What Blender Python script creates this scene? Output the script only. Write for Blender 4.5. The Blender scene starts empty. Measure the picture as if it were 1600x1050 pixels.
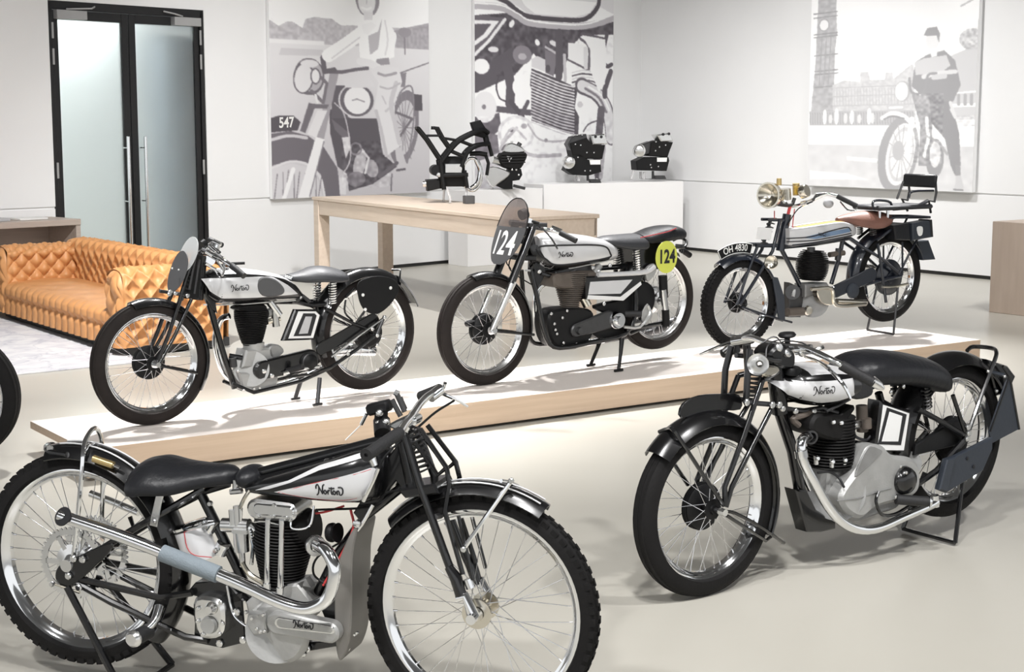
# Motorcycle gallery: six vintage motorcycles in a white showroom.
import bpy, math, random
import numpy as np
from mathutils import Vector, Matrix
random.seed(7)
scene = bpy.context.scene
col = scene.collection
R = math.radians

# ---------------------------------------------------------------- camera, world, light, exposure
cam_data = bpy.data.cameras.new('camera')
cam_data.sensor_width = 36.0
cam_data.lens = 36.0 * 2328.2 / 1600.0
cam_data.shift_y = -(525.0 - 494.25) / 1600.0
cam_data.clip_end = 200
camera = bpy.data.objects.new('camera', cam_data)
col.objects.link(camera)
camera.location = (0, 0, 1.778)
camera.rotation_euler = (R(90 - 7.317), 0, 0)
scene.camera = camera

world = bpy.data.worlds.new('world')
scene.world = world
world.use_nodes = True
bgn = world.node_tree.nodes['Background']
bgn.inputs[0].default_value = (0.98, 0.99, 1.0, 1)
bgn.inputs[1].default_value = 0.95

def area(loc, target, size, power, color=(1.0, 0.99, 0.985), spread=180):
    d = bpy.data.lights.new('ceiling_lamp_light', 'AREA')
    d.shape = 'DISK'; d.size = size; d.energy = power; d.color = color; d.spread = R(spread)
    o = bpy.data.objects.new('ceiling_lamp_light', d); col.objects.link(o)
    o.location = loc
    o.rotation_euler = (Vector(target) - Vector(loc)).to_track_quat('-Z', 'Y').to_euler()
    return o
# spot lamps hang from the ceiling track above the frame
SPOTS = [((-2.4, 9.8, 4.5), (-1.7, 8.2, 0.2), 36), ((-0.8, 10.2, 4.5), (-0.8, 8.8, 0.2), 34), ((0.6, 11.2, 4.5), (0.4, 9.6, 0.2), 36), ((2.2, 12.6, 4.5), (1.9, 10.9, 0.2), 36), ((3.6, 13.2, 4.5), (2.9, 11.4, 0.2), 36),
         ((-2.6, 2.0, 4.5), (-0.9, 4.5, 0.5), 48), ((0.4, 1.8, 4.5), (-0.4, 4.3, 0.5), 48), ((0.2, 3.0, 4.5), (1.1, 5.8, 0.5), 48), ((3.0, 3.6, 4.5), (1.5, 6.0, 0.5), 48),
         ((-2.2, 9.0, 4.5), (-3.3, 12.2, 0.3), 150), ((-1.8, 5.2, 4.5), (-1.5, 8.2, 0.6), 10), ((0.4, 6.4, 4.5), (0.5, 9.6, 0.6), 8), ((3.0, 8.2, 4.5), (2.4, 11.1, 0.6), 14),
         ((-1.6, 14.0, 4.5), (-2.6, 17.2, 0.8), 26), ((0.6, 16.6, 4.5), (0.2, 20.4, 0.9), 36), ((2.8, 15.0, 4.5), (4.6, 18.2, 0.6), 56), ((1.6, 16.6, 4.5), (3.0, 20.2, 0.6), 48), ((5.2, 12.4, 4.5), (6.2, 16.2, 0.4), 50),
         ((-0.6, 12.2, 4.5), (-0.9, 14.8, 0.9), 70), ((4.4, 11.0, 4.5), (4.9, 13.8, 0.4), 35)]
for lo, tg, pw in SPOTS:
    area(lo, tg, 0.28, pw * 0.74, spread=48 if 8 < tg[1] < 12 and lo[1] > tg[1] else 70 if 8 < tg[1] < 12 else 95)
area((-5.1, 17.0, 3.3), (-5.0, 17.0, 0), 1.2, 110, (0.95, 1.0, 1.0))      # unseen lamp added behind the door to brighten the frosted glass, most at the top

vs = scene.view_settings
vs.view_transform = 'Standard'; vs.look = 'None'; vs.gamma = 1.0; vs.use_curve_mapping = False
vs.exposure = 0.15
scene.cycles.use_denoising = True
scene.cycles.max_bounces = 8

# ---------------------------------------------------------------- materials
MATS = {}
def mat(name, color, rough=0.5, metal=0.0, coat=0.0, var=0.0, scale=8.0, bump=0.0, bscale=60.0, trans=0.0, spec=0.5, alpha=1.0):
    m = bpy.data.materials.new(name); m.use_nodes = True
    nt = m.node_tree; b = nt.nodes['Principled BSDF']
    c = (*color, 1.0)
    b.inputs['Base Color'].default_value = c
    b.inputs['Roughness'].default_value = rough
    b.inputs['Metallic'].default_value = metal
    b.inputs['Coat Weight'].default_value = coat
    b.inputs['Coat Roughness'].default_value = 0.04
    b.inputs['Transmission Weight'].default_value = trans
    b.inputs['Specular IOR Level'].default_value = spec
    b.inputs['Alpha'].default_value = alpha
    tc = nt.nodes.new('ShaderNodeTexCoord')
    if var > 0:
        n = nt.nodes.new('ShaderNodeTexNoise'); n.inputs['Scale'].default_value = scale; n.inputs['Detail'].default_value = 5
        nt.links.new(tc.outputs['Object'], n.inputs['Vector'])
        mx = nt.nodes.new('ShaderNodeMix'); mx.data_type = 'RGBA'
        mx.inputs[6].default_value = tuple(min(1, k * (1 + var)) for k in color) + (1,)
        mx.inputs[7].default_value = tuple(k * (1 - var) for k in color) + (1,)
        nt.links.new(n.outputs['Fac'], mx.inputs[0]); nt.links.new(mx.outputs[2], b.inputs['Base Color'])
    if bump > 0:
        n2 = nt.nodes.new('ShaderNodeTexNoise'); n2.inputs['Scale'].default_value = bscale; n2.inputs['Detail'].default_value = 4
        nt.links.new(tc.outputs['Object'], n2.inputs['Vector'])
        bp = nt.nodes.new('ShaderNodeBump'); bp.inputs['Strength'].default_value = bump; bp.inputs['Distance'].default_value = 0.01
        nt.links.new(n2.outputs['Fac'], bp.inputs['Height']); nt.links.new(bp.outputs['Normal'], b.inputs['Normal'])
    MATS[name] = m
    return m

mat('black_paint', (0.004, 0.004, 0.0045), 0.25, coat=0.5, var=0.2, scale=3)
mat('black_satin', (0.005, 0.005, 0.0055), 0.5, var=0.25, scale=12, bump=0.05, spec=0.28)
mat('black_fin', (0.006, 0.0055, 0.0055), 0.6, var=0.3, scale=20, spec=0.25)
mat('bronze_fin', (0.10, 0.082, 0.068), 0.55, var=0.3, scale=20)
mat('rubber', (0.009, 0.0085, 0.0085), 0.75, var=0.3, scale=15, bump=0.15, bscale=90, spec=0.2)
mat('rubber_brown', (0.020, 0.016, 0.0145), 0.7, var=0.3, scale=15, bump=0.1, bscale=90, spec=0.2)
mat('grip_rubber', (0.014, 0.014, 0.015), 0.6, bump=0.2, bscale=150)
mat('leather_black', (0.010, 0.0105, 0.0125), 0.42, var=0.3, scale=10, bump=0.25, bscale=35, spec=0.35)
mat('leather_grey', (0.03, 0.031, 0.035), 0.5, var=0.2, scale=10, bump=0.15, bscale=60)
mat('leather_brown', (0.20, 0.095, 0.070), 0.45, var=0.25, scale=10, bump=0.15, bscale=60)
mat('chrome', (0.86, 0.87, 0.88), 0.09, metal=1.0, var=0.05, scale=5)
mat('spoke_steel', (0.72, 0.72, 0.73), 0.22, metal=1.0, var=0.05)
mat('polished_alloy', (0.80, 0.80, 0.79), 0.24, metal=1.0, var=0.08, scale=18)
mat('cast_alloy', (0.43, 0.43, 0.42), 0.5, metal=0.55, var=0.12, scale=25, bump=0.12, bscale=120)
mat('cast_alloy_grey', (0.27, 0.27, 0.265), 0.5, metal=0.4, var=0.12, scale=25, bump=0.12, bscale=120)
mat('dark_steel', (0.08, 0.08, 0.082), 0.4, metal=0.8, var=0.2, scale=18)
mat('silver_paint', (0.62, 0.62, 0.625), 0.32, metal=0.15, coat=0.6, var=0.03, scale=4)
mat('white_paint', (0.78, 0.78, 0.77), 0.35, coat=0.3, var=0.03)
mat('red_line', (0.45, 0.05, 0.06), 0.4, var=0.05)
mat('red_cable', (0.55, 0.05, 0.05), 0.5, var=0.1)
mat('grey_wrap', (0.19, 0.225, 0.25), 0.8, var=0.12, scale=30, bump=0.3, bscale=160)
mat('brass', (0.62, 0.47, 0.22), 0.3, metal=0.9, var=0.1, scale=20)
mat('nickel', (0.70, 0.66, 0.57), 0.2, metal=1.0, var=0.08, scale=10)
mat('shield_grey', (0.20, 0.19, 0.175), 0.5, metal=0.3, var=0.08, scale=10)
mat('blue_black', (0.006, 0.009, 0.017), 0.28, coat=0.6, var=0.2, scale=5)
mat('blue_panel', (0.14, 0.22, 0.34), 0.3, coat=0.5, var=0.08, scale=6)
mat('gold_line', (0.55, 0.35, 0.06), 0.35, coat=0.4, var=0.08)
mat('slate_plate', (0.026, 0.032, 0.043), 0.45, var=0.15, scale=6, bump=0.05)
mat('plate_grey', (0.075, 0.075, 0.078), 0.55, var=0.1)
mat('plate_yellow', (0.62, 0.66, 0.10), 0.45, var=0.06, scale=6)
mat('white_letter', (0.82, 0.82, 0.80), 0.5, var=0.03)
mat('black_letter', (0.010, 0.010, 0.012), 0.5, var=0.1)
mat('lens_glass', (0.75, 0.73, 0.66), 0.12, trans=0.3, var=0.06)
mat('screen_tint', (0.40, 0.36, 0.35), 0.05, trans=0.85, var=0.02)
mat('screen_clear', (0.86, 0.88, 0.88), 0.06, trans=0.5, var=0.02)
mat('white_box', (0.80, 0.79, 0.785), 0.6, var=0.015, scale=2)
mat('acrylic', (0.88, 0.87, 0.87), 0.12, trans=0.6, var=0.02)

# ---------------------------------------------------------------- mesh tools
def catmull(pts, sub, closed=False):
    P = [Vector(p) for p in pts]; n = len(P); out = []
    rng = n if closed else n - 1
    for i in range(rng):
        p0 = P[(i - 1) % n] if (closed or i > 0) else P[0] * 2 - P[1]
        p1 = P[i]; p2 = P[(i + 1) % n]
        p3 = P[(i + 2) % n] if (closed or i + 2 < n) else P[-1] * 2 - P[-2]
        for k in range(sub):
            t = k / sub
            out.append(0.5 * ((2 * p1) + (p2 - p0) * t + (2 * p0 - 5 * p1 + 4 * p2 - p3) * t * t + (3 * p1 - p0 - 3 * p2 + p3) * t ** 3))
    if not closed:
        out.append(P[-1])
    return out

class MB:
    def __init__(self):
        self.v = []; self.f = []; self.mi = []; self.cur = 0
    def add(self, vs_, fs_):
        o = len(self.v); self.v += [tuple(p) for p in vs_]
        self.f += [tuple(i + o for i in f) for f in fs_]; self.mi += [self.cur] * len(fs_)
        return self
    def loft(self, rings, caps=True, closed_path=False):
        n = len(rings[0]); vs_ = [p for r in rings for p in r]; fs_ = []
        m = len(rings)
        for i in range(m if closed_path else m - 1):
            a = i * n; b = ((i + 1) % m) * n
            for j in range(n):
                k = (j + 1) % n
                fs_.append((a + j, a + k, b + k, b + j))
        if caps and not closed_path:
            fs_.append(tuple(range(n - 1, -1, -1))); fs_.append(tuple((m - 1) * n + j for j in range(n)))
        return self.add(vs_, fs_)
    def tube(self, pts, r, n=8, sub=0, closed=False, flat=1.0, flat_axis=None):
        k = len(pts)
        if sub:
            rr = r if isinstance(r, (list, tuple)) else None
            pts = catmull(pts, sub, closed)
            if rr:
                r = [float(q) for q in np.interp(np.linspace(0, k - 1, len(pts)), range(k), rr)]
        P = [Vector(p) for p in pts]; m = len(P)
        rad = r if isinstance(r, (list, tuple)) else [r] * m
        rings = []; up = None
        for i in range(m):
            if closed: t = P[(i + 1) % m] - P[i - 1]
            elif i == 0: t = P[1] - P[0]
            elif i == m - 1: t = P[-1] - P[-2]
            else: t = (P[i + 1] - P[i]).normalized() + (P[i] - P[i - 1]).normalized()
            if t.length < 1e-9: t = Vector((0, 0, 1))
            t.normalize()
            if up is None:
                up = Vector((0, 1, 0)) if abs(t.y) < 0.9 else Vector((1, 0, 0))
            b = t.cross(up)
            if b.length < 1e-6: b = t.orthogonal()
            b.normalize(); u = b.cross(t).normalized(); up = u
            rings.append([P[i] + rad[i] * (math.cos(a) * b + flat * math.sin(a) * u) for a in [2 * math.pi * (j + 0.5) / n for j in range(n)]])
        return self.loft(rings, caps=not closed, closed_path=closed)
    def lathe(self, prof, o=(0, 0, 0), axis=(0, 1, 0), n=24):
        ax = Vector(axis).normalized(); e = ax.orthogonal().normalized(); g = ax.cross(e); o = Vector(o)
        vs_ = []; fs_ = []; idx = []
        for (r, h) in prof:
            if r < 1e-6:
                idx.append([len(vs_)]); vs_.append(o + ax * h)
            else:
                idx.append(list(range(len(vs_), len(vs_) + n)))
                vs_ += [o + ax * h + r * (math.cos(2 * math.pi * j / n) * e + math.sin(2 * math.pi * j / n) * g) for j in range(n)]
        for a, b in zip(idx, idx[1:]):
            for j in range(n):
                k = (j + 1) % n
                if len(a) == 1 and len(b) == 1: continue
                if len(a) == 1: fs_.append((a[0], b[k], b[j]))
                elif len(b) == 1: fs_.append((a[j], a[k], b[0]))
                else: fs_.append((a[j], a[k], b[k], b[j]))
        return self.add(vs_, fs_)
    def cyl(self, a, b, r, n=12, r2=None, bev=0.0):
        a = Vector(a); b = Vector(b); L = (b - a).length; r2 = r if r2 is None else r2
        pr = [(0, 0), (r - bev, 0), (r, bev), (r2, L - bev), (r2 - bev, L), (0, L)] if bev else [(0, 0), (r, 0), (r2, L), (0, L)]
        return self.lathe(pr, a, b - a, n)
    def box(self, c, s, rot=None, bev=0.0):
        x, y, z = (k / 2 for k in s); c = Vector(c)
        M = rot if rot is not None else Matrix.Identity(3)
        if bev <= 0:
            vs_ = [c + M @ Vector((sx * x, sy * y, sz * z)) for sx in (-1, 1) for sy in (-1, 1) for sz in (-1, 1)]
            return self.add(vs_, [(0, 1, 3, 2), (4, 6, 7, 5), (0, 4, 5, 1), (2, 3, 7, 6), (0, 2, 6, 4), (1, 5, 7, 3)])
        def ring(yy, i):
            return [c + M @ Vector(p) for p in [(-x + i, yy, -z + i + bev * (1 if not i else 0)), (-x + bev, yy, -z + i), (x - bev, yy, -z + i), (x - i, yy, -z + bev), (x - i, yy, z - bev), (x - bev, yy, z - i), (-x + bev, yy, z - i), (-x + i, yy, z - bev)]]
        def rg(yy, i):
            return [c + M @ Vector(p) for p in [(-x + i, yy, -z + bev), (-x + bev, yy, -z + i), (x - bev, yy, -z + i), (x - i, yy, -z + bev), (x - i, yy, z - bev), (x - bev, yy, z - i), (-x + bev, yy, z - i), (-x + i, yy, z - bev)]]
        return self.loft([rg(-y, bev * 0.9), rg(-y + bev, 0), rg(y - bev, 0), rg(y, bev * 0.9)])
    def prism(self, poly, y0, y1, bev=0.0):
        """poly: (x, z) outline; extruded along local y."""
        if y0 > y1: y0, y1 = y1, y0
        p = [Vector((a[0], a[1])) for a in poly]; n = len(p)
        ar = sum(p[i].x * p[(i + 1) % n].y - p[(i + 1) % n].x * p[i].y for i in range(n))
        if ar < 0: p.reverse()
        def inset(d):
            out = []
            for i in range(n):
                e1 = (p[i] - p[i - 1]).normalized(); e2 = (p[(i + 1) % n] - p[i]).normalized()
                n1 = Vector((-e1.y, e1.x)); n2 = Vector((-e2.y, e2.x)); b = n1 + n2
                if b.length < 1e-4: b = n1
                b = b / max(0.35, b.dot(n1)) if b.dot(n1) else b
                out.append(p[i] + b * d)
            return out
        if bev > 0:
            q = inset(bev)
            rings = [[(a.x, y0, a.y) for a in q], [(a.x, y0 + bev, a.y) for a in p], [(a.x, y1 - bev, a.y) for a in p], [(a.x, y1, a.y) for a in q]]
        else:
            rings = [[(a.x, y0, a.y) for a in p], [(a.x, y1, a.y) for a in p]]
        return self.loft(rings)
    def sphere(self, c, r, n=16, m=10):
        r = r if isinstance(r, (tuple, list)) else (r, r, r); c = Vector(c)
        vs_ = [c + Vector((0, 0, -r[2]))]; fs_ = []
        for i in range(1, m):
            a = math.pi * i / m - math.pi / 2
            vs_ += [c + Vector((r[0] * math.cos(a) * math.cos(2 * math.pi * j / n), r[1] * math.cos(a) * math.sin(2 * math.pi * j / n), r[2] * math.sin(a))) for j in range(n)]
        vs_.append(c + Vector((0, 0, r[2]))); L = len(vs_) - 1
        for j in range(n):
            k = (j + 1) % n
            fs_.append((0, 1 + k, 1 + j)); fs_.append((L, L - n + j, L - n + k))
            for i in range(m - 2):
                fs_.append((1 + i * n + j, 1 + i * n + k, 1 + (i + 1) * n + k, 1 + (i + 1) * n + j))
        return self.add(vs_, fs_)
    def helix(self, a, b, r, turns, wire, n=6, per=10):
        a = Vector(a); b = Vector(b); ax = (b - a).normalized(); e = ax.orthogonal().normalized(); g = ax.cross(e); k = int(turns * per)
        return self.tube([a + (b - a) * (i / k) + r * (math.cos(2 * math.pi * i / per) * e + math.sin(2 * math.pi * i / per) * g) for i in range(k + 1)], wire, n)
    def grid(self, nu, nv, fn, wrap_u=False):
        vs_ = [fn(i / (nu if wrap_u else nu - 1), j / (nv - 1)) for j in range(nv) for i in range(nu)]
        fs_ = []
        for j in range(nv - 1):
            for i in range(nu if wrap_u else nu - 1):
                k = (i + 1) % nu
                fs_.append((j * nu + i, j * nu + k, (j + 1) * nu + k, (j + 1) * nu + i))
        return self.add(vs_, fs_)
    def mesh(self, name, mats, ang=38, fix=True):
        me = bpy.data.meshes.new(name)
        me.from_pydata(self.v, [], self.f)
        for m in (mats if isinstance(mats, (list, tuple)) else [mats]):
            me.materials.append(MATS[m])
        if any(self.mi): me.polygons.foreach_set('material_index', self.mi)
        if fix:
            import bmesh
            bm = bmesh.new(); bm.from_mesh(me); bmesh.ops.recalc_face_normals(bm, faces=bm.faces); bm.to_mesh(me); bm.free()
        me.shade_smooth(); me.set_sharp_from_angle(angle=R(ang))
        return me
    def build(self, name, mats, parent=None, ang=38, label=None, fix=True):
        o = bpy.data.objects.new(name, self.mesh(name, mats, ang, fix)); col.objects.link(o)
        if parent is not None: o.parent = parent
        if label: o['label'] = label
        return o

def share(name, me, parent, loc=(0, 0, 0), rot=(0, 0, 0)):
    o = bpy.data.objects.new(name, me); col.objects.link(o); o.parent = parent; o.location = loc; o.rotation_euler = rot
    return o
def tag(o, label, cat, group=None):
    o['label'] = label; o['category'] = cat
    if group: o['group'] = group
    return o
def thing(name, label, cat, loc=(0, 0, 0), rz=0.0, group=None):
    o = bpy.data.objects.new(name, None); col.objects.link(o); o.empty_display_size = 0.1
    o.location = loc; o.rotation_euler = (0, 0, R(rz))
    return tag(o, label, cat, group)
def struct(o):
    o['kind'] = 'structure'; return o
def T(root, name, m, pts, r, **k):
    return MB().tube(pts, r, **k).build(name, m, root)
def PR(root, name, m, poly, y0, y1, bev=0.004):
    return MB().prism(poly, y0, y1, bev).build(name, m, root)
def LA(root, name, m, prof, o, axis=(0, 1, 0), n=28):
    return MB().lathe(prof, o, axis, n).build(name, m, root)
def text_mesh(s, size, bold=0.0, sx=1.0, shear=0.0, depth=0.0):
    """Lettering as a mesh in its own xy plane, centred."""
    c = bpy.data.curves.new('lettering', 'FONT'); c.body = s; c.size = 1.0; c.offset = bold / size; c.shear = shear
    c.align_x = 'CENTER'; c.align_y = 'CENTER'; c.extrude = depth; c.resolution_u = 6; c.fill_mode = 'BOTH'
    o = bpy.data.objects.new('lettering', c); col.objects.link(o)
    dg = bpy.context.evaluated_depsgraph_get()
    me = bpy.data.meshes.new_from_object(o.evaluated_get(dg))
    col.objects.unlink(o); bpy.data.objects.remove(o); bpy.data.curves.remove(c)
    for v in me.vertices: v.co = Vector((v.co.x * size * sx, v.co.y * size, 0.0))
    return me
def lettering(s, size, m, parent, fn, bold=0.0, sx=1.0, shear=0.0, name='lettering'):
    """Lettering whose (u, v) plane is mapped onto a surface by fn(u, v) -> point."""
    me = text_mesh(s, size, bold, sx, shear)
    for v in me.vertices: v.co = Vector(fn(v.co.x, v.co.y))
    me.materials.clear(); me.materials.append(MATS[m])
    o = bpy.data.objects.new(name, me); col.objects.link(o); o.parent = parent
    return o

# ---------------------------------------------------------------- surfaces of the room
def node_mat(name):
    m = bpy.data.materials.new(name); m.use_nodes = True; MATS[name] = m
    nt = m.node_tree
    return m, nt, nt.nodes['Principled BSDF']
def ramp(nt, fac, stops):
    r = nt.nodes.new('ShaderNodeValToRGB'); el = r.color_ramp.elements
    while len(el) < len(stops): el.new(0.5)
    for e, (p, c) in zip(el, stops):
        e.position = p; e.color = (*c, 1)
    nt.links.new(fac, r.inputs[0]); return r.outputs[0]
def mapped_noise(nt, scale, vec_scale=(1, 1, 1), detail=4, rot=0.0):
    tc = nt.nodes.new('ShaderNodeTexCoord'); mr = nt.nodes.new('ShaderNodeMapping'); mr.inputs['Rotation'].default_value = (0, 0, R(rot)); nt.links.new(tc.outputs['Object'], mr.inputs[0]); mp = nt.nodes.new('ShaderNodeMapping'); mp.inputs['Scale'].default_value = vec_scale
    nt.links.new(mr.outputs[0], mp.inputs[0])
    n = nt.nodes.new('ShaderNodeTexNoise'); n.inputs['Scale'].default_value = scale; n.inputs['Detail'].default_value = detail
    nt.links.new(mp.outputs[0], n.inputs['Vector']); return n.outputs['Fac'], mp.outputs[0]

m, nt, b = node_mat('floor_resin')
fac, _ = mapped_noise(nt, 0.8)
nt.links.new(ramp(nt, fac, [(0.3, (0.475, 0.456, 0.402)), (0.7, (0.505, 0.485, 0.43))]), b.inputs['Base Color'])
b.inputs['Roughness'].default_value = 0.3; b.inputs['Specular IOR Level'].default_value = 0.3
m, nt, b = node_mat('wall_white')
fac, _ = mapped_noise(nt, 1.2)
nt.links.new(ramp(nt, fac, [(0.3, (0.79, 0.79, 0.79)), (0.7, (0.81, 0.81, 0.808))]), b.inputs['Base Color']); b.inputs['Roughness'].default_value = 0.7
def wood(name, c1, c2, axis_scale=(1.2, 14, 14), rough=0.5, rot=0.0):
    m, nt, b = node_mat(name)
    fac, mpd = mapped_noise(nt, 2.2, axis_scale, 6, rot)
    nt.links.new(ramp(nt, fac, [(0.25, c1), (0.75, c2)]), b.inputs['Base Color']); b.inputs['Roughness'].default_value = rough
    bp = nt.nodes.new('ShaderNodeBump'); bp.inputs['Strength'].default_value = 0.08; bp.inputs['Distance'].default_value = 0.01
    nt.links.new(fac, bp.inputs['Height']); nt.links.new(bp.outputs[0], b.inputs['Normal'])
wood('oak_pale', (0.67, 0.545, 0.435), (0.76, 0.635, 0.52))
wood('oak_cut', (0.50, 0.36, 0.245), (0.62, 0.47, 0.335))
wood('oak_fascia', (0.52, 0.385, 0.275), (0.62, 0.475, 0.35), (0.7, 20, 20), 0.5, -34.3)
wood('oak_pink', (0.50, 0.40, 0.325), (0.58, 0.475, 0.395), (6, 6, 0.8))
wood('oak_grey', (0.40, 0.33, 0.28), (0.48, 0.40, 0.345))
mat('plinth_top', (0.72, 0.66, 0.61), 0.55, var=0.03, scale=3)
mat('skirting_black', (0.03, 0.03, 0.03), 0.6, var=0.1)
mat('door_black', (0.010, 0.010, 0.011), 0.4, var=0.1)
mat('closer_grey', (0.42, 0.42, 0.42), 0.4, metal=0.4, var=0.05)
mat('frosted_glass', (0.80, 0.85, 0.84), 0.55, trans=0.9, var=0.03, scale=1.5)
mat('corridor_blue', (0.12, 0.17, 0.24), 0.6, var=0.1)
mat('paper', (0.75, 0.74, 0.72), 0.7, var=0.05)
mat('grey_cover', (0.45, 0.45, 0.46), 0.6, var=0.05)

# floor
fl = MB().add([(-16, -4, 0), (14, -4, 0), (14, 30, 0), (-16, 30, 0)], [(0, 1, 2, 3)]).build('floor', 'floor_resin'); struct(fl)

mat('ceiling_grey', (0.16, 0.16, 0.16), 0.8, var=0.05, scale=1)
struct(MB().box((-1, 10, 4.95), (30, 34, 0.1)).build('ceiling', 'ceiling_grey'))
# the two walls, each a lower and an upper panel over a dark skirting gap
CORNER = Vector((1.887, 22.13, 0))
LD = Vector((0.682, 0.7313, 0)).normalized(); LN = Vector((LD.y, -LD.x, 0))      # left wall: towards the corner / into the room
RD = Vector((0.590, -0.807, 0)).normalized(); RN = Vector((RD.y, -RD.x, 0))      # right wall: away from the corner
if RN.y > 0: RN = -RN
def wall_pt(D_, N_, s, off, z): return CORNER + D_ * s + N_ * off + Vector((0, 0, z))
def slab(D_, N_, s0, s1, z0, z1, front=0.0, back=-0.12, mb=None):
    mb = mb or MB()
    v = [wall_pt(D_, N_, s, o, z) for s in (s0, s1) for o in (back, front) for z in (z0, z1)]
    return mb.add(v, [(0, 1, 3, 2), (4, 6, 7, 5), (0, 4, 5, 1), (2, 3, 7, 6), (0, 2, 6, 4), (1, 5, 7, 3)])
def ls(p): return (Vector((p[0], p[1], 0)) - CORNER).dot(LD)
def rs(p): return (Vector((p[0], p[1], 0)) - CORNER).dot(RD)
GZL, GZR = 0.945, 0.985
DOOR_S0, DOOR_S1 = ls((-4.634,15.137,2.979)), ls((-3.360,16.503,3.054)); DOOR_TOP = 3.015
left = MB()
for s0, s1 in ((-14, DOOR_S0), (DOOR_S1, 0)):
    slab(LD, LN, s0, s1, 0.045, GZL - 0.012, mb=left); slab(LD, LN, s0, s1, GZL + 0.012, DOOR_TOP, 0.006, mb=left)
    slab(LD, LN, s0, s1, GZL - 0.02, GZL + 0.02, -0.012, mb=left)
slab(LD, LN, -14, 0, DOOR_TOP, 5.0, 0.006, mb=left)
wl = struct(left.build('wall_left', 'wall_white'))
bl = MB(); slab(LD, LN, -14, DOOR_S0, 0, 0.05, -0.03, mb=bl); slab(LD, LN, DOOR_S1, 0, 0, 0.05, -0.03, mb=bl)
struct(bl.build('baseboard_left', 'skirting_black'))
right = MB()
slab(RD, RN, 0, 16, 0.045, GZR - 0.012, mb=right); slab(RD, RN, 0, 16, GZR + 0.012, 5.0, 0.006, mb=right); slab(RD, RN, 0, 16, GZR - 0.02, GZR + 0.02, -0.012, mb=right)
struct(right.build('wall_right', 'wall_white'))
br = MB(); slab(RD, RN, 0, 16, 0, 0.05, -0.03, mb=br); struct(br.build('baseboard_right', 'skirting_black'))

# corridor behind the glass door
cor = MB(); slab(LD, LN, DOOR_S0 - 1.5, DOOR_S1 + 1.5, 0, 3.4, -3.2, -3.3, cor)
struct(cor.build('wall_corridor', 'wall_white'))
cb = MB(); slab(LD, LN, DOOR_S1 - 0.36, DOOR_S1 + 0.5, 0.0, 2.75, -0.22, -0.6, cb)
tag(cb.build('cabinet', 'corridor_blue'), 'dark blue tall cabinet blurred behind the frosted glass door', 'cabinet')

# double door
dr = thing('door_1', 'black framed double door with frosted glass leaves behind the sofa', 'door', tuple(wall_pt(LD, LN, (DOOR_S0 + DOOR_S1) / 2, 0, 0)), math.degrees(math.atan2(LD.y, LD.x)) + 180)
dr['kind'] = 'structure'
DW = DOOR_S1 - DOOR_S0; hw = DW / 2
def dbox(m_, x0, x1, z0, z1, y0=-0.10, y1=0.0, bev=0.004):
    return m_.box(((x0 + x1) / 2, (y0 + y1) / 2, (z0 + z1) / 2), (x1 - x0, y1 - y0, z1 - z0), bev=bev)
fj = MB(); dbox(fj, -hw, -hw + 0.05, 0, 3.0); dbox(fj, hw - 0.05, hw, 0, 3.0); dbox(fj, -hw, hw, 2.93, 3.015); fj.build('door_frame', 'door_black', dr)
for sgn in (-1, 1):
    xo = sgn * (hw - 0.053); xi = sgn * 0.004
    a0, a1 = min(xo, xi), max(xo, xi)
    oi = 0.10 if sgn < 0 else 0.10
    lf = MB(); so, si = 0.065, 0.08
    L0 = so if sgn < 0 else si; L1 = si if sgn < 0 else so
    dbox(lf, a0, a0 + L0, 0.01, 2.925, -0.075, -0.02); dbox(lf, a1 - L1, a1, 0.01, 2.925, -0.075, -0.02)
    dbox(lf, a0 + L0, a1 - L1, 2.835, 2.925, -0.075, -0.02); dbox(lf, a0 + L0, a1 - L1, 0.01, 0.12, -0.075, -0.02)
    leaf = lf.build('door_leaf', 'door_black', dr)
    pn = MB(); dbox(pn, a0 + L0 - 0.01, a1 - L1 + 0.01, 0.11, 2.845, -0.052, -0.044, 0); pn.build('glass_pane', 'frosted_glass', leaf)
    hx = sgn * 0.105
    h = MB(); h.cyl((hx, 0.075, 0.30), (hx, 0.075, 1.66), 0.017, 14, bev=0.003)
    for z in (0.42, 0.98, 1.54): h.cyl((hx, -0.03, z), (hx, 0.075, z), 0.008, 8)
    h.build('door_handle', 'chrome', leaf)
    c = MB(); cx = sgn * (hw - 0.24); dbox(c, cx - 0.17, cx + 0.17, 2.835, 2.925, -0.02, 0.06)
    cl = c.build('door_closer', 'closer_grey', dr)
    MB().tube([(cx + 0.05, 0.03, 2.935), (cx - sgn * 0.20, 0.10, 2.95), (cx - sgn * 0.28, 0.02, 2.975)], 0.009, 8).build('closer_arm', 'closer_grey', cl)
    for z in (2.72, 2.46, 1.32):
        hg = MB(); dbox(hg, sgn * (hw - 0.045) - 0.012, sgn * (hw - 0.045) + 0.012, z - 0.08, z + 0.08, -0.005, 0.006, 0.002); hg.build('hinge', 'closer_grey', dr)

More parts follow.
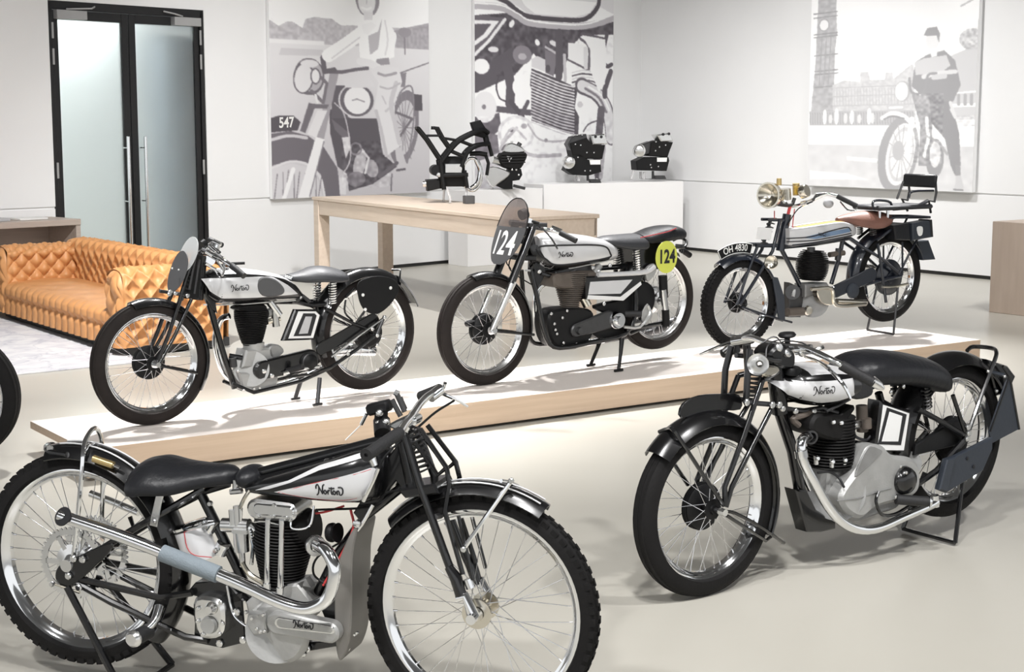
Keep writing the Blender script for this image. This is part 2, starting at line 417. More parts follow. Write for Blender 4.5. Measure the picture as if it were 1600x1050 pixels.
# ---------------------------------------------------------------- low display platform
PD = Vector((math.cos(R(34.3)), math.sin(R(34.3)), 0)); PNv = Vector((-PD.y, PD.x, 0))
p_fl = Vector((-2.127,7.304,0.168)); p_fr = Vector((3.539,11.148,0.168)); p_bl = Vector((-2.641,8.028,0.168)); p_br = p_fr + (p_bl - p_fl)
plat = thing('display_platform', 'long low oak platform carrying three motorcycles across the showroom', 'platform', (p_fl.x, p_fl.y, 0))
def poly_slab(mb, pts, z0, z1, b=0.004):
    n = len(pts); c = sum((Vector((p[0], p[1], 0)) for p in pts), Vector()) / n
    def ring(z, i): return [tuple(Vector((p[0], p[1], 0)) + (c - Vector((p[0], p[1], 0))).normalized() * i + Vector((0, 0, z))) for p in pts]
    return mb.loft([ring(z0, 0), ring(z1 - b, 0), ring(z1, b)])
def off(p): return (p.x - p_fl.x, p.y - p_fl.y)
quad = [off(p) for p in (p_fl, p_fr, p_br, p_bl)]
m = MB(); poly_slab(m, quad, 0.128, 0.1676); body = m.build('platform_deck', 'oak_fascia', plat)
fd = Vector((*quad[1], 0)) - Vector((*quad[0], 0)); fn = Vector((-fd.y, fd.x, 0)).normalized()
fq = [Vector((*quad[0], 0)) - fn * 0.002, Vector((*quad[1], 0)) - fn * 0.002, Vector((*quad[1], 0)) + fn * 0.03, Vector((*quad[0], 0)) + fn * 0.03]
m = MB(); poly_slab(m, fq, 0.022, 0.1674, 0.002); m.build('fascia_board', 'oak_fascia', plat)
# the pale deck surface
NB = 1
for i in range(NB):
    a, b_ = i / NB, (i + 1) / NB
    q = [Vector((*quad[0], 0)).lerp(Vector((*quad[3], 0)), a), Vector((*quad[1], 0)).lerp(Vector((*quad[2], 0)), a), Vector((*quad[1], 0)).lerp(Vector((*quad[2], 0)), b_), Vector((*quad[0], 0)).lerp(Vector((*quad[3], 0)), b_)]
    m = MB(); poly_slab(m, q, 0.1675, 0.1685, 0.0005); m.build('deck_surface', 'plinth_top', plat)
ins = [Vector((*q, 0)) for q in quad]; cc = sum(ins, Vector()) / 4
e = (ins[1] - ins[0]).normalized(); w = (ins[3] - ins[0]).normalized()
base = [ins[0] + e * 0.18 + w * 0.14, ins[1] - e * 0.18 + w * 0.14, ins[2] - e * 0.18 - w * 0.14, ins[3] + e * 0.18 - w * 0.14]
m = MB(); poly_slab(m, base, 0.0, 0.127, 0.001); m.build('platform_base', 'grey_cover', plat)

# ---------------------------------------------------------------- oak table
tu = Vector((math.cos(R(-59.5)), math.sin(R(-59.5)), 0)); tv = Vector((-tu.y, tu.x, 0))
TN = Vector((-0.02, 12.66, 0)); TL, TWd, TH = 4.28, 0.92, 1.0
org = TN - tu * TL
tb = thing('table', 'long pale oak table holding the motorcycle chassis and white stands', 'table', tuple(org), -59.5)
def bx(root, name, mt, x0, x1, y0, y1, z0, z1, bev=0.004):
    return MB().box(((x0 + x1) / 2, (y0 + y1) / 2, (z0 + z1) / 2), (x1 - x0, y1 - y0, z1 - z0), bev=bev).build(name, mt, root)
bx(tb, 'tabletop', 'oak_pale', 0, TL, 0, TWd, TH - 0.035, TH)
bx(tb, 'apron', 'oak_pale', 0.02, TL - 0.02, 0.015, 0.045, TH - 0.19, TH - 0.035); bx(tb, 'apron', 'oak_pale', 0.02, TL - 0.02, TWd - 0.045, TWd - 0.015, TH - 0.19, TH - 0.035)
bx(tb, 'apron', 'oak_pale', 0.015, 0.045, 0.045, TWd - 0.045, TH - 0.19, TH - 0.035); bx(tb, 'apron', 'oak_pale', TL - 0.045, TL - 0.015, 0.045, TWd - 0.045, TH - 0.19, TH - 0.035)
for x in (0.02, TL - 0.15):
    for y in (0.01, TWd - 0.14): bx(tb, 'leg', 'oak_pale', x, x + 0.13, y, y + 0.13, 0, TH - 0.036)

# ---------------------------------------------------------------- white stands in the corner
def white_block(label, a, b_, depth, h):
    a = Vector(a); b_ = Vector(b_); d = (b_ - a); L = d.length
    o = MB().box((L / 2, depth / 2, h / 2), (L, depth, h), bev=0.003).build('display_stand', 'white_box')
    o.location = (a.x, a.y, 0); o.rotation_euler = (0, 0, math.atan2(d.y, d.x))
    return tag(o, label, 'stand', 'white stands behind the table')
white_block('white display stand behind the table under the small single engine', (-0.56, 18.75), (0.40, 19.50), 0.42, 0.96)
white_block('wide white display stand in the corner under two black engines', (0.42, 19.70), (2.40, 20.92), 0.50, 1.0)

# ---------------------------------------------------------------- wooden block and console
wb = MB().box((0.7, 0.35, 0.435), (1.4, 0.7, 0.87), bev=0.004).build('wooden_block', 'oak_pink')
wb.location = (4.57, 14.17, 0); wb.rotation_euler = (0, 0, R(-53))
tag(wb, 'plain pinkish oak block standing by the right wall', 'block')

# ---------------------------------------------------------------- motorcycle parts used by every builder
# local frame of a motorcycle: x forward, y to its left, z up, origin on the ground midway between the axles
def wheel(root, x, z, R_out, width, R_rim, hub_r, hub_w, spokes=36, knob=False, rim='chrome', tyre='rubber', hub='chrome', drum=None, drum_side=1, hubmat2='black_satin', cross=2, rim_w=None, groove=True):
    rw = rim_w or width * 0.62
    c = (x, 0, z); hwid = width / 2; h = R_out - R_rim
    prof = [(R_rim + 0.001, rw * 0.46)]
    K = 9
    for i in range(K + 1):
        a = math.pi * i / K
        yy = math.cos(a); rr = math.sin(a) ** 0.72
        prof.append((R_rim + 0.006 + (h - 0.006) * rr, hwid * (abs(yy) ** 0.8 if yy >= 0 else -abs(yy) ** 0.8)))
    prof.append((R_rim + 0.001, -rw * 0.46)); prof.append((R_rim - 0.012, 0.0)); prof.append(prof[0])
    m = MB(); m.lathe(prof, c, (0, 1, 0), 72)
    if knob:
        NK = 60
        for i in range(NK):
            a = 2 * math.pi * i / NK
            for k, yo in enumerate((-0.36, -0.12, 0.12, 0.36)):
                aa = a + (math.pi / NK if k % 2 else 0)
                rr = R_out - 0.006 - (0.010 if abs(yo) > 0.3 else 0)
                rot = Matrix.Rotation(-aa, 3, 'Y')
                m.box(Vector(c) + rot @ Vector((rr, yo * width, 0)), (0.020, width * 0.19, 0.022), rot)
    elif groove:
        for yo in (-0.22, 0.0, 0.22):
            rr = R_out - (0.0005 if yo == 0 else 0.0045)
            m.lathe([(rr - 0.004, yo * width - width * 0.075), (rr + 0.0025, yo * width - width * 0.06), (rr + 0.0025, yo * width + width * 0.06), (rr - 0.004, yo * width + width * 0.075)], c, (0, 1, 0), 72)
    m.build('tyre', tyre, root)
    r0 = R_rim
    m = MB().lathe([(r0 + 0.006, rw * 0.5), (r0 - 0.002, rw * 0.53), (r0 - 0.010, rw * 0.45), (r0 - 0.014, rw * 0.32), (r0 - 0.024, rw * 0.18), (r0 - 0.024, -rw * 0.18), (r0 - 0.014, -rw * 0.32), (r0 - 0.010, -rw * 0.45), (r0 - 0.002, -rw * 0.53), (r0 + 0.006, -rw * 0.5), (r0 - 0.006, -rw * 0.40), (r0 - 0.006, rw * 0.40), (r0 + 0.006, rw * 0.5)], c, (0, 1, 0), 72)
    rm = m.build('wheel_rim', rim, root)
    # hub
    m = MB().lathe([(0, hub_w * 0.5), (hub_r * 0.45, hub_w * 0.5), (hub_r * 0.5, hub_w * 0.42), (hub_r, hub_w * 0.40), (hub_r, hub_w * 0.33), (hub_r * 0.55, hub_w * 0.30), (hub_r * 0.5, 0), (hub_r * 0.55, -hub_w * 0.30), (hub_r, -hub_w * 0.33), (hub_r, -hub_w * 0.40), (hub_r * 0.5, -hub_w * 0.42), (hub_r * 0.45, -hub_w * 0.5), (0, -hub_w * 0.5)], c, (0, 1, 0), 28)
    m.build('hub', hub, root)
    if drum:
        s = drum_side
        m = MB().lathe([(0, s * 0.058), (drum * 0.30, s * 0.058), (drum * 0.34, s * 0.048), (drum * 0.82, s * 0.044), (drum * 0.9, s * 0.036), (drum, s * 0.034), (drum, s * 0.006), (drum * 0.9, s * 0.0), (0, 0)], c, (0, 1, 0), 36)
        bd = m.build('brake_drum', hubmat2, root)
        m = MB()
        for i in range(3): m.lathe([(drum + 0.004, s * (0.010 + i * 0.009)), (drum + 0.004, s * (0.014 + i * 0.009)), (drum - 0.004, s * (0.014 + i * 0.009)), (drum - 0.004, s * (0.010 + i * 0.009)), (drum + 0.004, s * (0.010 + i * 0.009))], c, (0, 1, 0), 36)
        m.build('drum_rib', hubmat2, bd)
    m = MB().cyl((x, -hub_w * 0.5 - 0.035, z), (x, hub_w * 0.5 + 0.035, z), 0.009, 10); m.build('axle', 'dark_steel', root)
    # spokes: four shapes shared by all, every spoke an object under the rim
    ms = {}
    half = spokes // 2; fr = hub_r * 0.92
    for side in (-1, 1):
        for dr_ in (-1, 1):
            da = dr_ * 2 * math.pi * cross / half
            a = Vector((fr * math.cos(da), side * hub_w * 0.37, fr * math.sin(da))); b = Vector((R_rim - 0.020, side * rw * 0.08, 0))
            n_ = (a - b).normalized()
            q = MB().tube([a, b], 0.0014, 5); q.cyl(b, b + n_ * 0.014, 0.003, 6)
            ms[(side, dr_)] = q.mesh('spoke', 'spoke_steel')
    for i in range(spokes):
        side = 1 if i % 2 else -1; dr_ = 1 if (i // 2) % 2 else -1
        share('spoke', ms[(side, dr_)], rm, c, (0, 2 * math.pi * i / spokes + 0.04, 0))
    return rm

def mudguard(root, x, z, Rg, a0, a1, width, drop, m='black_paint', name='mudguard', n=40, lip=0.004, crown=0.0):
    """Arc over a wheel; angles in degrees from straight ahead, upwards."""
    K = 10; rings = []
    for i in range(n + 1):
        a = R(a0 + (a1 - a0) * i / n); e = Vector((math.cos(a), 0, math.sin(a))); o = Vector((x, 0, z)); outer = []; inner = []
        for j in range(K + 1):
            t = -1 + 2 * j / K
            rr = Rg - drop * abs(t) ** 2.6
            outer.append(o + e * rr + Vector((0, t * width / 2, 0)))
        for j in range(K, -1, -1):
            t = -1 + 2 * j / K
            rr = Rg - drop * abs(t) ** 2.6 - 0.004
            inner.append(o + e * rr + Vector((0, t * (width / 2 - 0.003), 0)))
        rings.append(outer + inner)
    mb = MB().loft(rings)
    return mb.build(name, m, root, 50)
def arc_pt(x, z, r, a, y=0.0): return (x + r * math.cos(R(a)), y, z + r * math.sin(R(a)))

class Tank:
    """Fuel tank lofted from sections (x, z bottom, z top, half width, exponent)."""
    def __init__(self, secs, n=40, sub=5):
        s = sorted(secs, key=lambda q: q[0]); self.x = [q[0] for q in s]
        xs = []
        for a, b in zip(self.x, self.x[1:]): xs += [a + (b - a) * k / sub for k in range(sub)]
        xs.append(self.x[-1]); self.xs = xs
        self.val = []
        P = catmull([Vector((i, 0, 0)) for i in range(len(s))], sub)
        cols = []
        for c in range(1, 5):
            cols.append([p[1] for p in catmull([Vector((i, s[i][c], 0)) for i in range(len(s))], sub)])
        self.c = cols; self.n = n
    def at(self, x): return [float(np.interp(x, self.xs, c)) for c in self.c]
    def y(self, x, z):
        zb, zt, w, e = self.at(x); h = max(1e-5, (zt - zb) / 2); t = min(1.0, abs((z - (zb + zt) / 2) / h))
        return w * (1 - t ** e) ** (1 / e)
    def build(self, root, m, name='fuel_tank', y0=0.0):
        rings = []
        for i, x in enumerate(self.xs):
            zb, zt, w, e = (c[i] for c in self.c); zc = (zb + zt) / 2; h = (zt - zb) / 2; r = []
            for j in range(self.n):
                a = 2 * math.pi * j / self.n; c, s_ = math.cos(a), math.sin(a)
                r.append((x, math.copysign(abs(c) ** (2 / e), c) * w, zc + math.copysign(abs(s_) ** (2 / e), s_) * h))
            rings.append(r)
        return MB().loft(rings).build(name, m, root, 60)
    def panel(self, poly, root, m, side, name='tank_panel', off_=0.0015, nx=36, nz=8):
        xs = [p[0] for p in poly]; x0, x1 = min(xs), max(xs); vs_ = []; fs_ = []; n = len(poly)
        for i in range(nx + 1):
            x = x0 + (x1 - x0) * min(0.9995, max(0.0005, i / nx)); zz = []
            for k in range(n):
                a, b = poly[k], poly[(k + 1) % n]
                if (a[0] - x) * (b[0] - x) <= 0 and abs(a[0] - b[0]) > 1e-9:
                    zz.append(a[1] + (b[1] - a[1]) * (x - a[0]) / (b[0] - a[0]))
            lo, hi = min(zz), max(zz)
            for j in range(nz + 1):
                z = lo + (hi - lo) * j / nz; vs_.append((x, side * (self.y(x, z) + off_), z))
        for i in range(nx):
            for j in range(nz): fs_.append((i * (nz + 1) + j, (i + 1) * (nz + 1) + j, (i + 1) * (nz + 1) + j + 1, i * (nz + 1) + j + 1))
        return MB().add(vs_, fs_).build(name, m, root, 60)
    def line(self, pts, root, m, side, r=0.002, name='pin_line', closed=False, sub=6, off_=0.001):
        P = catmull([(p[0], 0, p[1]) for p in pts], sub, closed) if sub else [Vector((p[0], 0, p[1])) for p in pts]
        return MB().tube([(p.x, side * (self.y(p.x, p.z) + off_), p.z) for p in P], r, 6, closed=closed).build(name, m, root)

SCRIPT = [[(0.00, .20), (.00, .30), (.05, .36), (.10, .30), (.11, .16), (.08, .02), (.02, -.04)], [(.08, .34), (.16, .20), (.25, .02)], [(.25, .02), (.255, .18), (.27, .33), (.33, .38)],
          [(.35, .18), (.30, .10), (.35, .02), (.41, .10), (.35, .18)], [(.46, .18), (.465, .02)], [(.465, .12), (.50, .18), (.54, .16)], [(.60, .30), (.595, .06), (.64, .02)], [(.50, .26), (.60, .25), (.72, .27)],
          [(.70, .18), (.65, .10), (.70, .02), (.76, .10), (.70, .18)], [(.81, .18), (.815, .02)], [(.815, .13), (.86, .18), (.90, .12), (.90, .03), (.96, .02), (1.02, .10), (1.03, .24), (.97, .31), (.86, .30)]]
def norton(root, fn, width, m='black_letter', thick=0.028):
    """Tank script; fn(u, v) maps unit lettering to the surface."""
    mb = MB()
    for st in SCRIPT:
        P = catmull([(u, v * 1.0, 0) for u, v in st], 5)
        mb.tube([fn(p.x - 0.5, p.y - 0.15) for p in P], width * thick, 5)
    return mb.build('tank_lettering', m, root)
def saddle(root, pts, m, name='saddle', n=24):
    """pts: (x, z top, thickness, half width, edge drop) from nose to rear."""
    P = catmull([Vector((p[0], p[1], p[2])) for p in pts], 5); Q = catmull([Vector((p[3], p[4], 0)) for p in pts], 5); rings = []
    for p, q in zip(P, Q):
        r = []
        for j in range(n):
            a = 2 * math.pi * j / n; c, s_ = math.cos(a), math.sin(a)
            y = math.copysign(abs(c) ** 0.8, c) * max(0.004, q.x); t = abs(y) / max(0.004, q.x)
            top = p.y - q.y * t ** 2; bot = p.y - p.z - q.y * t ** 2 * 0.9
            r.append((p.x, y, (top + bot) / 2 + (top - bot) / 2 * math.copysign(abs(s_) ** 0.7, s_)))
        rings.append(r)
    return MB().loft(rings).build(name, m, root, 60)
def spring(root, a, b, r, turns, wire, m='dark_steel', name='spring'):
    return MB().helix(a, b, r, turns, wire).build(name, m, root)
def barrel(root, c, r, h, n, tilt=0.0, m='black_fin', name='cylinder_barrel', rx=1.0, r_fn=None, fin=0.55):
    """Finned cylinder: n thin discs on a core, along its own axis leaning by tilt degrees."""
    ax = Vector((math.sin(R(tilt)), 0, math.cos(R(tilt)))); o = Vector(c); prof = [(0, 0)]; pitch = h / n
    for i in range(n):
        z = i * pitch; rr = r_fn(i / (n - 1)) if r_fn else r
        prof += [(rr * 0.72, z), (rr * 0.72, z + pitch * (1 - fin)), (rr - 0.002, z + pitch * (1 - fin)), (rr, z + pitch * (1 - fin * 0.5)), (rr - 0.002, z + pitch * 0.98)]
    prof += [(prof[-1][0] * 0.7, h), (0, h)]
    return MB().lathe(prof, o, ax, 32).build(name, m, root, 30)
def bolts(root, pts, r, axis=(0, 1, 0), h=0.008, m='polished_alloy', name='bolt'):
    me = MB().lathe([(0, 0), (r, 0), (r, h * 0.7), (r * 0.7, h), (0, h)], (0, 0, 0), axis, 8).mesh(name, m)
    for p in pts: share(name, me, root, p)
def stadium(p, q, r1, r2=None, n=10):
    """Outline of a rounded bar from p to q in (x, z)."""
    r2 = r2 or r1; d = Vector((q[0] - p[0], q[1] - p[1])); L = d.length; a0 = math.atan2(d.y, d.x); out = []
    for i in range(n + 1):
        a = a0 + math.pi / 2 + math.pi * i / n; out.append((p[0] + r1 * math.cos(a), p[1] + r1 * math.sin(a)))
    for i in range(n + 1):
        a = a0 - math.pi / 2 + math.pi * i / n; out.append((q[0] + r2 * math.cos(a), q[1] + r2 * math.sin(a)))
    return out
def disc_poly(c, r, n=24): return [(c[0] + r * math.cos(2 * math.pi * i / n), c[1] + r * math.sin(2 * math.pi * i / n)) for i in range(n)]
def smooth_poly(pts, sub=5): return [(p.x, p.y) for p in catmull([(a, b, 0) for a, b in pts], sub, True)]
def my(p, s): return (p[0], s * abs(p[1]), p[2])
def top_panel(tk, root, m, x0, x1, f0, f1, name='tank_panel', off_=0.0015, nx=24, ny=10):
    """Panel on the crown of a tank between fractions f0..f1 of its half width."""
    vs_ = []; fs_ = []
    for i in range(nx + 1):
        x = x0 + (x1 - x0) * i / nx; zb, zt, w, e = tk.at(x)
        for j in range(ny + 1):
            f = f0 + (f1 - f0) * j / ny
            vs_.append((x, w * f, (zb + zt) / 2 + (zt - zb) / 2 * (1 - min(1, abs(f)) ** e) ** (1 / e) + off_))
    for i in range(nx):
        for j in range(ny): fs_.append((i * (ny + 1) + j, (i + 1) * (ny + 1) + j, (i + 1) * (ny + 1) + j + 1, i * (ny + 1) + j + 1))
    return MB().add(vs_, fs_).build(name, m, root, 60)
def quad_plate(root, name, m, pts, th=0.004):
    """Thin plate from a 3D outline, thickened along its own normal."""
    P = [Vector(p) for p in pts]; n = (P[1] - P[0]).cross(P[2] - P[0]).normalized() * th
    return MB().loft([[tuple(p - n / 2) for p in P], [tuple(p + n / 2) for p in P]]).build(name, m, root)

# ---------------------------------------------------------------- speedway motorcycle in the left foreground
def bike_speedway():
    r = thing('speedway_motorcycle', 'silver and black speedway motorcycle with knobbly tyres in the left foreground', 'motorcycle', (-0.732, 4.452, 0.005), -17.02, 'vintage motorcycles')
    fx, fz, rx, rz = 0.672, 0.355, -0.672, 0.396
    wheel(r, fx, fz, 0.355, 0.066, 0.304, 0.042, 0.10, 40, knob=True, hub='nickel')
    wheel(r, rx, rz, 0.346, 0.088, 0.293, 0.045, 0.12, 40, knob=True, hub='chrome')
    # rear sprockets: toothed drilled rings
    def sprocket(y, ro, ri, n, holes):
        out = []
        for i in range(n * 4):
            a = 2 * math.pi * i / (n * 4); rr = ro + (0.005 if i % 4 in (1, 2) else -0.003)
            out.append((rx + rr * math.cos(a), rz + rr * math.sin(a)))
        inn = [(rx + ri * math.cos(2 * math.pi * i / (n * 4)), rz + ri * math.sin(2 * math.pi * i / (n * 4))) for i in range(n * 4)]
        N = n * 4; vs_ = []; fs_ = []
        for yy in (y, y - 0.005):
            vs_ += [(p[0], yy, p[1]) for p in out] + [(p[0], yy, p[1]) for p in inn]
        for i in range(N):
            k = (i + 1) % N
            fs_ += [(i, k, N + k, N + i), (2 * N + i, 2 * N + N + i, 2 * N + N + k, 2 * N + k), (i, 2 * N + i, 2 * N + k, k), (N + i, N + k, 3 * N + k, 3 * N + i)]
        m = MB().add(vs_, fs_)
        for i in range(holes):
            a = 2 * math.pi * i / holes
            m.box((rx + (ri + 0.05) / 2 * math.cos(a), y - 0.0025, rz + (ri + 0.05) / 2 * math.sin(a)), (ri - 0.04, 0.005, 0.016), Matrix.Rotation(-a, 3, 'Y'))
        return m.build('sprocket', 'chrome', r)
    sprocket(-0.062, 0.112, 0.092, 44, 6); sprocket(0.070, 0.116, 0.096, 46, 6)
    LA(r, 'sprocket_carrier', 'polished_alloy', [(0, 0), (0.055, 0), (0.06, 0.012), (0.03, 0.02), (0.02, 0.05), (0, 0.05)], (rx, -0.052, rz), (0, -1, 0))
    # mudguards with silver lines
    g = mudguard(r, rx, rz, 0.378, 18, 106, 0.13, 0.04)
    for y in (-0.03, 0.012): MB().tube([arc_pt(rx, rz, 0.379, a, y) for a in range(34, 102, 4)], 0.0028, 6).build('stripe', 'silver_paint', g)
    g = mudguard(r, rx, rz, 0.378, -42, 30, 0.105, 0.03)
    T(r, 'tail_bracket', 'black_paint', [(-0.760,0.060,0.720), (-0.815,0.060,0.743), (-0.796,0.000,0.749), (-0.749,-0.050,0.748), (-0.680,-0.060,0.745)], 0.009, sub=3)
    bolts(r, [(-0.746,-0.055,0.757)], 0.012)
    g = mudguard(r, fx, fz, 0.388, 58, 138, 0.105, 0.03)
    for y in (-0.03, 0.02): MB().tube([arc_pt(fx, fz, 0.389, a, y) for a in range(61, 134, 4)], 0.0026, 6).build('stripe', 'silver_paint', g)
    # chrome mudguard hoop and front stay
    T(r, 'mudguard_hoop', 'chrome', [(-0.656,-0.085,0.415), (-0.631,-0.085,0.567), (-0.614,-0.080,0.708), (-0.618,-0.060,0.777), (-0.623,-0.020,0.809), (-0.630,0.030,0.814), (-0.638,0.070,0.764), (-0.643,0.080,0.654), (-0.656,0.085,0.498)], 0.0075, sub=5)
    T(r, 'hoop_brace', 'chrome', [(-0.612,-0.070,0.757), (-0.618,-0.030,0.774), (-0.635,0.060,0.752)], 0.006, sub=3)
    T(r, 'oil_flask', 'brass', [(-0.578,-0.070,0.741), (-0.508,-0.070,0.724)], 0.0115, n=12); T(r, 'flask_cap', 'chrome', [(-0.508,-0.070,0.724), (-0.486,-0.070,0.717)], 0.005)
    T(r, 'mudguard_stay', 'chrome', [(0.777,-0.045,0.760), (0.721,-0.070,0.673), (0.641,-0.075,0.555)], 0.007); T(r, 'mudguard_stay', 'chrome', [(0.769,0.050,0.721), (0.753,0.000,0.745), (0.742,-0.030,0.754)], 0.006)
    bolts(r, [(0.645,-0.085,0.558), (0.779,-0.050,0.762)], 0.009, (0, -1, 0))
    # frame
    F = 'black_paint'
    tz = 0.03
    T(r, 'frame_tube', F, [(-0.116,0.000,0.694), (0.117,0.000,0.766), (0.368,0.000,0.845)], 0.017, n=10)
    T(r, 'seat_tube', F, [(-0.266,0.000,0.674), (-0.235,0.000,0.616), (-0.179,0.000,0.512), (-0.111,0.000,0.379), (-0.081,0.000,0.303)], 0.016, n=10)
    T(r, 'frame_tube', F, [(-0.236,0.000,0.639), (-0.363,0.050,0.572), (-0.468,0.070,0.509), (-0.658,0.080,0.387), (-0.782,0.080,0.317)], 0.011)
    T(r, 'chain_stay', F, [(-0.224,-0.020,0.659), (-0.340,-0.075,0.587), (-0.453,-0.080,0.520), (-0.670,-0.085,0.383)], 0.011)
    T(r, 'chain_stay', F, [(-0.697,-0.085,0.358), (-0.547,-0.085,0.342), (-0.354,-0.080,0.317), (-0.252,-0.060,0.336)], 0.011)
    T(r, 'chain_stay', F, [(-0.672,-0.085,0.349), (-0.524,-0.085,0.288), (-0.397,-0.080,0.242), (-0.280,-0.060,0.191), (-0.206,-0.050,0.185)], 0.011)
    T(r, 'chain_stay', F, [(-0.740,0.085,0.367), (-0.610,0.085,0.355), (-0.446,0.080,0.340)], 0.011); T(r, 'chain_stay', F, [(-0.697,0.085,0.347), (-0.595,0.085,0.317), (-0.305,0.060,0.225)], 0.011)
    PR(r, 'axle_plate', F, smooth_poly([(-0.705,0.389), (-0.640,0.425), (-0.522,0.480), (-0.514,0.458), (-0.609,0.368), (-0.670,0.324), (-0.715,0.343)]), -0.096, -0.084, 0.003)
    PR(r, 'axle_plate', F, smooth_poly([(-0.828,0.326), (-0.761,0.363), (-0.637,0.405), (-0.630,0.383), (-0.728,0.304), (-0.791,0.258)]), 0.084, 0.096, 0.003)
    bolts(r, [(-0.642,-0.098,0.423), (-0.663,-0.098,0.365), (-0.632,-0.090,0.328), (-0.610,-0.098,0.423)], 0.012, (0, -1, 0), 0.012)
    T(r, 'brake_rod', 'nickel', [(-0.722,-0.100,0.334), (-0.626,-0.100,0.313)], 0.004); bolts(r, [(-0.722,-0.100,0.334)], 0.009, (0, -1, 0), 0.014)
    T(r, 'down_tube', F, [(0.434,0.000,0.715), (0.307,0.000,0.609), (0.209,0.000,0.479), (0.144,0.000,0.354)], 0.015, n=10)
    PR(r, 'engine_plate', F, [(-0.141,0.341), (-0.089,0.346), (-0.080,0.191), (-0.158,0.164), (-0.257,0.172), (-0.246,0.307)], -0.05, -0.04, 0.002)
    PR(r, 'engine_plate', F, [(-0.189,0.309), (-0.136,0.314), (-0.127,0.155), (-0.207,0.128), (-0.307,0.136), (-0.297,0.274)], 0.04, 0.05, 0.002)
    PR(r, 'engine_plate', F, [(0.117,0.206), (0.230,0.224), (0.245,0.211), (0.129,0.180)], -0.035, 0.035, 0.003)
    PR(r, 'engine_plate', F, [(0.176,0.324), (0.214,0.366), (0.251,0.349), (0.252,0.216), (0.218,0.222)], -0.05, 0.04, 0.003)
    PR(r, 'engine_plate', F, [(-0.247,0.366), (-0.142,0.382), (-0.079,0.322), (-0.138,0.304), (-0.281,0.327)], -0.05, 0.05, 0.004)
    bolts(r, [(-0.164,-0.052,0.181), (-0.084,-0.052,0.200), (0.125,-0.040,0.191), (0.256,-0.040,0.206), (-0.102,-0.052,0.288)], 0.012, (0, -1, 0), 0.01)
    # rear stand
    pa, pb = Vector((-0.658,-0.120,0.335)), Vector((-0.555,-0.135,0.177)); foot = tuple(pa + (pb - pa) * ((pa.z - 0.010) / (pa.z - pb.z)))
    pc_, pd_ = Vector((-0.653,0.120,0.262)), Vector((-0.568,0.130,0.157)); foot2 = tuple(pc_ + (pd_ - pc_) * ((pc_.z - 0.010) / (pc_.z - pd_.z)))
    T(r, 'stand_leg', F, [(-0.658,-0.120,0.335), foot], 0.012); T(r, 'stand_leg', F, [(-0.653,0.120,0.262), foot2], 0.012)
    T(r, 'stand_foot', F, [foot, foot2], 0.010)
    T(r, 'stand_leg', F, [(-0.562,0.100,0.513), (-0.547,0.100,0.472), (-0.495,0.100,0.507)], 0.008)
    # saddle, pad and seat bracket
    saddle(r, [(-0.112, 0.721, 0.040, 0.02, 0.005), (-0.147, 0.734, 0.055, 0.055, 0.01), (-0.226, 0.735, 0.065, 0.085, 0.02), (-0.295, 0.738, 0.075, 0.12, 0.035), (-0.376, 0.749, 0.085, 0.135, 0.045), (-0.437, 0.731, 0.075, 0.125, 0.04), (-0.460, 0.702, 0.03, 0.08, 0.01)], 'leather_black')
    T(r, 'saddle_bar', F, [(-0.147,0.000,0.674), (-0.247,0.000,0.639), (-0.390,0.000,0.564)], 0.011)
    PR(r, 'seat_bracket', 'polished_alloy', [(-0.342,0.669), (-0.318,0.667), (-0.348,0.546), (-0.374,0.550)], -0.096, -0.088, 0.002)
    bolts(r, [(-0.328,-0.098,0.655), (-0.353,-0.098,0.566)], 0.007, (0, -1, 0))
    p = MB().sphere((-0.070, 0, 0.704), (0.042, 0.075, 0.036)); p.build('tank_pad', 'leather_black', r)
    # tank
    tk = Tank([(-0.065, 0.661, 0.678 + 0.012, 0.055, 3.0), (0.009, 0.661, 0.709 + 0.012, 0.085, 3.2), (0.115, 0.661, 0.744 + 0.012, 0.105, 3.4), (0.221, 0.660, 0.779 + 0.012, 0.115, 3.4), (0.314, 0.660, 0.811 + 0.012, 0.110, 3.0), (0.366, 0.673, 0.820 + 0.012, 0.085, 2.6), (0.389, 0.712, 0.803 + 0.012, 0.045, 2.4)])
    t = tk.build(r, 'black_paint')
    tk.panel([(0.051,0.686), (0.317,0.765), (0.365,0.781), (0.376,0.771), (0.372,0.743), (0.328,0.678), (0.274,0.673)], t, 'silver_paint', -1)
    tk.panel([(-0.022,0.681), (0.016,0.697), (0.104,0.727), (0.197,0.776), (0.340,0.824), (0.349,0.812), (0.206,0.766), (0.108,0.720), (0.033,0.693)], t, 'silver_paint', -1, name='tank_stripe')
    tk.line([(0.066,0.686), (0.196,0.729), (0.317,0.761), (0.361,0.775)], t, 'red_line', -1, 0.0012, sub=2); tk.line([(0.079,0.686), (0.183,0.678), (0.274,0.678), (0.319,0.688)], t, 'red_line', -1, 0.0012, sub=2)
    lo = (0.239,0.708)
    norton(t, lambda u, v: (lo[0] + u * 0.082, -tk.y(lo[0] + u * 0.082, lo[1] + v * 0.082) - 0.002, lo[1] + v * 0.082), 0.082)
    lo2 = lo
    T(r, 'tank_strap', 'black_paint', [(-0.078,-0.020,0.687), (0.126,-0.020,0.749), (0.351,-0.020,0.825)], 0.012, n=10)
    c = MB()
    for px in ((0.202,-0.040,0.776), (0.226,-0.040,0.781)): c.sphere(px, 0.012, 10, 6)
    c.cyl((0.193,-0.040,0.771), (0.235,-0.040,0.780), 0.007, 8); c.build('filler_cap', 'chrome', t)
    # steering head, shroud, girder fork
    PR(r, 'head_gusset', F, [(0.367,0.765), (0.421,0.844), (0.453,0.833), (0.481,0.719), (0.438,0.695), (0.413,0.727), (0.299,0.591), (0.274,0.620)], -0.022, 0.022, 0.004)
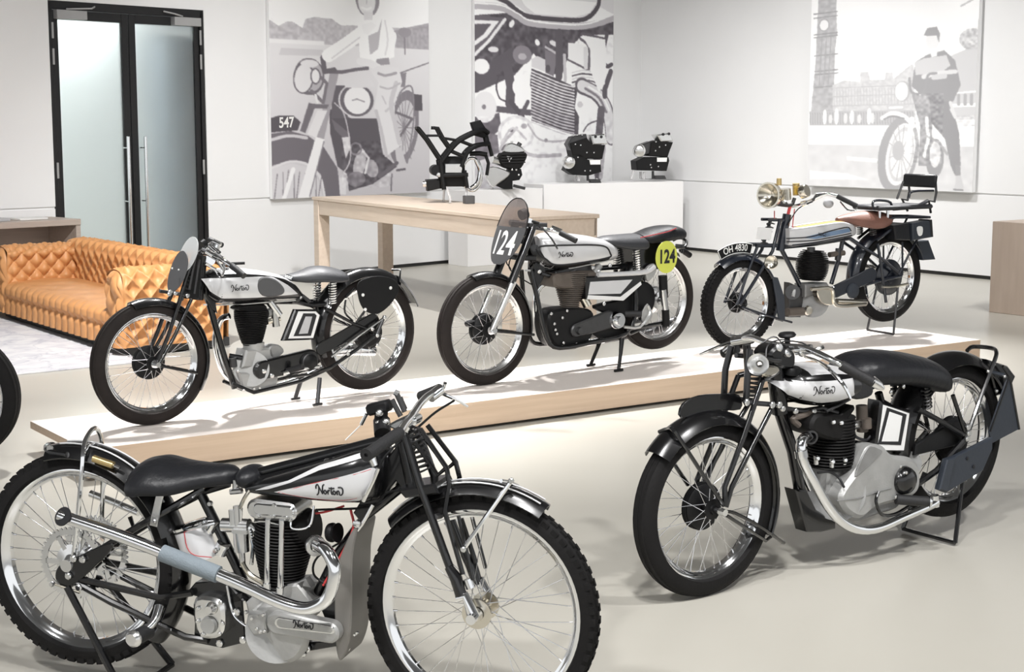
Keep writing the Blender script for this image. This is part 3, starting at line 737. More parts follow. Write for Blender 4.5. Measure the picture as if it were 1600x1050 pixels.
    T(r, 'steering_head', F, [(0.425,0.000,0.861), (0.459,0.000,0.710)], 0.026, n=14)
    for s in (-1, 1):
        T(r, 'fork_blade', F, [my((0.453,-0.050,0.875), s), my((0.500,-0.060,0.741), s), my((0.553,-0.065,0.605), s), my((0.602,-0.068,0.481), s)], 0.0125, n=10)
        T(r, 'fork_slider', F, [my((0.593,-0.070,0.498), s), my((0.617,-0.070,0.463), s), my((0.635,-0.072,0.407), s)], [0.013, 0.019, 0.017], n=10)
        T(r, 'fork_stay', F, [my((0.494,-0.030,0.892), s), my((0.579,-0.040,0.783), s), my((0.589,-0.045,0.737), s), my((0.576,-0.050,0.656), s), my((0.634,-0.060,0.475), s)], 0.0075)
        T(r, 'fork_stay', F, [my((0.618,-0.050,0.646), s), my((0.665,-0.060,0.461), s)], 0.006)
        T(r, 'fork_link', F, [my((0.483,-0.040,0.850), s), my((0.552,-0.040,0.761), s), my((0.579,-0.040,0.785), s)], 0.007)
        T(r, 'wheel_clamp', 'chrome', [my((0.622,-0.075,0.407), s), my((0.646,-0.075,0.416), s), (fx, s * 0.075, fz)], [0.014, 0.015, 0.02], n=12)
    PR(r, 'fork_yoke', F, [(0.434,0.715), (0.552,0.741), (0.566,0.711), (0.459,0.690)], -0.07, 0.07, 0.006)
    T(r, 'fork_bridge', 'dark_steel', [(0.550,-0.065,0.641), (0.556,0.065,0.619)], 0.009)
    spring(r, (0.450,0.000,0.887), (0.495,0.000,0.761), 0.024, 9, 0.0035)
    T(r, 'axle_nut', 'chrome', [(fx, -0.055, fz), (fx, -0.105, fz)], [0.022, 0.015], n=12); T(r, 'hub_flange', 'nickel', [(fx, -0.05, fz), (fx, -0.043, fz)], 0.045, n=28)
    T(r, 'fork_rod', 'chrome', [(0.648,-0.060,0.462), (0.658,-0.060,0.436)], 0.014, n=10)
    # handlebar
    hb = MB().tube([(0.496,-0.200,0.915), (0.481,-0.120,0.922), (0.470,-0.050,0.924), (0.461,0.000,0.928), (0.438,0.120,0.935), (0.426,0.220,0.941), (0.431,0.300,0.945)], 0.0125, 12, sub=5).build('handlebar', 'chrome', r)
    MB().tube([(0.472,-0.380,0.888), (0.496,-0.200,0.915)], [0.0175, 0.0175], 14).build('grip', 'grip_rubber', hb); MB().lathe([(0.006, 0), (0.0185, 0), (0.0185, 0.01), (0.006, 0.01), (0.006, 0)], (0.471,-0.386,0.888), Vector((0.496,-0.200,0.915)) - Vector((0.472,-0.380,0.888)), 14).build('grip_end', 'grip_rubber', hb)
    MB().tube([(0.337,0.400,0.906), (0.435,0.300,0.951)], 0.0165, 14).build('grip', 'grip_rubber', hb)
    PR(r, 'bar_clamp', 'chrome', smooth_poly([(0.401,0.898), (0.441,0.924), (0.483,0.930), (0.486,0.906), (0.461,0.885), (0.468,0.824), (0.454,0.823), (0.442,0.877)], 3), -0.05, 0.01, 0.006)
    T(r, 'lever', 'chrome', [(0.438,0.300,0.939), (0.457,0.320,0.925), (0.477,0.360,0.905), (0.494,0.400,0.880)], [0.007, 0.006, 0.005, 0.004], sub=3); T(r, 'lever', 'chrome', [(0.446,0.290,0.948), (0.457,0.280,0.961), (0.462,0.280,0.977)], 0.006)
    T(r, 'lever_clamp', 'chrome', [(0.423,0.250,0.932), (0.442,0.290,0.951)], 0.018, n=10); T(r, 'lever', 'chrome', [(0.468,-0.340,0.870), (0.478,-0.340,0.849)], [0.012, 0.008])
    T(r, 'cable', 'black_satin', [(0.472,-0.030,0.887), (0.406,-0.080,0.819), (0.382,-0.090,0.766), (0.339,-0.100,0.685)], 0.0035, sub=4); T(r, 'cable', 'polished_alloy', [(0.398,-0.120,0.788), (0.380,-0.120,0.746), (0.345,-0.110,0.684)], 0.006, sub=3)
    T(r, 'cable', 'black_satin', [(0.435,-0.030,0.705), (0.389,-0.040,0.694), (0.338,-0.040,0.649), (0.161,-0.040,0.626)], 0.0035, sub=4); T(r, 'cable', 'black_satin', [(0.408,0.030,0.713), (0.368,0.030,0.690), (0.317,0.030,0.644)], 0.003, sub=4); T(r, 'cable', 'black_satin', [(0.473,0.330,0.910), (0.459,0.200,0.897), (0.452,0.060,0.875)], 0.004, sub=4)
    # instrument cluster behind the bars
    m = MB(); m.box((0.334,0.050,0.932), (0.075, 0.05, 0.035), Matrix.Rotation(R(-15), 3, 'Y'), 0.008); m.cyl((0.337,0.050,0.887), (0.341,0.050,0.925), 0.02, 12); m.cyl((0.364,0.000,0.861), (0.341,0.050,0.891), 0.026, 12); m.build('magneto_cutout', 'black_satin', r)
    m = MB()
    for q in ((0.346,0.020,0.921), (0.344,0.020,0.889), (0.367,0.020,0.895), (0.357,0.010,0.876)): m.sphere(q, 0.012, 10, 6)
    m.build('cutout_knob', 'polished_alloy', r)
    for a_, b_ in (((0.397,0.030,0.983), (0.423,0.030,0.927)), ((0.382,0.030,0.962), (0.410,0.030,0.913)), ((0.396,0.060,0.964), (0.413,0.060,0.928))): T(r, 'damper_rod', 'dark_steel', [a_, b_], 0.008)
    T(r, 'damper_cap', 'chrome', [(0.392,0.030,0.985), (0.404,0.030,0.980)], 0.009); T(r, 'lanyard', 'paper', [(0.298,0.030,0.906), (0.283,0.030,0.881), (0.235,0.020,0.832)], 0.002); T(r, 'lanyard_clip', 'chrome', [(0.300,0.030,0.913), (0.283,0.030,0.881)], 0.006)
    # engine
    T(r, 'crankcase', 'cast_alloy', [(-0.027,0.070,0.194), (0.045,-0.075,0.250)], [0.098, 0.098], n=40)
    LA(r, 'crankcase_cover', 'cast_alloy', [(0, 0.02), (0.085, 0.02), (0.098, 0.008), (0.1, 0)], (0.051,-0.075,0.247), (0, -1, 0), 40)
    PR(r, 'crankcase_neck', 'cast_alloy', [(-0.074,0.319), (-0.009,0.379), (0.105,0.396), (0.160,0.336), (0.128,0.274), (-0.063,0.254)], -0.055, 0.055, 0.008)
    PR(r, 'engine_mount', 'cast_alloy_grey', [(0.100,0.386), (0.144,0.385), (0.126,0.412), (0.100,0.398), (0.093,0.338), (0.137,0.337)], -0.05, -0.01, 0.004)
    tc = PR(r, 'timing_cover', 'cast_alloy', stadium((0.061,0.286), (0.231,0.274), 0.036, 0.032), -0.118, -0.07, 0.008)
    pl = PR(r, 'cover_rib', 'polished_alloy', stadium((0.074,0.291), (0.239,0.286), 0.018, 0.013), -0.121, -0.115, 0.002)
    o2 = (0.151,0.293)
    PR(r, 'cover_panel', 'cast_alloy', stadium((0.078,0.292), (0.236,0.287), 0.0135, 0.009), -0.1225, -0.118, 0.001)
    dv = Vector((0.236,0.287)) - Vector((0.078,0.292)); dv.normalize()
    norton(tc, lambda u, v: (o2[0] + (u * dv.x - v * dv.y) * 0.062, -0.1235, o2[1] + (u * dv.y + v * dv.x) * 0.062), 0.062)
    PR(r, 'oil_pump', 'cast_alloy', [(-0.036,0.309), (0.021,0.318), (0.025,0.250), (-0.019,0.240), (-0.043,0.273)], -0.115, -0.06, 0.006)
    bolts(r, [(0.020,-0.117,0.311), (0.022,-0.117,0.261), (-0.018,-0.117,0.296), (-0.003,-0.117,0.265), (0.009,-0.117,0.257), (-0.046,-0.100,0.308)], 0.006, (0, -1, 0))
    bolts(r, [(-0.014,-0.060,0.158), (0.062,-0.060,0.157), (0.124,-0.060,0.181)], 0.010, (0, -1, 0), 0.012)
    bt = Vector((0.038,0.000,0.586)) - Vector((0.024,0.000,0.361)); ti = math.degrees(math.atan2(bt.x, bt.z)); Lb = bt.length
    barrel(r, (0.024,0.000,0.361), 0.088, Lb * 0.98, 22, ti, r_fn=lambda t: 0.062 + 0.030 * min(1, t * 1.7))
    T(r, 'cylinder_head', 'black_fin', [(0.085,0.000,0.557), (0.141,0.000,0.565)], [0.06, 0.05], n=20)
    T(r, 'cylinder_base', 'cast_alloy_grey', [(0.023,0.000,0.340), (0.024,0.000,0.367)], 0.062, n=24)
    rb = PR(r, 'rocker_box', 'polished_alloy', stadium((-0.012,0.628), (0.094,0.626), 0.031, 0.028), -0.095, 0.03, 0.008)
    PR(r, 'rocker_cover', 'chrome', stadium((0.001,0.631), (0.101,0.630), 0.018, 0.017), -0.102, -0.09, 0.004)
    bolts(rb, [(-0.001,-0.097,0.608), (0.052,-0.100,0.613), (0.094,-0.097,0.613), (0.054,-0.100,0.648), (0.103,-0.090,0.603)], 0.006, (0, -1, 0))
    for q0, q1 in (((0.026,-0.085,0.598), (0.016,-0.085,0.380)), ((0.071,-0.085,0.599), (0.060,-0.085,0.370))):
        pt = MB().tube([q0, q1], 0.0095, 12).build('pushrod_tube', 'chrome', r)
        d = Vector(q1) - Vector(q0); MB().tube([Vector(q1) - d * 0.09, q1], 0.013, 12).build('tube_collar', 'chrome', pt)
    T(r, 'oil_pipe', 'chrome', [(0.098,-0.080,0.603), (0.103,-0.085,0.577), (0.143,-0.085,0.579), (0.163,-0.080,0.596), (0.169,-0.070,0.646)], 0.0035, sub=5)
    T(r, 'oil_pipe', 'chrome', [(-0.026,-0.075,0.583), (0.017,-0.080,0.588), (0.067,-0.080,0.580)], 0.003, sub=4)
    T(r, 'oil_pipe', 'chrome', [(-0.132,-0.060,0.371), (-0.115,-0.060,0.289), (-0.073,-0.080,0.263), (-0.031,-0.100,0.259)], 0.004, sub=5)
    LA(r, 'exhaust_nut', 'polished_alloy', [(0.018, 0), (0.030, 0), (0.031, 0.006), (0.029, 0.012), (0.031, 0.018), (0.029, 0.022), (0.018, 0.022)], (0.179,-0.090,0.534), Vector((0.6, -0.8, 0.0)), 20)
    LA(r, 'spark_plug_cover', 'black_satin', [(0, 0), (0.028, 0), (0.03, 0.01), (0.026, 0.02), (0.03, 0.03), (0, 0.03)], (0.197,-0.020,0.554), Vector((1, -0.2, 0.1)), 20)
    # exhaust with grey wrap and slash cut end
    ex = MB().tube([(0.202,-0.120,0.544), (0.250,-0.160,0.539), (0.282,-0.180,0.491), (0.262,-0.180,0.410), (0.214,-0.180,0.374), (0.165,-0.180,0.367), (0.092,-0.180,0.382), (0.001,-0.180,0.414), (-0.092,-0.180,0.443), (-0.385,-0.190,0.530), (-0.586,-0.200,0.581), (-0.617,-0.200,0.588)], 0.0195, 18, sub=5)
    exo = ex.build('exhaust_pipe', 'chrome', r)
    T(r, 'exhaust_wrap', 'grey_wrap', [(-0.095,-0.180,0.444), (-0.277,-0.188,0.497)], 0.026, n=18)
    e0 = Vector((-0.606,-0.200,0.585)); ed = (Vector((-0.617,-0.200,0.588)) - Vector((-0.385,-0.190,0.530))).normalized()
    MB().lathe([(0, 0.004), (0.030, 0.004), (0.030, 0.0), (0, 0.0)], Vector((-0.598,-0.200,0.582)) + Vector((0, -0.0135, 0.008)), Vector((-0.18, -0.86, 0.48)), 20).build('exhaust_mouth', 'black_letter', exo)
    T(r, 'exhaust_tip', 'chrome', [(-0.586,-0.200,0.581), (-0.602,-0.200,0.585), (-0.620,-0.203,0.591)], [0.0195, 0.021, 0.0185], n=18)
    # carburettor and oil tank
    m = MB(); m.cyl((-0.090,-0.040,0.548), (-0.088,-0.040,0.477), 0.024, 16); m.cyl((-0.156,-0.030,0.552), (-0.066,-0.030,0.556), 0.022, 16); m.cyl((-0.088,-0.040,0.477), (-0.086,-0.040,0.429), 0.010, 10); m.cyl((-0.066,-0.030,0.553), (-0.020,-0.020,0.530), 0.018, 12); m.box((-0.084,-0.045,0.544), (0.05, 0.04, 0.012)); m.cyl((-0.102,-0.040,0.618), (-0.100,-0.040,0.553), 0.012, 12)
    m.build('carburettor', 'polished_alloy', r)
    for pts, rr in (([(-0.115,-0.050,0.608), (-0.113,-0.050,0.560)], 0.009), ([(-0.088,-0.040,0.613), (-0.091,-0.040,0.571)], 0.006), ([(-0.056,-0.050,0.553), (-0.044,-0.050,0.501), (-0.052,-0.050,0.441)], 0.006), ([(-0.122,-0.040,0.661), (-0.083,-0.040,0.667)], 0.009), ([(-0.107,-0.030,0.698), (-0.107,-0.030,0.657)], 0.012)): T(r, 'carburettor_fitting', 'chrome', pts, rr)
    T(r, 'fuel_pipe', 'nickel', [(-0.033,-0.050,0.696), (-0.061,-0.060,0.656), (-0.086,-0.050,0.616)], 0.006, sub=4); T(r, 'fuel_pipe', 'nickel', [(-0.084,-0.050,0.444), (-0.059,-0.050,0.410), (-0.009,-0.050,0.385)], 0.008, sub=4)
    ot = T(r, 'oil_tank', 'silver_paint', [(-0.264,-0.030,0.531), (-0.231,-0.030,0.437)], 0.055, n=28)
    MB().tube([(-0.260,-0.083,0.539), (-0.211,-0.083,0.555), (-0.168,-0.060,0.565)], 0.006, 8).build('tank_band', 'chrome', ot)
    MB().lathe([(0, 0.0), (0.058, 0.0), (0.06, 0.008), (0.05, 0.014), (0, 0.016)], (-0.267,-0.030,0.537), Vector((-0.264,-0.030,0.531)) - Vector((-0.231,-0.030,0.437)), 24).build('oil_cap', 'chrome', ot)
    T(ot, 'pin_line', 'red_line', [(-0.259,-0.086,0.534), (-0.250,-0.087,0.488), (-0.224,-0.088,0.466), (-0.170,-0.080,0.462)], 0.0015, sub=3)
    for q in ((-0.207,-0.030,0.543), (-0.168,-0.030,0.474)): MB().cyl((q[0] - 0.008, -0.02, q[2] - 0.016), (q[0] + 0.008, -0.02, q[2] + 0.016), 0.022, 14).build('frame_clip', 'chrome', r)
    bolts(r, [(-0.209,-0.045,0.545), (-0.173,-0.045,0.474), (-0.196,-0.030,0.617)], 0.009, (0, -1, 0), 0.012)
    # gearbox and magneto
    gb = PR(r, 'gearbox', 'polished_alloy', smooth_poly([(-0.228,0.329), (-0.147,0.331), (-0.129,0.278), (-0.144,0.217), (-0.209,0.204), (-0.234,0.250)], 3), -0.09, 0.05, 0.01)
    LA(gb, 'gearbox_cover', 'cast_alloy', [(0, 0.012), (0.024, 0.012), (0.028, 0)], (-0.178,-0.092,0.251), (0, -1, 0), 20); LA(gb, 'gearbox_cover', 'polished_alloy', [(0, 0.02), (0.012, 0.02), (0.018, 0.008), (0.02, 0)], (-0.170,-0.092,0.304), (0, -1, 0), 20)
    bolts(gb, [(-0.214,-0.092,0.300), (-0.216,-0.092,0.259), (-0.200,-0.092,0.219), (-0.142,-0.092,0.227), (-0.131,-0.092,0.261), (-0.136,-0.092,0.327)], 0.007, (0, -1, 0))
    T(r, 'magneto', 'black_satin', [(0.213,-0.030,0.335), (0.177,0.050,0.306)], 0.034, n=20)
    T(r, 'ignition_lead', 'red_cable', [(0.266,-0.020,0.630), (0.278,-0.030,0.575), (0.234,-0.030,0.484), (0.177,-0.030,0.390)], 0.004, sub=5); T(r, 'ignition_lead', 'black_satin', [(0.243,-0.020,0.534), (0.160,-0.030,0.477), (0.146,-0.030,0.423), (0.189,-0.030,0.392)], 0.0035, sub=5); T(r, 'ignition_lead', 'red_cable', [(0.156,-0.030,0.612), (0.193,-0.030,0.621), (0.249,-0.030,0.642)], 0.0035, sub=3)
    # front shield
    sh = [(0.290,0.577), (0.309,0.587), (0.292,0.498), (0.288,0.333), (0.279,0.243), (0.257,0.184), (0.241,0.185), (0.233,0.250), (0.234,0.410), (0.252,0.495)]
    PR(r, 'engine_shield', 'shield_grey', smooth_poly(sh, 3), -0.075, 0.075, 0.004)
    T(r, 'shield_trim', 'polished_alloy', [(0.350,-0.050,0.659), (0.317,-0.060,0.598), (0.282,-0.065,0.555)], 0.006, sub=3); bolts(r, [(0.307,-0.070,0.603)], 0.012, (0, -1, 0)); bolts(r, [(0.300,-0.077,0.265), (0.307,-0.077,0.271)], 0.005, (0, -1, 0))
    # footrest
    T(r, 'footrest_arm', 'chrome', [(-0.331,-0.120,0.303), (-0.329,-0.160,0.268), (-0.350,-0.200,0.243)], [0.016, 0.013, 0.012], n=12, sub=3)
    T(r, 'footrest', 'grip_rubber', [(-0.344,-0.170,0.240), (-0.348,-0.250,0.242)], 0.024, n=16); LA(r, 'footrest_cap', 'polished_alloy', [(0, 0.012), (0.018, 0.012), (0.026, 0.002), (0.027, -0.006), (0, -0.006)], (-0.348,-0.250,0.242), Vector((-0.348,-0.250,0.242)) - Vector((-0.344,-0.170,0.240)), 18)
    T(r, 'footrest_arm', 'chrome', [(-0.738,0.150,0.565), (-0.661,0.150,0.544), (-0.546,0.130,0.519)], 0.012, n=10)
    return r
bike_speedway()

# ---------------------------------------------------------------- road motorcycle in the right foreground
def bike_roadster():
    r = thing('road_motorcycle', 'black girder fork motorcycle with silver tank and large black saddle in the right foreground', 'motorcycle', (1.308, 5.919, 0.003), 215.85, 'vintage motorcycles')
    fx, fz, rx, rz = 0.712, 0.341, -0.712, 0.427
    wheel(r, fx, fz, 0.340, 0.088, 0.272, 0.04, 0.11, 40, hub='black_satin', drum=0.088, drum_side=-1)
    wheel(r, rx, rz, 0.340, 0.095, 0.270, 0.045, 0.12, 40, hub='black_satin', drum=0.10, drum_side=1)
    mudguard(r, fx, fz, 0.372, 42, 206, 0.135, 0.045)
    mudguard(r, rx, rz, 0.385, 20, 150, 0.155, 0.05)
    mudguard(r, rx, rz, 0.375, -30, 24, 0.13, 0.04)
    F = 'black_paint'
    fp = PR(r, 'number_plate', F, smooth_poly([(0.841,0.699), (0.836,0.751), (0.755,0.774), (0.640,0.768), (0.549,0.754), (0.541,0.697), (0.682,0.710)], 3), -0.006, 0.006, 0.002)
    # front mudguard stays
    T(r, 'mudguard_stay', F, [(0.903,-0.050,0.645), (0.906,0.000,0.665), (0.926,0.060,0.667), (0.815,0.070,0.520), (0.687,0.075,0.358)], 0.008, sub=3)
    T(r, 'mudguard_stay', F, [(0.694,0.075,0.338), (0.628,0.075,0.320), (0.492,0.075,0.246), (0.389,0.050,0.185), (0.281,0.000,0.130)], 0.007, sub=3)
    T(r, 'mudguard_stay', F, [(0.672,0.075,0.318), (0.445,0.060,0.179), (0.345,0.000,0.172), (0.257,-0.030,0.120)], 0.007)
    for a_, b_ in (((0.801,-0.075,0.502), (0.732,-0.075,0.414)), ((0.615,-0.060,0.578), (0.683,-0.070,0.443)), ((0.575,-0.050,0.564), (0.638,-0.070,0.425))): T(r, 'mudguard_stay', F, [a_, b_], 0.008)
    # girder fork
    for s in (-1, 1):
        T(r, 'fork_blade', F, [my((0.487,0.065,0.814), s), my((0.586,0.070,0.610), s), my((0.685,0.075,0.429), s), my((0.683,0.078,0.358), s)], 0.011, n=10)
        T(r, 'fork_blade', F, [my((0.423,0.060,0.708), s), my((0.535,0.070,0.573), s), my((0.648,0.075,0.424), s), my((0.679,0.078,0.352), s)], 0.010, n=10)
        T(r, 'fork_link', 'dark_steel', [my((0.563,0.055,0.735), s), my((0.414,0.055,0.710), s)], 0.010, n=10)
        T(r, 'fork_link', F, [my((0.487,0.065,0.814), s), my((0.376,0.035,0.833), s)], 0.011, n=10)
        T(r, 'fork_link', F, [my((0.516,0.050,0.897), s), my((0.380,0.050,0.878), s)], 0.010, n=10)
        T(r, 'fork_blade', F, [my((0.542,0.050,0.936), s), my((0.562,0.060,0.842), s), my((0.567,0.060,0.733), s)], 0.013, n=10)
    T(r, 'fork_bridge', F, [(0.495,0.065,0.806), (0.363,-0.065,0.774)], 0.011, n=10); T(r, 'fork_bridge', F, [(0.573,0.070,0.742), (0.434,-0.070,0.705)], 0.012, n=10)
    bolts(r, [(0.576,0.068,0.739), (0.440,0.068,0.714), (0.401,0.068,0.710), (0.526,0.060,0.899)], 0.014, (0, 1, 0), 0.012)
    spring(r, (0.464,0.000,0.837), (0.470,0.000,0.738), 0.026, 6, 0.005)
    T(r, 'steering_head', F, [(0.363,0.000,0.876), (0.321,0.000,0.659)], 0.034, n=16)
    T(r, 'steering_stem', F, [(0.510,0.000,0.945), (0.498,0.000,0.840)], 0.016, n=10)
    T(r, 'axle_nut', 'polished_alloy', [(fx, 0.08, fz), (fx, 0.11, fz)], 0.014, n=8)
    # frame
    T(r, 'down_tube', F, [(0.321,0.000,0.659), (0.245,0.000,0.498), (0.197,0.000,0.324), (0.150,0.000,0.185)], 0.024, n=12)
    T(r, 'frame_tube', F, [(0.323,0.000,0.716), (-0.127,0.000,0.687)], 0.018, n=10)
    T(r, 'seat_tube', F, [(-0.255,0.000,0.677), (-0.379,0.000,0.391), (-0.440,0.000,0.202)], 0.017, n=10)
    PR(r, 'engine_cradle', F, [(0.257,0.348), (0.193,0.336), (0.134,0.248), (0.019,0.178), (0.018,0.151), (0.103,0.151), (0.186,0.165)], -0.035, 0.035, 0.006)
    for s in (-1, 1):
        T(r, 'seat_stay', F, [my((-0.396,0.090,0.608), s), my((-0.565,0.095,0.528), s), my((-0.706,0.100,0.456), s)], 0.012); T(r, 'seat_stay', F, [my((-0.622,0.090,0.641), s), my((-0.705,0.100,0.467), s)], 0.010)
        T(r, 'chain_stay', F, [my((-0.398,0.090,0.282), s), my((-0.524,0.095,0.327), s), my((-0.712,0.100,0.449), s)], 0.014)
        T(r, 'chain_stay', F, [my((-0.455,0.085,0.742), s), my((-0.463,0.085,0.599), s)], 0.011)
    PR(r, 'chain_case', 'black_satin', [(-0.416,0.451), (-0.610,0.510), (-0.720,0.462), (-0.712,0.414), (-0.408,0.405)], 0.055, 0.075, 0.005)
    bolts(r, [(-0.701,0.110,0.500), (-0.699,0.110,0.449), (-0.708,0.110,0.472)], 0.015, (0, 1, 0), 0.012)
    # tank
    tk = Tank([(0.328, 0.729, 0.797, 0.055, 2.4), (0.289, 0.711, 0.829, 0.10, 2.5), (0.218, 0.684, 0.841, 0.128, 2.6), (0.127, 0.672, 0.837, 0.138, 2.6), (0.035, 0.679, 0.819, 0.132, 2.6), (-0.059, 0.695, 0.789, 0.115, 2.5), (-0.136, 0.707, 0.755, 0.09, 2.4), (-0.184, 0.704, 0.727, 0.05, 2.2)])
    t = tk.build(r, 'black_paint')
    tk.panel([(0.437,0.812), (0.364,0.799), (0.287,0.794), (0.181,0.790), (0.042,0.787), (0.039,0.716), (0.121,0.703), (0.211,0.701), (0.284,0.719), (0.336,0.742), (0.398,0.779)], t, 'silver_paint', 1)
    top_panel(tk, t, 'silver_paint', -0.066, 0.255, -0.86, 0.86)
    lo = (0.213,0.753)
    norton(t, lambda u, v: (lo[0] - u * 0.09, tk.y(lo[0] - u * 0.09, lo[1] + v * 0.09) + 0.002, lo[1] + v * 0.09), 0.09, thick=0.02)
    for s in (-1, 1): PR(t, 'knee_grip', 'grip_rubber', smooth_poly([(0.037,0.783), (-0.061,0.769), (-0.074,0.704), (0.038,0.703)], 4), s * 0.095, s * 0.125, 0.008)
    m = MB().lathe([(0, 0.03), (0.03, 0.028), (0.036, 0.018), (0.036, 0), (0, 0)], (0.291,0.030,0.814), (0, 0.1, 1), 20); m.build('filler_cap', 'black_satin', t)
    T(r, 'chain_guard', 'dark_steel', [(0.170,0.100,0.663), (0.098,0.100,0.678), (0.034,0.100,0.697)], 0.006)
    # handlebar, grips, levers
    hb = MB().tube([(0.301,-0.340,0.857), (0.283,-0.300,0.896), (0.314,-0.180,0.933), (0.338,-0.060,0.929), (0.315,0.020,0.924), (0.312,0.100,0.928), (0.322,0.190,0.918), (0.298,0.280,0.885), (0.267,0.300,0.867)], 0.0125, 12, sub=5).build('handlebar', 'chrome', r)
    MB().tube([(0.299,0.285,0.883), (0.202,0.360,0.817)], 0.019, 14).build('grip', 'grip_rubber', hb); MB().tube([(0.205,0.355,0.823), (0.182,0.370,0.805), (0.166,0.380,0.792)], [0.021, 0.017, 0.006], 14).build('bar_end_lever', 'polished_alloy', hb)
    MB().tube([(0.286,-0.360,0.846), (0.274,-0.290,0.873)], 0.019, 14).build('grip', 'grip_rubber', hb)
    T(r, 'lever', 'chrome', [(0.285,-0.280,0.905), (0.318,-0.310,0.894), (0.357,-0.360,0.866), (0.377,-0.400,0.845)], [0.009, 0.007, 0.006, 0.004], sub=3)
    T(r, 'lever', 'chrome', [(0.341,0.140,0.901), (0.332,0.200,0.890), (0.336,0.260,0.868), (0.332,0.320,0.825), (0.322,0.340,0.791), (0.315,0.350,0.766)], [0.005, 0.006, 0.008, 0.008, 0.006, 0.005], sub=4)
    T(r, 'lever_clamp', 'chrome', [(0.315,0.070,0.915), (0.292,0.130,0.923)], 0.020, n=12); T(r, 'lever_clamp', 'chrome', [(0.312,-0.280,0.907), (0.285,-0.200,0.928)], 0.018, n=12); T(r, 'lever', 'chrome', [(0.292,0.130,0.920), (0.279,0.150,0.925), (0.259,0.160,0.933)], 0.007)
    PR(r, 'bar_clamp', F, smooth_poly([(0.432,0.907), (0.365,0.939), (0.294,0.901), (0.300,0.839), (0.379,0.853)], 4), -0.05, 0.05, 0.01)
    LA(r, 'damper_knob', 'black_satin', [(0, 0.018), (0.03, 0.016), (0.036, 0.008), (0.03, 0), (0.012, -0.004), (0.010, -0.045), (0, -0.045)], (0.291,0.000,0.956), (0.1, 0, 1), 24)
    bolts(r, [(0.384,0.040,0.927), (0.346,0.050,0.903), (0.310,0.090,0.908)], 0.018, (0, 1, 0.3), 0.016)
    for pts in ([(0.291,0.030,0.942), (0.330,0.000,0.948), (0.419,0.020,0.933), (0.456,0.050,0.861)], [(0.332,0.200,0.911), (0.313,0.100,0.946), (0.330,0.000,0.936), (0.411,0.030,0.878)], [(0.310,-0.300,0.898), (0.365,-0.250,0.812), (0.436,-0.200,0.711)], [(0.400,-0.050,0.923), (0.345,-0.020,0.959), (0.312,0.000,0.928)]): T(r, 'cable', 'dark_steel', pts, 0.003, sub=5)
    # horn
    hd = Vector((0.544,0.090,0.888)) - Vector((0.477,0.070,0.865)); hd = Vector((0.8, 0.62, 0.12))
    h = MB().lathe([(0.010, -0.05), (0.014, -0.02), (0.026, 0.004), (0.038, 0.016), (0.041, 0.02), (0.036, 0.016), (0.022, 0.0), (0.008, -0.03)], (0.535,0.090,0.883), hd, 24).build('horn', 'polished_alloy', r)
    PR(r, 'horn_body', 'nickel', smooth_poly([(0.512,0.870), (0.462,0.871), (0.414,0.855), (0.418,0.837), (0.469,0.826), (0.520,0.847)], 4), 0.05, 0.085, 0.008)
    # saddle with springs
    saddle(r, [(-0.035, 0.806, 0.06, 0.07, 0.005), (-0.091, 0.853, 0.12, 0.125, 0.015), (-0.211, 0.862, 0.135, 0.15, 0.02), (-0.350, 0.843, 0.13, 0.155, 0.02), (-0.476, 0.815, 0.135, 0.152, 0.018), (-0.550, 0.784, 0.125, 0.14, 0.016), (-0.584, 0.750, 0.085, 0.115, 0.01), (-0.593, 0.722, 0.04, 0.10, 0.008)], 'leather_black')
    bolts(r, [(-0.438,0.140,0.763), (-0.513,0.120,0.759), (-0.226,0.150,0.728), (-0.186,0.120,0.705)], 0.009, (0, 1, 0), 0.006)
    for s in (-1, 1): spring(r, my((-0.455,0.080,0.688), s), my((-0.469,0.080,0.598), s), 0.02, 6, 0.004)
    # rear carrier loop, number plate, tool panel
    T(r, 'grab_rail', F, [(-0.906,-0.060,0.788), (-0.948,-0.060,0.802), (-0.996,0.000,0.799), (-0.949,0.060,0.792), (-0.910,0.080,0.758), (-0.835,0.090,0.656), (-0.730,0.095,0.467)], 0.0095, sub=3)
    bk = PR(r, 'rear_plate', 'slate_plate', [(-0.995,0.661), (-1.024,0.679), (-1.108,0.435), (-0.920,0.395), (-0.891,0.448)], 0.075, 0.082, 0.002)
    T(bk, 'plate_edge', F, [(-0.968,0.082,0.731), (-1.021,0.082,0.680), (-1.105,0.082,0.435)], 0.006); T(bk, 'plate_edge', F, [(-1.017,0.082,0.680), (-0.898,0.082,0.450)], 0.005)
    PR(r, 'tail_panel', F, [(-0.889,0.766), (-1.040,0.721), (-1.098,0.671), (-1.048,0.600), (-0.969,0.596)], 0.0, 0.06, 0.006)
    T(r, 'tail_lamp', 'black_satin', [(-1.018,0.000,0.624), (-1.078,0.000,0.625)], 0.04, n=18); T(r, 'plate_strut', 'slate_plate', [(-0.901,0.060,0.711), (-0.980,0.080,0.690)], 0.009)
    bolts(r, [(-0.973,0.085,0.687), (-0.864,0.080,0.719), (-0.956,0.060,0.621)], 0.008, (0, 1, 0), 0.01)
    tp = PR(r, 'tool_panel', 'slate_plate', [(-0.539,0.383), (-0.596,0.387), (-0.848,0.438), (-0.849,0.388), (-0.790,0.300), (-0.547,0.237), (-0.494,0.259)], 0.11, 0.135, 0.004)
    PR(tp, 'panel_rim', 'slate_plate', [(-0.526,0.387), (-0.583,0.389), (-0.536,0.245), (-0.483,0.263)], 0.13, 0.15, 0.005)
    bolts(tp, [(-0.674,0.137,0.370), (-0.719,0.137,0.329)], 0.008, (0, 1, 0), 0.003, 'black_letter')
    # engine
    barrel(r, (0.026,0.000,0.404), 0.097, 0.21, 17, 0, rx=1.0)
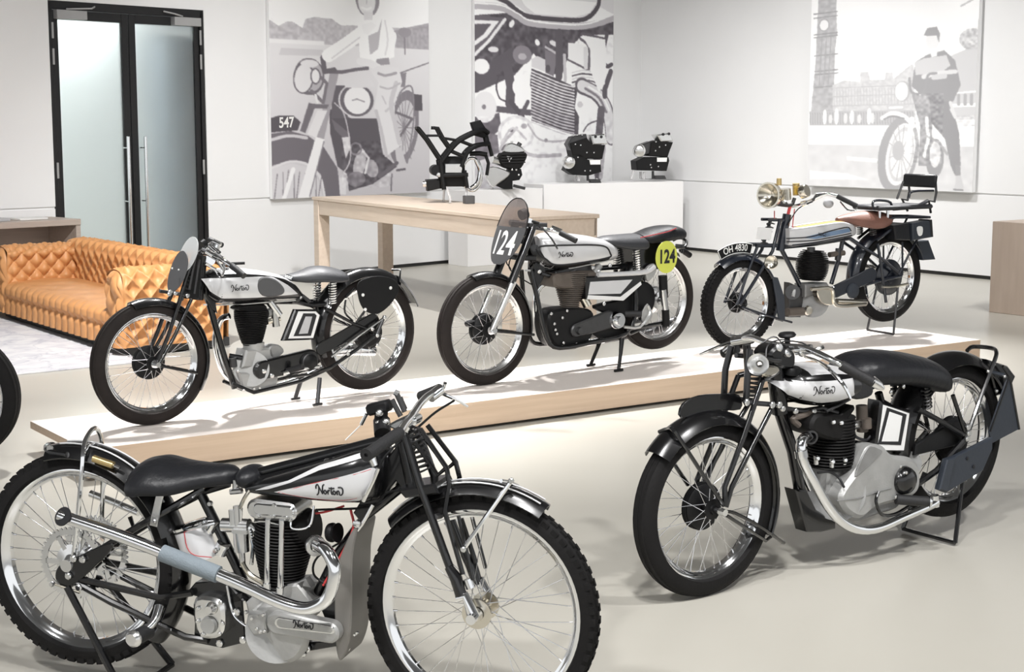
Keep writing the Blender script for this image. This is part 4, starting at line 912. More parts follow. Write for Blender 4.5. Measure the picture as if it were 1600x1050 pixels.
    m = PR(r, 'cylinder_head', 'black_fin', smooth_poly([(0.229,0.587), (0.214,0.649), (0.114,0.644), (0.011,0.612), (-0.020,0.544), (0.082,0.531)], 4), -0.08, 0.09, 0.012)
    PR(r, 'rocker_box', 'black_fin', smooth_poly([(0.056,0.629), (-0.021,0.662), (-0.036,0.638), (0.027,0.600)], 3), -0.05, 0.07, 0.008)
    bolts(r, [(0.126,0.095,0.614), (0.211,0.095,0.479), (0.124,0.095,0.454), (0.045,0.090,0.449), (0.074,0.090,0.604)], 0.010, (0, 1, 0.2), 0.012); bolts(r, [(0.024,0.080,0.448)], 0.008)
    for q0, q1 in (((0.205,0.085,0.489), (0.199,0.085,0.453)), ((0.117,0.090,0.465), (0.115,0.090,0.430)), ((0.042,0.085,0.464), (0.038,0.085,0.431))): T(r, 'cylinder_stud', 'chrome', [q0, q1], 0.009, n=10)
    T(r, 'crankcase', 'cast_alloy_grey', [(-0.088,-0.070,0.268), (0.037,0.050,0.310)], 0.115, n=36)
    PR(r, 'crankcase_mouth', 'cast_alloy_grey', [(0.098,0.408), (-0.072,0.391), (-0.145,0.273), (0.104,0.310)], -0.07, 0.06, 0.01)
    pc = PR(r, 'primary_case', 'cast_alloy', smooth_poly([(-0.098,0.499), (-0.156,0.485), (-0.217,0.440), (-0.338,0.411), (-0.392,0.346), (-0.377,0.260), (-0.267,0.242), (-0.129,0.236), (-0.034,0.204), (0.053,0.244), (0.097,0.303), (0.076,0.346), (-0.006,0.419), (-0.050,0.485)], 4), 0.03, 0.125, 0.016)
    PR(pc, 'case_recess', 'cast_alloy_grey', smooth_poly([(-0.049,0.493), (-0.126,0.477), (-0.132,0.460), (-0.052,0.411), (0.018,0.388)], 4), 0.122, 0.128, 0.002)
    T(pc, 'case_seam', 'cast_alloy_grey', [(0.123,0.127,0.303), (0.001,0.127,0.294), (-0.114,0.127,0.304), (-0.201,0.127,0.308)], 0.003)
    PR(r, 'case_lower', 'cast_alloy_grey', smooth_poly([(0.071,0.284), (-0.178,0.280), (-0.299,0.242), (-0.280,0.204), (-0.162,0.195), (-0.046,0.187), (0.022,0.218)], 4), -0.05, 0.10, 0.012)
    cd = LA(r, 'clutch_dome', 'black_paint', [(0, 0.04), (0.03, 0.038), (0.05, 0.028), (0.058, 0.012), (0.060, 0), (0.060, -0.03), (0, -0.03)], (-0.280,0.125,0.329), (0, 1, 0), 32)
    bolts(cd, [(-0.220,0.155,0.400), (-0.200,0.150,0.276), (-0.277,0.155,0.306), (-0.246,0.163,0.372)], 0.007, (0, 1, 0), 0.005)
    T(r, 'gearbox', 'cast_alloy_grey', [(-0.525,-0.050,0.334), (-0.407,0.050,0.369)], 0.05, n=20)
    T(r, 'cable', 'black_letter', [(0.175,0.070,0.412), (0.121,0.080,0.410), (0.075,0.090,0.383), (0.086,0.130,0.353)], 0.005, sub=4)
    # oil tank with white lined panel
    ot = PR(r, 'oil_tank', 'black_paint', [(-0.157,0.669), (-0.348,0.608), (-0.331,0.449), (-0.307,0.439), (-0.148,0.463), (-0.136,0.494)], 0.02, 0.10, 0.01)
    PR(ot, 'tank_line', 'white_paint', [(-0.167,0.652), (-0.331,0.598), (-0.304,0.446), (-0.155,0.466), (-0.144,0.497)], 0.098, 0.102, 0.001)
    PR(ot, 'tank_line', 'black_letter', [(-0.188,0.639), (-0.312,0.596), (-0.282,0.471), (-0.141,0.493)], 0.100, 0.104, 0.001)
    PR(ot, 'tank_panel', 'white_paint', [(-0.203,0.620), (-0.282,0.593), (-0.262,0.489), (-0.161,0.502)], 0.102, 0.106, 0.001)
    # carburettor, magneto
    T(r, 'carburettor', 'bronze_fin', [(-0.107,0.040,0.646), (-0.117,0.040,0.539)], 0.024, n=14); T(r, 'carburettor', 'polished_alloy', [(-0.048,0.040,0.574), (-0.145,0.040,0.569)], 0.02, n=14); T(r, 'float_bowl', 'bronze_fin', [(-0.104,0.070,0.598), (-0.108,0.070,0.558)], 0.02, n=14)
    T(r, 'magneto', 'cast_alloy_grey', [(-0.194,0.030,0.601), (-0.207,0.030,0.479)], 0.035, n=18); T(r, 'magneto_drive', 'black_satin', [(-0.083,0.030,0.469), (-0.181,0.030,0.449)], 0.035, n=18)
    T(r, 'cable', 'black_letter', [(-0.047,0.050,0.562), (-0.056,0.060,0.527), (-0.115,0.060,0.506), (-0.143,0.060,0.519)], 0.006, sub=4); T(r, 'fuel_pipe', 'bronze_fin', [(0.178,0.050,0.657), (0.249,0.050,0.646), (0.302,0.050,0.640), (0.266,0.050,0.610)], 0.012, sub=3); T(r, 'head_steady', 'dark_steel', [(0.334,0.020,0.683), (0.239,0.040,0.663), (0.142,0.050,0.666), (0.049,0.050,0.636)], 0.010)
    bolts(r, [(0.371,0.060,0.690), (0.300,0.060,0.673), (0.198,0.060,0.661)], 0.012, (0, 1, 0), 0.01)
    # exhaust
    T(r, 'exhaust_pipe', 'chrome', [(0.207,0.060,0.560), (0.289,0.100,0.572), (0.328,0.120,0.550), (0.313,0.125,0.480), (0.257,0.130,0.397), (0.181,0.130,0.296), (0.095,0.130,0.215), (-0.011,0.130,0.165), (-0.127,0.130,0.153), (-0.284,0.130,0.175), (-0.435,0.130,0.196), (-0.486,0.130,0.209)], 0.0195, n=18, sub=5)
    T(r, 'exhaust_pipe', 'chrome', [(0.144,-0.030,0.507), (0.169,-0.040,0.475), (0.143,-0.040,0.387), (0.069,-0.040,0.270), (-0.040,-0.040,0.159)], 0.018, n=16, sub=5)
    LA(r, 'exhaust_flange', 'dark_steel', [(0.02, 0), (0.028, 0), (0.028, 0.014), (0.02, 0.014)], (0.224,0.070,0.563), (0.3, 0.9, 0), 20)
    T(r, 'exhaust_clamp', 'chrome', [(0.329,0.122,0.532), (0.325,0.125,0.504)], 0.026, n=14)
    # pedals and footrest
    T(r, 'footrest', 'grip_rubber', [(-0.230,0.130,0.257), (-0.345,0.200,0.244)], 0.021, n=14); LA(r, 'footrest_cap', 'chrome', [(0, 0.01), (0.014, 0.01), (0.024, 0), (0, 0)], (-0.355,0.200,0.242), (-0.7, 0.7, 0), 16)
    T(r, 'gear_pedal', F, [(-0.120,0.130,0.304), (-0.095,0.140,0.270), (-0.132,0.140,0.211), (-0.223,0.130,0.195), (-0.312,0.130,0.215)], 0.007, sub=4); T(r, 'silencer_clamp', 'chrome', [(-0.474,0.130,0.238), (-0.482,0.130,0.189)], 0.018, n=12)
    # rear stand
    T(r, 'stand_leg', F, [(-0.696,0.100,0.262), (-0.652,0.120,0.126), (-0.610, 0.14, 0.012)], 0.010); T(r, 'stand_leg', F, [(-0.696, -0.10, 0.262), (-0.610, -0.14, 0.012)], 0.010)
    T(r, 'stand_foot', F, [(-0.610, -0.14, 0.012), (-0.610, 0.14, 0.012)], 0.009)
    return r
bike_roadster()

# ---------------------------------------------------------------- racer on the near end of the platform, and its neighbour at the left edge
def bike_racer(name, label, loc, hd, tyre='rubber_brown', w_rear=0.09, tail=True):
    r = thing(name, label, 'motorcycle', loc, hd, 'vintage motorcycles')
    fx, fz, rx, rz = 0.698, 0.336, -0.698, 0.377
    wheel(r, fx, fz, 0.336, 0.085, 0.269, 0.04, 0.10, 40, tyre=tyre, hub='black_satin', drum=0.088, drum_side=-1)
    wheel(r, rx, rz, 0.343, w_rear, 0.275, 0.045, 0.12, 40, tyre=tyre, hub='black_satin', drum=0.095, drum_side=1)
    F = 'black_paint'
    mudguard(r, fx, fz, 0.352, 72, 212, 0.11, 0.035); mudguard(r, rx, rz, 0.392, 30, 128 if tail else 100, 0.14, 0.05)
    if tail: mudguard(r, rx, rz, 0.398, 124, 158, 0.15, 0.035)
    mudguard(r, rx, rz, 0.37, -20, 34, 0.12, 0.04)
    for s in (-1, 1):
        T(r, 'mudguard_stay', F, [my((0.687,0.060,0.330), s), my((0.570,0.060,0.295), s), my((0.449,0.058,0.260), s)], 0.008)
        T(r, 'fork_blade', F, [my((0.540,0.060,0.672), s), my((0.620,0.065,0.482), s), my((0.697,0.068,0.332), s)], 0.0115, n=10); T(r, 'fork_blade', F, [my((0.474,0.060,0.669), s), my((0.578,0.065,0.484), s), my((0.685,0.068,0.327), s)], 0.010, n=10)
        T(r, 'fork_blade', F, [my((0.435,0.045,0.904), s), my((0.495,0.050,0.788), s), my((0.543,0.055,0.666), s)], 0.011, n=10); T(r, 'fork_link', 'dark_steel', [my((0.605,0.050,0.714), s), my((0.480,0.050,0.688), s)], 0.010, n=10)
    spring(r, (0.406,0.000,0.877), (0.479,0.000,0.684), 0.026, 9, 0.005); T(r, 'steering_head', F, [(0.375,0.000,0.898), (0.406,0.000,0.656)], 0.032, n=14)
    T(r, 'fork_bridge', F, [(0.534,0.060,0.677), (0.472,-0.060,0.661)], 0.014, n=10); bolts(r, [(0.605,0.062,0.707), (0.570,0.062,0.709), (0.499,0.062,0.691), (0.599,0.062,0.720)], 0.012, (0, 1, 0), 0.01); T(r, 'axle_nut', 'chrome', [(fx, 0.06, fz), (fx, 0.10, fz)], [0.024, 0.014], n=10)
    # number plate and fly screen, facing forwards
    def oval(name, m_, c, a, b_, tilt, th=0.004, yo=0.0):
        ring = []; ca, sa = math.cos(R(tilt)), math.sin(R(tilt))
        for k in range(36):
            t = 2 * math.pi * k / 36; y = a * math.cos(t); zz = b_ * math.sin(t); ring.append((c[0] - zz * sa - y * y * 0.8, y + yo, c[2] + zz * ca))
        return MB().loft([ring, [(p[0] + th, p[1], p[2]) for p in ring]]).build(name, m_, r, 60)
    pl = oval('number_plate', 'plate_grey', (0.522,0.000,0.819), 0.092, 0.118, 20); oval('fly_screen', 'screen_clear', (0.462,0.000,0.903), 0.095, 0.11, 24)
    bolts(pl, [Vector((0.536,-0.020,0.835)) + Vector((0.004, 0, 0)), Vector((0.523,0.030,0.831)) + Vector((0.004, 0, 0))], 0.005, (1, 0, 0), 0.006, 'white_letter')
    # frame
    T(r, 'down_tube', F, [(0.355,0.000,0.716), (0.331,0.000,0.614), (0.293,0.000,0.474), (0.249,0.000,0.318), (0.190,0.000,0.140)], 0.018, n=10); T(r, 'frame_tube', F, [(0.336,0.000,0.665), (0.042,0.000,0.617), (-0.328,0.000,0.589)], 0.016, n=10); T(r, 'seat_tube', F, [(-0.343,0.000,0.601), (-0.416,0.000,0.384), (-0.427,0.000,0.171)], 0.017, n=10)
    for s in (-1, 1):
        T(r, 'cradle_tube', F, [my((0.231,0.050,0.177), s), my((0.109,0.070,0.115), s), my((-0.193,0.080,0.147), s), my((-0.389,0.085,0.205), s), my((-0.590,0.090,0.305), s), my((-0.723,0.095,0.380), s)], 0.011); T(r, 'seat_stay', F, [my((-0.368,0.080,0.555), s), my((-0.564,0.085,0.447), s), my((-0.723,0.095,0.380), s)], 0.010)
        spring(r, my((-0.418,0.085,0.705), s), my((-0.415,0.085,0.577), s), 0.022, 9, 0.0045, 'chrome')
    PR(r, 'chain_case', F, stadium((-0.339,0.320), (-0.701,0.447), 0.035, 0.05), 0.062, 0.075, 0.004)
    T(r, 'brake_rod', 'chrome', [(-0.392,0.100,0.274), (-0.578,0.100,0.377), (-0.768,0.100,0.471)], 0.007); T(r, 'brake_arm', 'dark_steel', [(-0.710,0.100,0.370), (-0.768,0.100,0.481)], 0.010); bolts(r, [(-0.712,0.100,0.368), (-0.765,0.105,0.472), (-0.678,0.100,0.410), (-0.715,0.100,0.308), (-0.502,0.100,0.279)], 0.012, (0, 1, 0), 0.01)
    # side number plate on the rear guard
    sp = PR(r, 'side_plate', 'black_satin', smooth_poly([(-0.589,0.694), (-0.721,0.722), (-0.848,0.688), (-0.873,0.622), (-0.808,0.542), (-0.718,0.496), (-0.630,0.524), (-0.587,0.601)], 4), 0.092, 0.1, 0.002)
    bolts(sp, [(-0.614,0.101,0.617), (-0.812,0.101,0.645), (-0.629,0.101,0.530)], 0.010, (0, 1, 0), 0.006, 'white_letter')
    T(r, 'plate_stay', F, [(-0.637,0.090,0.523), (-0.573,0.090,0.455)], 0.007); T(r, 'plate_stay', F, [(-0.508,0.080,0.595), (-0.501,0.080,0.522), (-0.555,0.080,0.466)], 0.006, sub=3); T(r, 'tail_loop', F, [(-0.893,0.000,0.741), (-0.937,0.030,0.740), (-0.916,0.050,0.690)], 0.007)
    # tank
    tk = Tank([(0.357, 0.673, 0.796, 0.055, 2.4), (0.306, 0.631, 0.818, 0.10, 2.6), (0.181, 0.616, 0.816, 0.125, 2.7), (0.039, 0.614, 0.797, 0.13, 2.7), (-0.091, 0.612, 0.764, 0.12, 2.6), (-0.179, 0.609, 0.714, 0.095, 2.4), (-0.245, 0.607, 0.648, 0.055, 2.2)])
    t = tk.build(r, 'black_paint')
    tk.panel([(0.406,0.775), (0.247,0.776), (0.079,0.772), (-0.007,0.764), (-0.098,0.712), (-0.175,0.654), (-0.033,0.656), (0.110,0.656), (0.305,0.663), (0.354,0.700)], t, 'silver_paint', 1)
    top_panel(tk, t, 'silver_paint', -0.166, 0.319, -0.8, 0.8)
    tk.line([(0.371,0.626), (0.246,0.616), (0.034,0.618), (-0.181,0.614), (-0.210,0.636)], t, 'white_paint', 1, 0.005)
    kg = PR(t, 'knee_grip', 'plate_grey', smooth_poly([(0.108,0.734), (0.068,0.769), (-0.010,0.751), (-0.067,0.697), (-0.052,0.662), (0.042,0.657), (0.098,0.683)], 4), 0.105, 0.132, 0.006)
    lo = (0.210,0.716)
    norton(t, lambda u, v: (lo[0] - u * 0.095, tk.y(lo[0] - u * 0.095, lo[1] + v * 0.095) + 0.002, lo[1] + v * 0.095), 0.095, thick=0.022)
    LA(t, 'filler_cap', 'chrome', [(0, 0.02), (0.026, 0.018), (0.03, 0), (0, 0)], (0.252,0.030,0.808), (0, 0, 1), 18)
    # handlebar
    hb = MB().tube([(0.152,-0.300,0.934), (0.269,-0.150,0.912), (0.329,0.000,0.900), (0.343,0.100,0.895), (0.344,0.200,0.878), (0.323,0.260,0.850)], 0.0125, 12, sub=4).build('handlebar', 'chrome', r)
    MB().tube([(0.328,0.250,0.856), (0.305,0.340,0.807)], 0.018, 12).build('grip', 'grip_rubber', hb); MB().tube([(0.131,-0.360,0.953), (0.106,-0.260,0.925)], 0.016, 12).build('grip', 'grip_rubber', hb)
    T(r, 'lever', 'chrome', [(0.346,0.180,0.888), (0.366,0.240,0.846), (0.403,0.280,0.809)], 0.006, sub=3); T(r, 'lever', 'black_satin', [(0.303,0.200,0.863), (0.243,0.240,0.865)], 0.008); T(r, 'lever', 'chrome', [(0.317,-0.100,0.905), (0.301,0.000,0.935), (0.315,0.100,0.918)], 0.007, sub=3)
    T(r, 'lever_clamp', 'chrome', [(0.332,0.080,0.899), (0.330,0.150,0.879)], 0.021, n=12); T(r, 'bar_clamp', 'chrome', [(0.345,0.040,0.873), (0.302,-0.040,0.864)], 0.03, n=16); T(r, 'instrument', 'chrome', [(0.298,0.000,0.925), (0.287,0.000,0.953)], 0.028, n=18); T(r, 'damper_knob', 'black_satin', [(0.369,0.000,0.957), (0.348,0.000,0.969)], 0.022, n=14)
    for pts in ([(0.315,0.100,0.906), (0.328,0.000,0.949), (0.385,0.000,0.878), (0.397,0.040,0.710)], [(0.207,-0.200,0.905), (0.344,-0.100,0.906), (0.380,-0.040,0.764)]): T(r, 'cable', 'black_satin', pts, 0.003, sub=4)
    saddle(r, [(-0.107, 0.760, 0.02, 0.02, 0.002), (-0.166, 0.759, 0.035, 0.045, 0.006), (-0.255, 0.774, 0.06, 0.085, 0.02), (-0.346, 0.797, 0.075, 0.125, 0.035), (-0.438, 0.789, 0.075, 0.14, 0.035), (-0.500, 0.769, 0.06, 0.13, 0.02), (-0.518, 0.741, 0.02, 0.10, 0.01)], 'leather_grey')
    T(r, 'saddle_clip', 'chrome', [(-0.133,0.030,0.755), (-0.165,0.050,0.741)], 0.012, n=10); spring(r, (-0.395,-0.050,0.679), (-0.393,-0.050,0.580), 0.022, 7, 0.0045, 'chrome')
    PR(r, 'fork_girder', 'black_satin', [(0.417,0.911), (0.351,0.891), (0.373,0.743), (0.406,0.662), (0.491,0.671), (0.451,0.803)], -0.03, 0.03, 0.005)
    for q0, q1, rr in (((0.376,0.050,0.923), (0.320,0.080,0.884), 0.016), ((0.245,-0.100,0.963), (0.223,-0.060,0.947), 0.014), ((0.330,0.000,0.951), (0.304,0.030,0.918), 0.012), ((0.321,0.080,0.878), (0.290,0.100,0.817), 0.010), ((0.378,0.050,0.857), (0.324,0.060,0.822), 0.009)): T(r, 'control_clamp', 'chrome', [q0, q1], rr, n=10)
    for q0, q1, rr in (((0.443,0.060,0.895), (0.485,0.060,0.722), 0.007), ((0.419,0.060,0.882), (0.455,0.060,0.698), 0.006), ((0.395,0.040,0.935), (0.358,0.060,0.912), 0.012)): T(r, 'fork_strut', 'dark_steel', [q0, q1], rr, n=8)
    PR(r, 'frame_gusset', F, [(0.373,0.791), (0.332,0.789), (0.297,0.574), (0.331,0.602), (0.363,0.667)], -0.025, 0.025, 0.005)
    T(r, 'frame_tube', F, [(-0.174,0.030,0.610), (-0.308,0.030,0.574), (-0.394,0.040,0.575)], 0.016); T(r, 'battery_bar', 'dark_steel', [(-0.186,0.060,0.612), (-0.231,0.060,0.635), (-0.275,0.060,0.599)], 0.012)
    T(r, 'guard_stay', F, [(-0.514,0.070,0.608), (-0.577,0.070,0.656)], 0.009); T(r, 'intake_stub', 'cast_alloy_grey', [(-0.011,0.030,0.552), (-0.084,0.030,0.559)], 0.025, n=12)
    # engine
    bt = barrel(r, (0.074,0.000,0.371), 0.09, 0.20, 20, 0, r_fn=lambda q: 0.052 + 0.046 * min(1, q * 1.25) ** 0.7)
    PR(r, 'cylinder_head', 'black_fin', smooth_poly([(0.185,0.589), (0.128,0.613), (0.014,0.605), (0.000,0.562), (0.087,0.556)], 3), -0.05, 0.05, 0.01)
    T(r, 'rocker_tube', 'polished_alloy', [(-0.016,0.050,0.618), (-0.073,0.060,0.537)], 0.022, n=12); T(r, 'carburettor', 'polished_alloy', [(-0.044,0.050,0.590), (-0.056,0.050,0.474)], 0.022, n=14); T(r, 'carburettor', 'nickel', [(-0.004,0.040,0.503), (-0.085,0.040,0.515)], 0.016, n=12)
    T(r, 'cylinder_base', 'cast_alloy', [(0.063,0.000,0.338), (0.062,0.000,0.389)], 0.06, n=24)
    T(r, 'crankcase', 'cast_alloy', [(0.048,-0.070,0.225), (0.114,0.060,0.249)], 0.10, n=40); PR(r, 'crankcase_neck', 'cast_alloy', [(0.142,0.359), (-0.024,0.356), (-0.051,0.236), (0.173,0.260)], -0.06, 0.06, 0.01)
    PR(r, 'crankcase_sump', 'cast_alloy', [(0.194,0.237), (-0.065,0.209), (-0.048,0.120), (0.069,0.110), (0.169,0.132)], -0.06, 0.06, 0.01)
    pc = PR(r, 'primary_case', F, stadium((0.060,0.240), (-0.250,0.266), 0.052, 0.062), 0.06, 0.10, 0.01)
    LA(pc, 'clutch_dome', 'black_satin', [(0, 0.035), (0.03, 0.033), (0.046, 0.02), (0.05, 0), (0, 0)], (-0.236,0.100,0.258), (0, 1, 0), 28); LA(pc, 'clutch_ring', 'dark_steel', [(0.046, 0.022), (0.052, 0.018), (0.054, 0), (0.046, 0)], (-0.236,0.100,0.258), (0, 1, 0), 28); bolts(pc, [(0.059,0.100,0.235), (0.009,0.100,0.204)], 0.014, (0, 1, 0), 0.01)
    PR(r, 'magneto', 'cast_alloy_grey', smooth_poly([(-0.007,0.361), (-0.065,0.368), (-0.101,0.326), (-0.049,0.292), (-0.006,0.309)], 3), -0.02, 0.06, 0.006); T(r, 'oil_pump', 'dark_steel', [(0.211,0.020,0.317), (0.205,0.020,0.266)], 0.022, n=12); T(r, 'engine_mount', F, [(0.220,0.000,0.328), (0.153,0.030,0.312)], 0.014)
    bolts(r, [(0.168,0.062,0.134), (0.104,0.062,0.135), (0.068,0.062,0.135), (0.018,0.062,0.120), (0.205,0.070,0.247)], 0.008, (0, 1, 0), 0.008)
    # oil tank
    ot = PR(r, 'oil_tank', F, [(-0.159,0.566), (-0.308,0.554), (-0.338,0.519), (-0.285,0.380), (-0.074,0.393)], 0.055, 0.09, 0.008)
    PR(ot, 'tank_line', 'white_paint', [(-0.179,0.554), (-0.296,0.544), (-0.321,0.520), (-0.275,0.392), (-0.110,0.403)], 0.086, 0.092, 0.001); PR(ot, 'tank_line', 'black_letter', [(-0.211,0.540), (-0.286,0.534), (-0.300,0.520), (-0.259,0.406), (-0.143,0.414)], 0.088, 0.094, 0.001)
    PR(ot, 'tank_panel', 'plate_yellow' if False else 'grey_cover', [(-0.224,0.521), (-0.269,0.517), (-0.237,0.422), (-0.177,0.424)], 0.09, 0.096, 0.001)
    # exhaust on the far side
    T(r, 'exhaust_pipe', 'chrome', [(0.200,-0.020,0.548), (0.235,-0.060,0.524), (0.258,-0.080,0.433), (0.244,-0.090,0.316), (0.178,-0.100,0.193), (-0.009,-0.110,0.096), (-0.316,-0.120,0.127), (-0.543,-0.130,0.196)], 0.018, n=14, sub=5)
    T(r, 'silencer', 'chrome', [(-0.515,-0.130,0.256), (-0.666,-0.130,0.262), (-0.846,-0.130,0.234)], [0.02, 0.04, 0.03], n=18, sub=4)
    T(r, 'footrest', 'grip_rubber', [(-0.093,0.100,0.219), (-0.148,0.180,0.249)], 0.018, n=12); T(r, 'gear_pedal', 'chrome', [(-0.058,0.110,0.211), (-0.170,0.120,0.226), (-0.297,0.110,0.225)], 0.011, sub=3); T(r, 'footrest_rod', F, [(-0.078,0.100,0.182), (-0.257,0.100,0.186), (-0.394,0.100,0.213)], 0.009)
    for s in (-1, 1):
        T(r, 'stand_leg', 'dark_steel', [my((-0.316,0.090,0.155), s), (-0.278, s * 0.12, 0.014)], 0.013, n=8); T(r, 'stand_foot', 'dark_steel', [(-0.278 + 0.03, s * 0.12, 0.008), (-0.278 - 0.03, s * 0.12, 0.008)], 0.008)
    return r
bike_racer('racing_motorcycle', 'silver tank motorcycle with oval grey number plate on the platform near the leather sofa', (-1.413, 8.378, 0.1712), 219.71)
bike_racer('racing_motorcycle', 'motorcycle cut off by the left edge with only its dark rear tyre showing', (-3.60, 7.66, 0.003), 178, 'rubber', 0.13, False)

# ---------------------------------------------------------------- racer number 124 on the platform
def bike_racer124():
    r = thing('racing_motorcycle', 'silver tank racing motorcycle number 124 with tinted fly screen on the platform', 'motorcycle', (0.4, 9.612, 0.1712), 217.38, 'vintage motorcycles')
    fx, fz, rx, rz = 0.717, 0.348, -0.717, 0.43
    wheel(r, fx, fz, 0.348, 0.085, 0.279, 0.05, 0.12, 40, tyre='rubber_brown', hub='black_satin', drum=0.095, drum_side=-1, rim='polished_alloy')
    wheel(r, rx, rz, 0.336, 0.10, 0.267, 0.06, 0.13, 40, tyre='rubber_brown', hub='polished_alloy', drum=0.09, drum_side=-1, rim='polished_alloy', hubmat2='polished_alloy')
    LA(r, 'brake_plate', 'black_satin', [(0.05, 0.05), (0.07, 0.045), (0.092, 0.03), (0.095, 0.0), (0, 0.0)], (fx, -0.02, fz), (0, 1, 0), 30)
    PR(r, 'air_scoop', 'black_satin', smooth_poly([(fx + 0.05, fz + 0.06), (fx + 0.12, fz + 0.05), (fx + 0.11, fz + 0.02), (fx + 0.05, fz + 0.01)], 3), -0.05, 0.0, 0.006)
    F = 'black_paint'
    mudguard(r, fx, fz, 0.362, 72, 190, 0.11, 0.03); mudguard(r, rx, rz, 0.365, -35, 120, 0.13, 0.03); PR(r, 'inner_panel', 'black_satin', smooth_poly([(-0.398,0.472), (-0.540,0.571), (-0.650,0.509), (-0.634,0.374), (-0.471,0.332), (-0.240,0.377), (-0.135,0.438)], 3), 0.02, 0.07, 0.006)
    for s in (-1, 1):
        T(r, 'fork_tube', F, [my((0.404,0.090,0.987), s), my((0.486,0.090,0.815), s), my((0.580,0.090,0.632), s)], 0.026, n=14)
        T(r, 'fork_slider', 'polished_alloy', [my((0.568,0.090,0.644), s), my((0.604,0.090,0.571), s), my((0.725,0.085,0.348), s)], [0.027, 0.022, 0.018], n=14)
        T(r, 'mudguard_stay', F, [my((0.710,0.075,0.345), s), my((0.534,0.070,0.317), s), my((0.374,0.060,0.290), s)], 0.009)
    PR(r, 'fork_yoke', F, [(0.512,0.803), (0.384,0.797), (0.384,0.762), (0.512,0.772)], -0.10, 0.10, 0.006); PR(r, 'fork_yoke', 'dark_steel', [(0.448,1.002), (0.304,0.997), (0.304,0.971), (0.448,0.977)], -0.11, 0.11, 0.006); T(r, 'steering_head', F, [(0.384,0.000,0.981), (0.319,0.000,0.697)], 0.032, n=14); T(r, 'axle_nut', 'chrome', [(fx, 0.07, fz), (fx, 0.11, fz)], [0.028, 0.016], n=12)
    # cowl with number and tinted screen
    c0 = Vector((0.598,0.000,0.802)); c1 = Vector((0.448,0.000,1.152)); ax = c1 - c0
    def cowl(name, m_, t0, t1, th, grow=0.0):
        nu, nv = 17, 16; outer = []
        for k in range(2):
            for j in range(nv):
                t = t0 + (t1 - t0) * j / (nv - 1); ww = 0.148 * math.sqrt(max(0.0, 1 - ((t - 0.42) / 0.585) ** 2)) ** 0.9 + grow
                for i in range(nu):
                    u = -1 + 2 * i / (nu - 1); y = u * ww; outer.append(tuple(c0 + ax * t + Vector((-(y * y) * 1.1 + th * k + 0.003 * math.sin(t * 3), y, 0))))
        fs_ = []; n = nu * nv
        for j in range(nv - 1):
            for i in range(nu - 1):
                a = j * nu + i; fs_ += [(a, a + 1, a + nu + 1, a + nu), (n + a, n + a + nu, n + a + nu + 1, n + a + 1)]
        for j in range(nv - 1):
            for i in (0, nu - 1): a = j * nu + i; fs_.append((a, a + nu, n + a + nu, n + a))
        for i in range(nu - 1):
            for j in (0, nv - 1): a = j * nu + i; fs_.append((a, a + 1, n + a + 1, n + a))
        return MB().add(outer, fs_).build(name, m_, r, 60)
    cw = cowl('front_cowl', 'plate_grey', -0.155, 0.50, 0.004); cowl('fly_screen', 'screen_tint', 0.48, 1.0, 0.003)
    axn = ax.normalized()
    lettering('124', 0.22, 'white_letter', cw, lambda u, v: tuple(c0 + ax * 0.20 + axn * v + Vector((-(u * u) * 1.1 + 0.003 * math.sin((0.20 + v / ax.length) * 3) + 0.006, u, 0))), 0.004, 0.66, name='race_number')
    MB().tube([tuple(c0 + ax * t + Vector((-(y * y) * 1.1 + 0.003 * math.sin(t * 3) + 0.002, y, 0))) for t, y in [(0.48 + 0.52 * k / 16, s_ * 0.148 * math.sqrt(max(0, 1 - ((0.48 + 0.52 * k / 16 - 0.42) / 0.585) ** 2)) ** 0.9) for s_, rng in ((-1, range(17)), (1, range(16, -1, -1))) for k in rng]], 0.004, 6).build('screen_edge', 'black_satin', r)
    T(r, 'tachometer', 'black_satin', [(0.432,0.000,1.046), (0.392,0.000,1.057)], 0.034, n=20)
    # handlebar
    hb = MB().tube([(0.264,-0.260,0.975), (0.355,-0.100,0.974), (0.384,0.000,0.975), (0.382,0.120,0.968), (0.350,0.200,0.959), (0.302,0.240,0.940)], 0.0125, 12, sub=4).build('handlebar', 'chrome', r)
    MB().tube([(0.310,0.240,0.943), (0.264,0.340,0.897)], 0.018, 12).build('grip', 'grip_rubber', hb); MB().tube([(0.237,-0.360,0.975), (0.264,-0.250,0.976)], 0.018, 12).build('grip', 'grip_rubber', hb)
    T(r, 'lever', 'chrome', [(0.382,0.160,0.964), (0.382,0.240,0.913), (0.380,0.300,0.851)], 0.006, sub=3); T(r, 'lever_clamp', 'chrome', [(0.334,0.180,0.970), (0.286,0.220,0.945)], 0.02, n=12); T(r, 'bar_clamp', 'chrome', [(0.407,0.050,0.997), (0.329,-0.050,0.989)], 0.032, n=16); T(r, 'lever', 'black_satin', [(0.423,0.100,1.013), (0.383,0.120,1.000)], 0.009); T(r, 'fork_gaiter', 'chrome', [(0.471,0.050,0.918), (0.487,0.050,0.875)], 0.022, n=12)
    for pts in ([(0.391,0.050,0.984), (0.510,0.060,0.864), (0.566,0.050,0.741), (0.510,0.060,0.675), (0.374,0.050,0.603)], [(0.345,-0.050,0.964), (0.505,-0.050,0.781), (0.512,0.000,0.709)]): T(r, 'cable', 'black_satin', pts, 0.004, sub=5)
    # tank
    tk = Tank([(0.316, 0.729, 0.908, 0.06, 2.4), (0.238, 0.699, 0.927, 0.115, 2.7), (0.089, 0.694, 0.920, 0.15, 2.8), (-0.080, 0.710, 0.897, 0.15, 2.8), (-0.201, 0.718, 0.868, 0.135, 2.7), (-0.288, 0.724, 0.832, 0.105, 2.4), (-0.320, 0.731, 0.796, 0.06, 2.2)])
    t = tk.build(r, 'silver_paint')
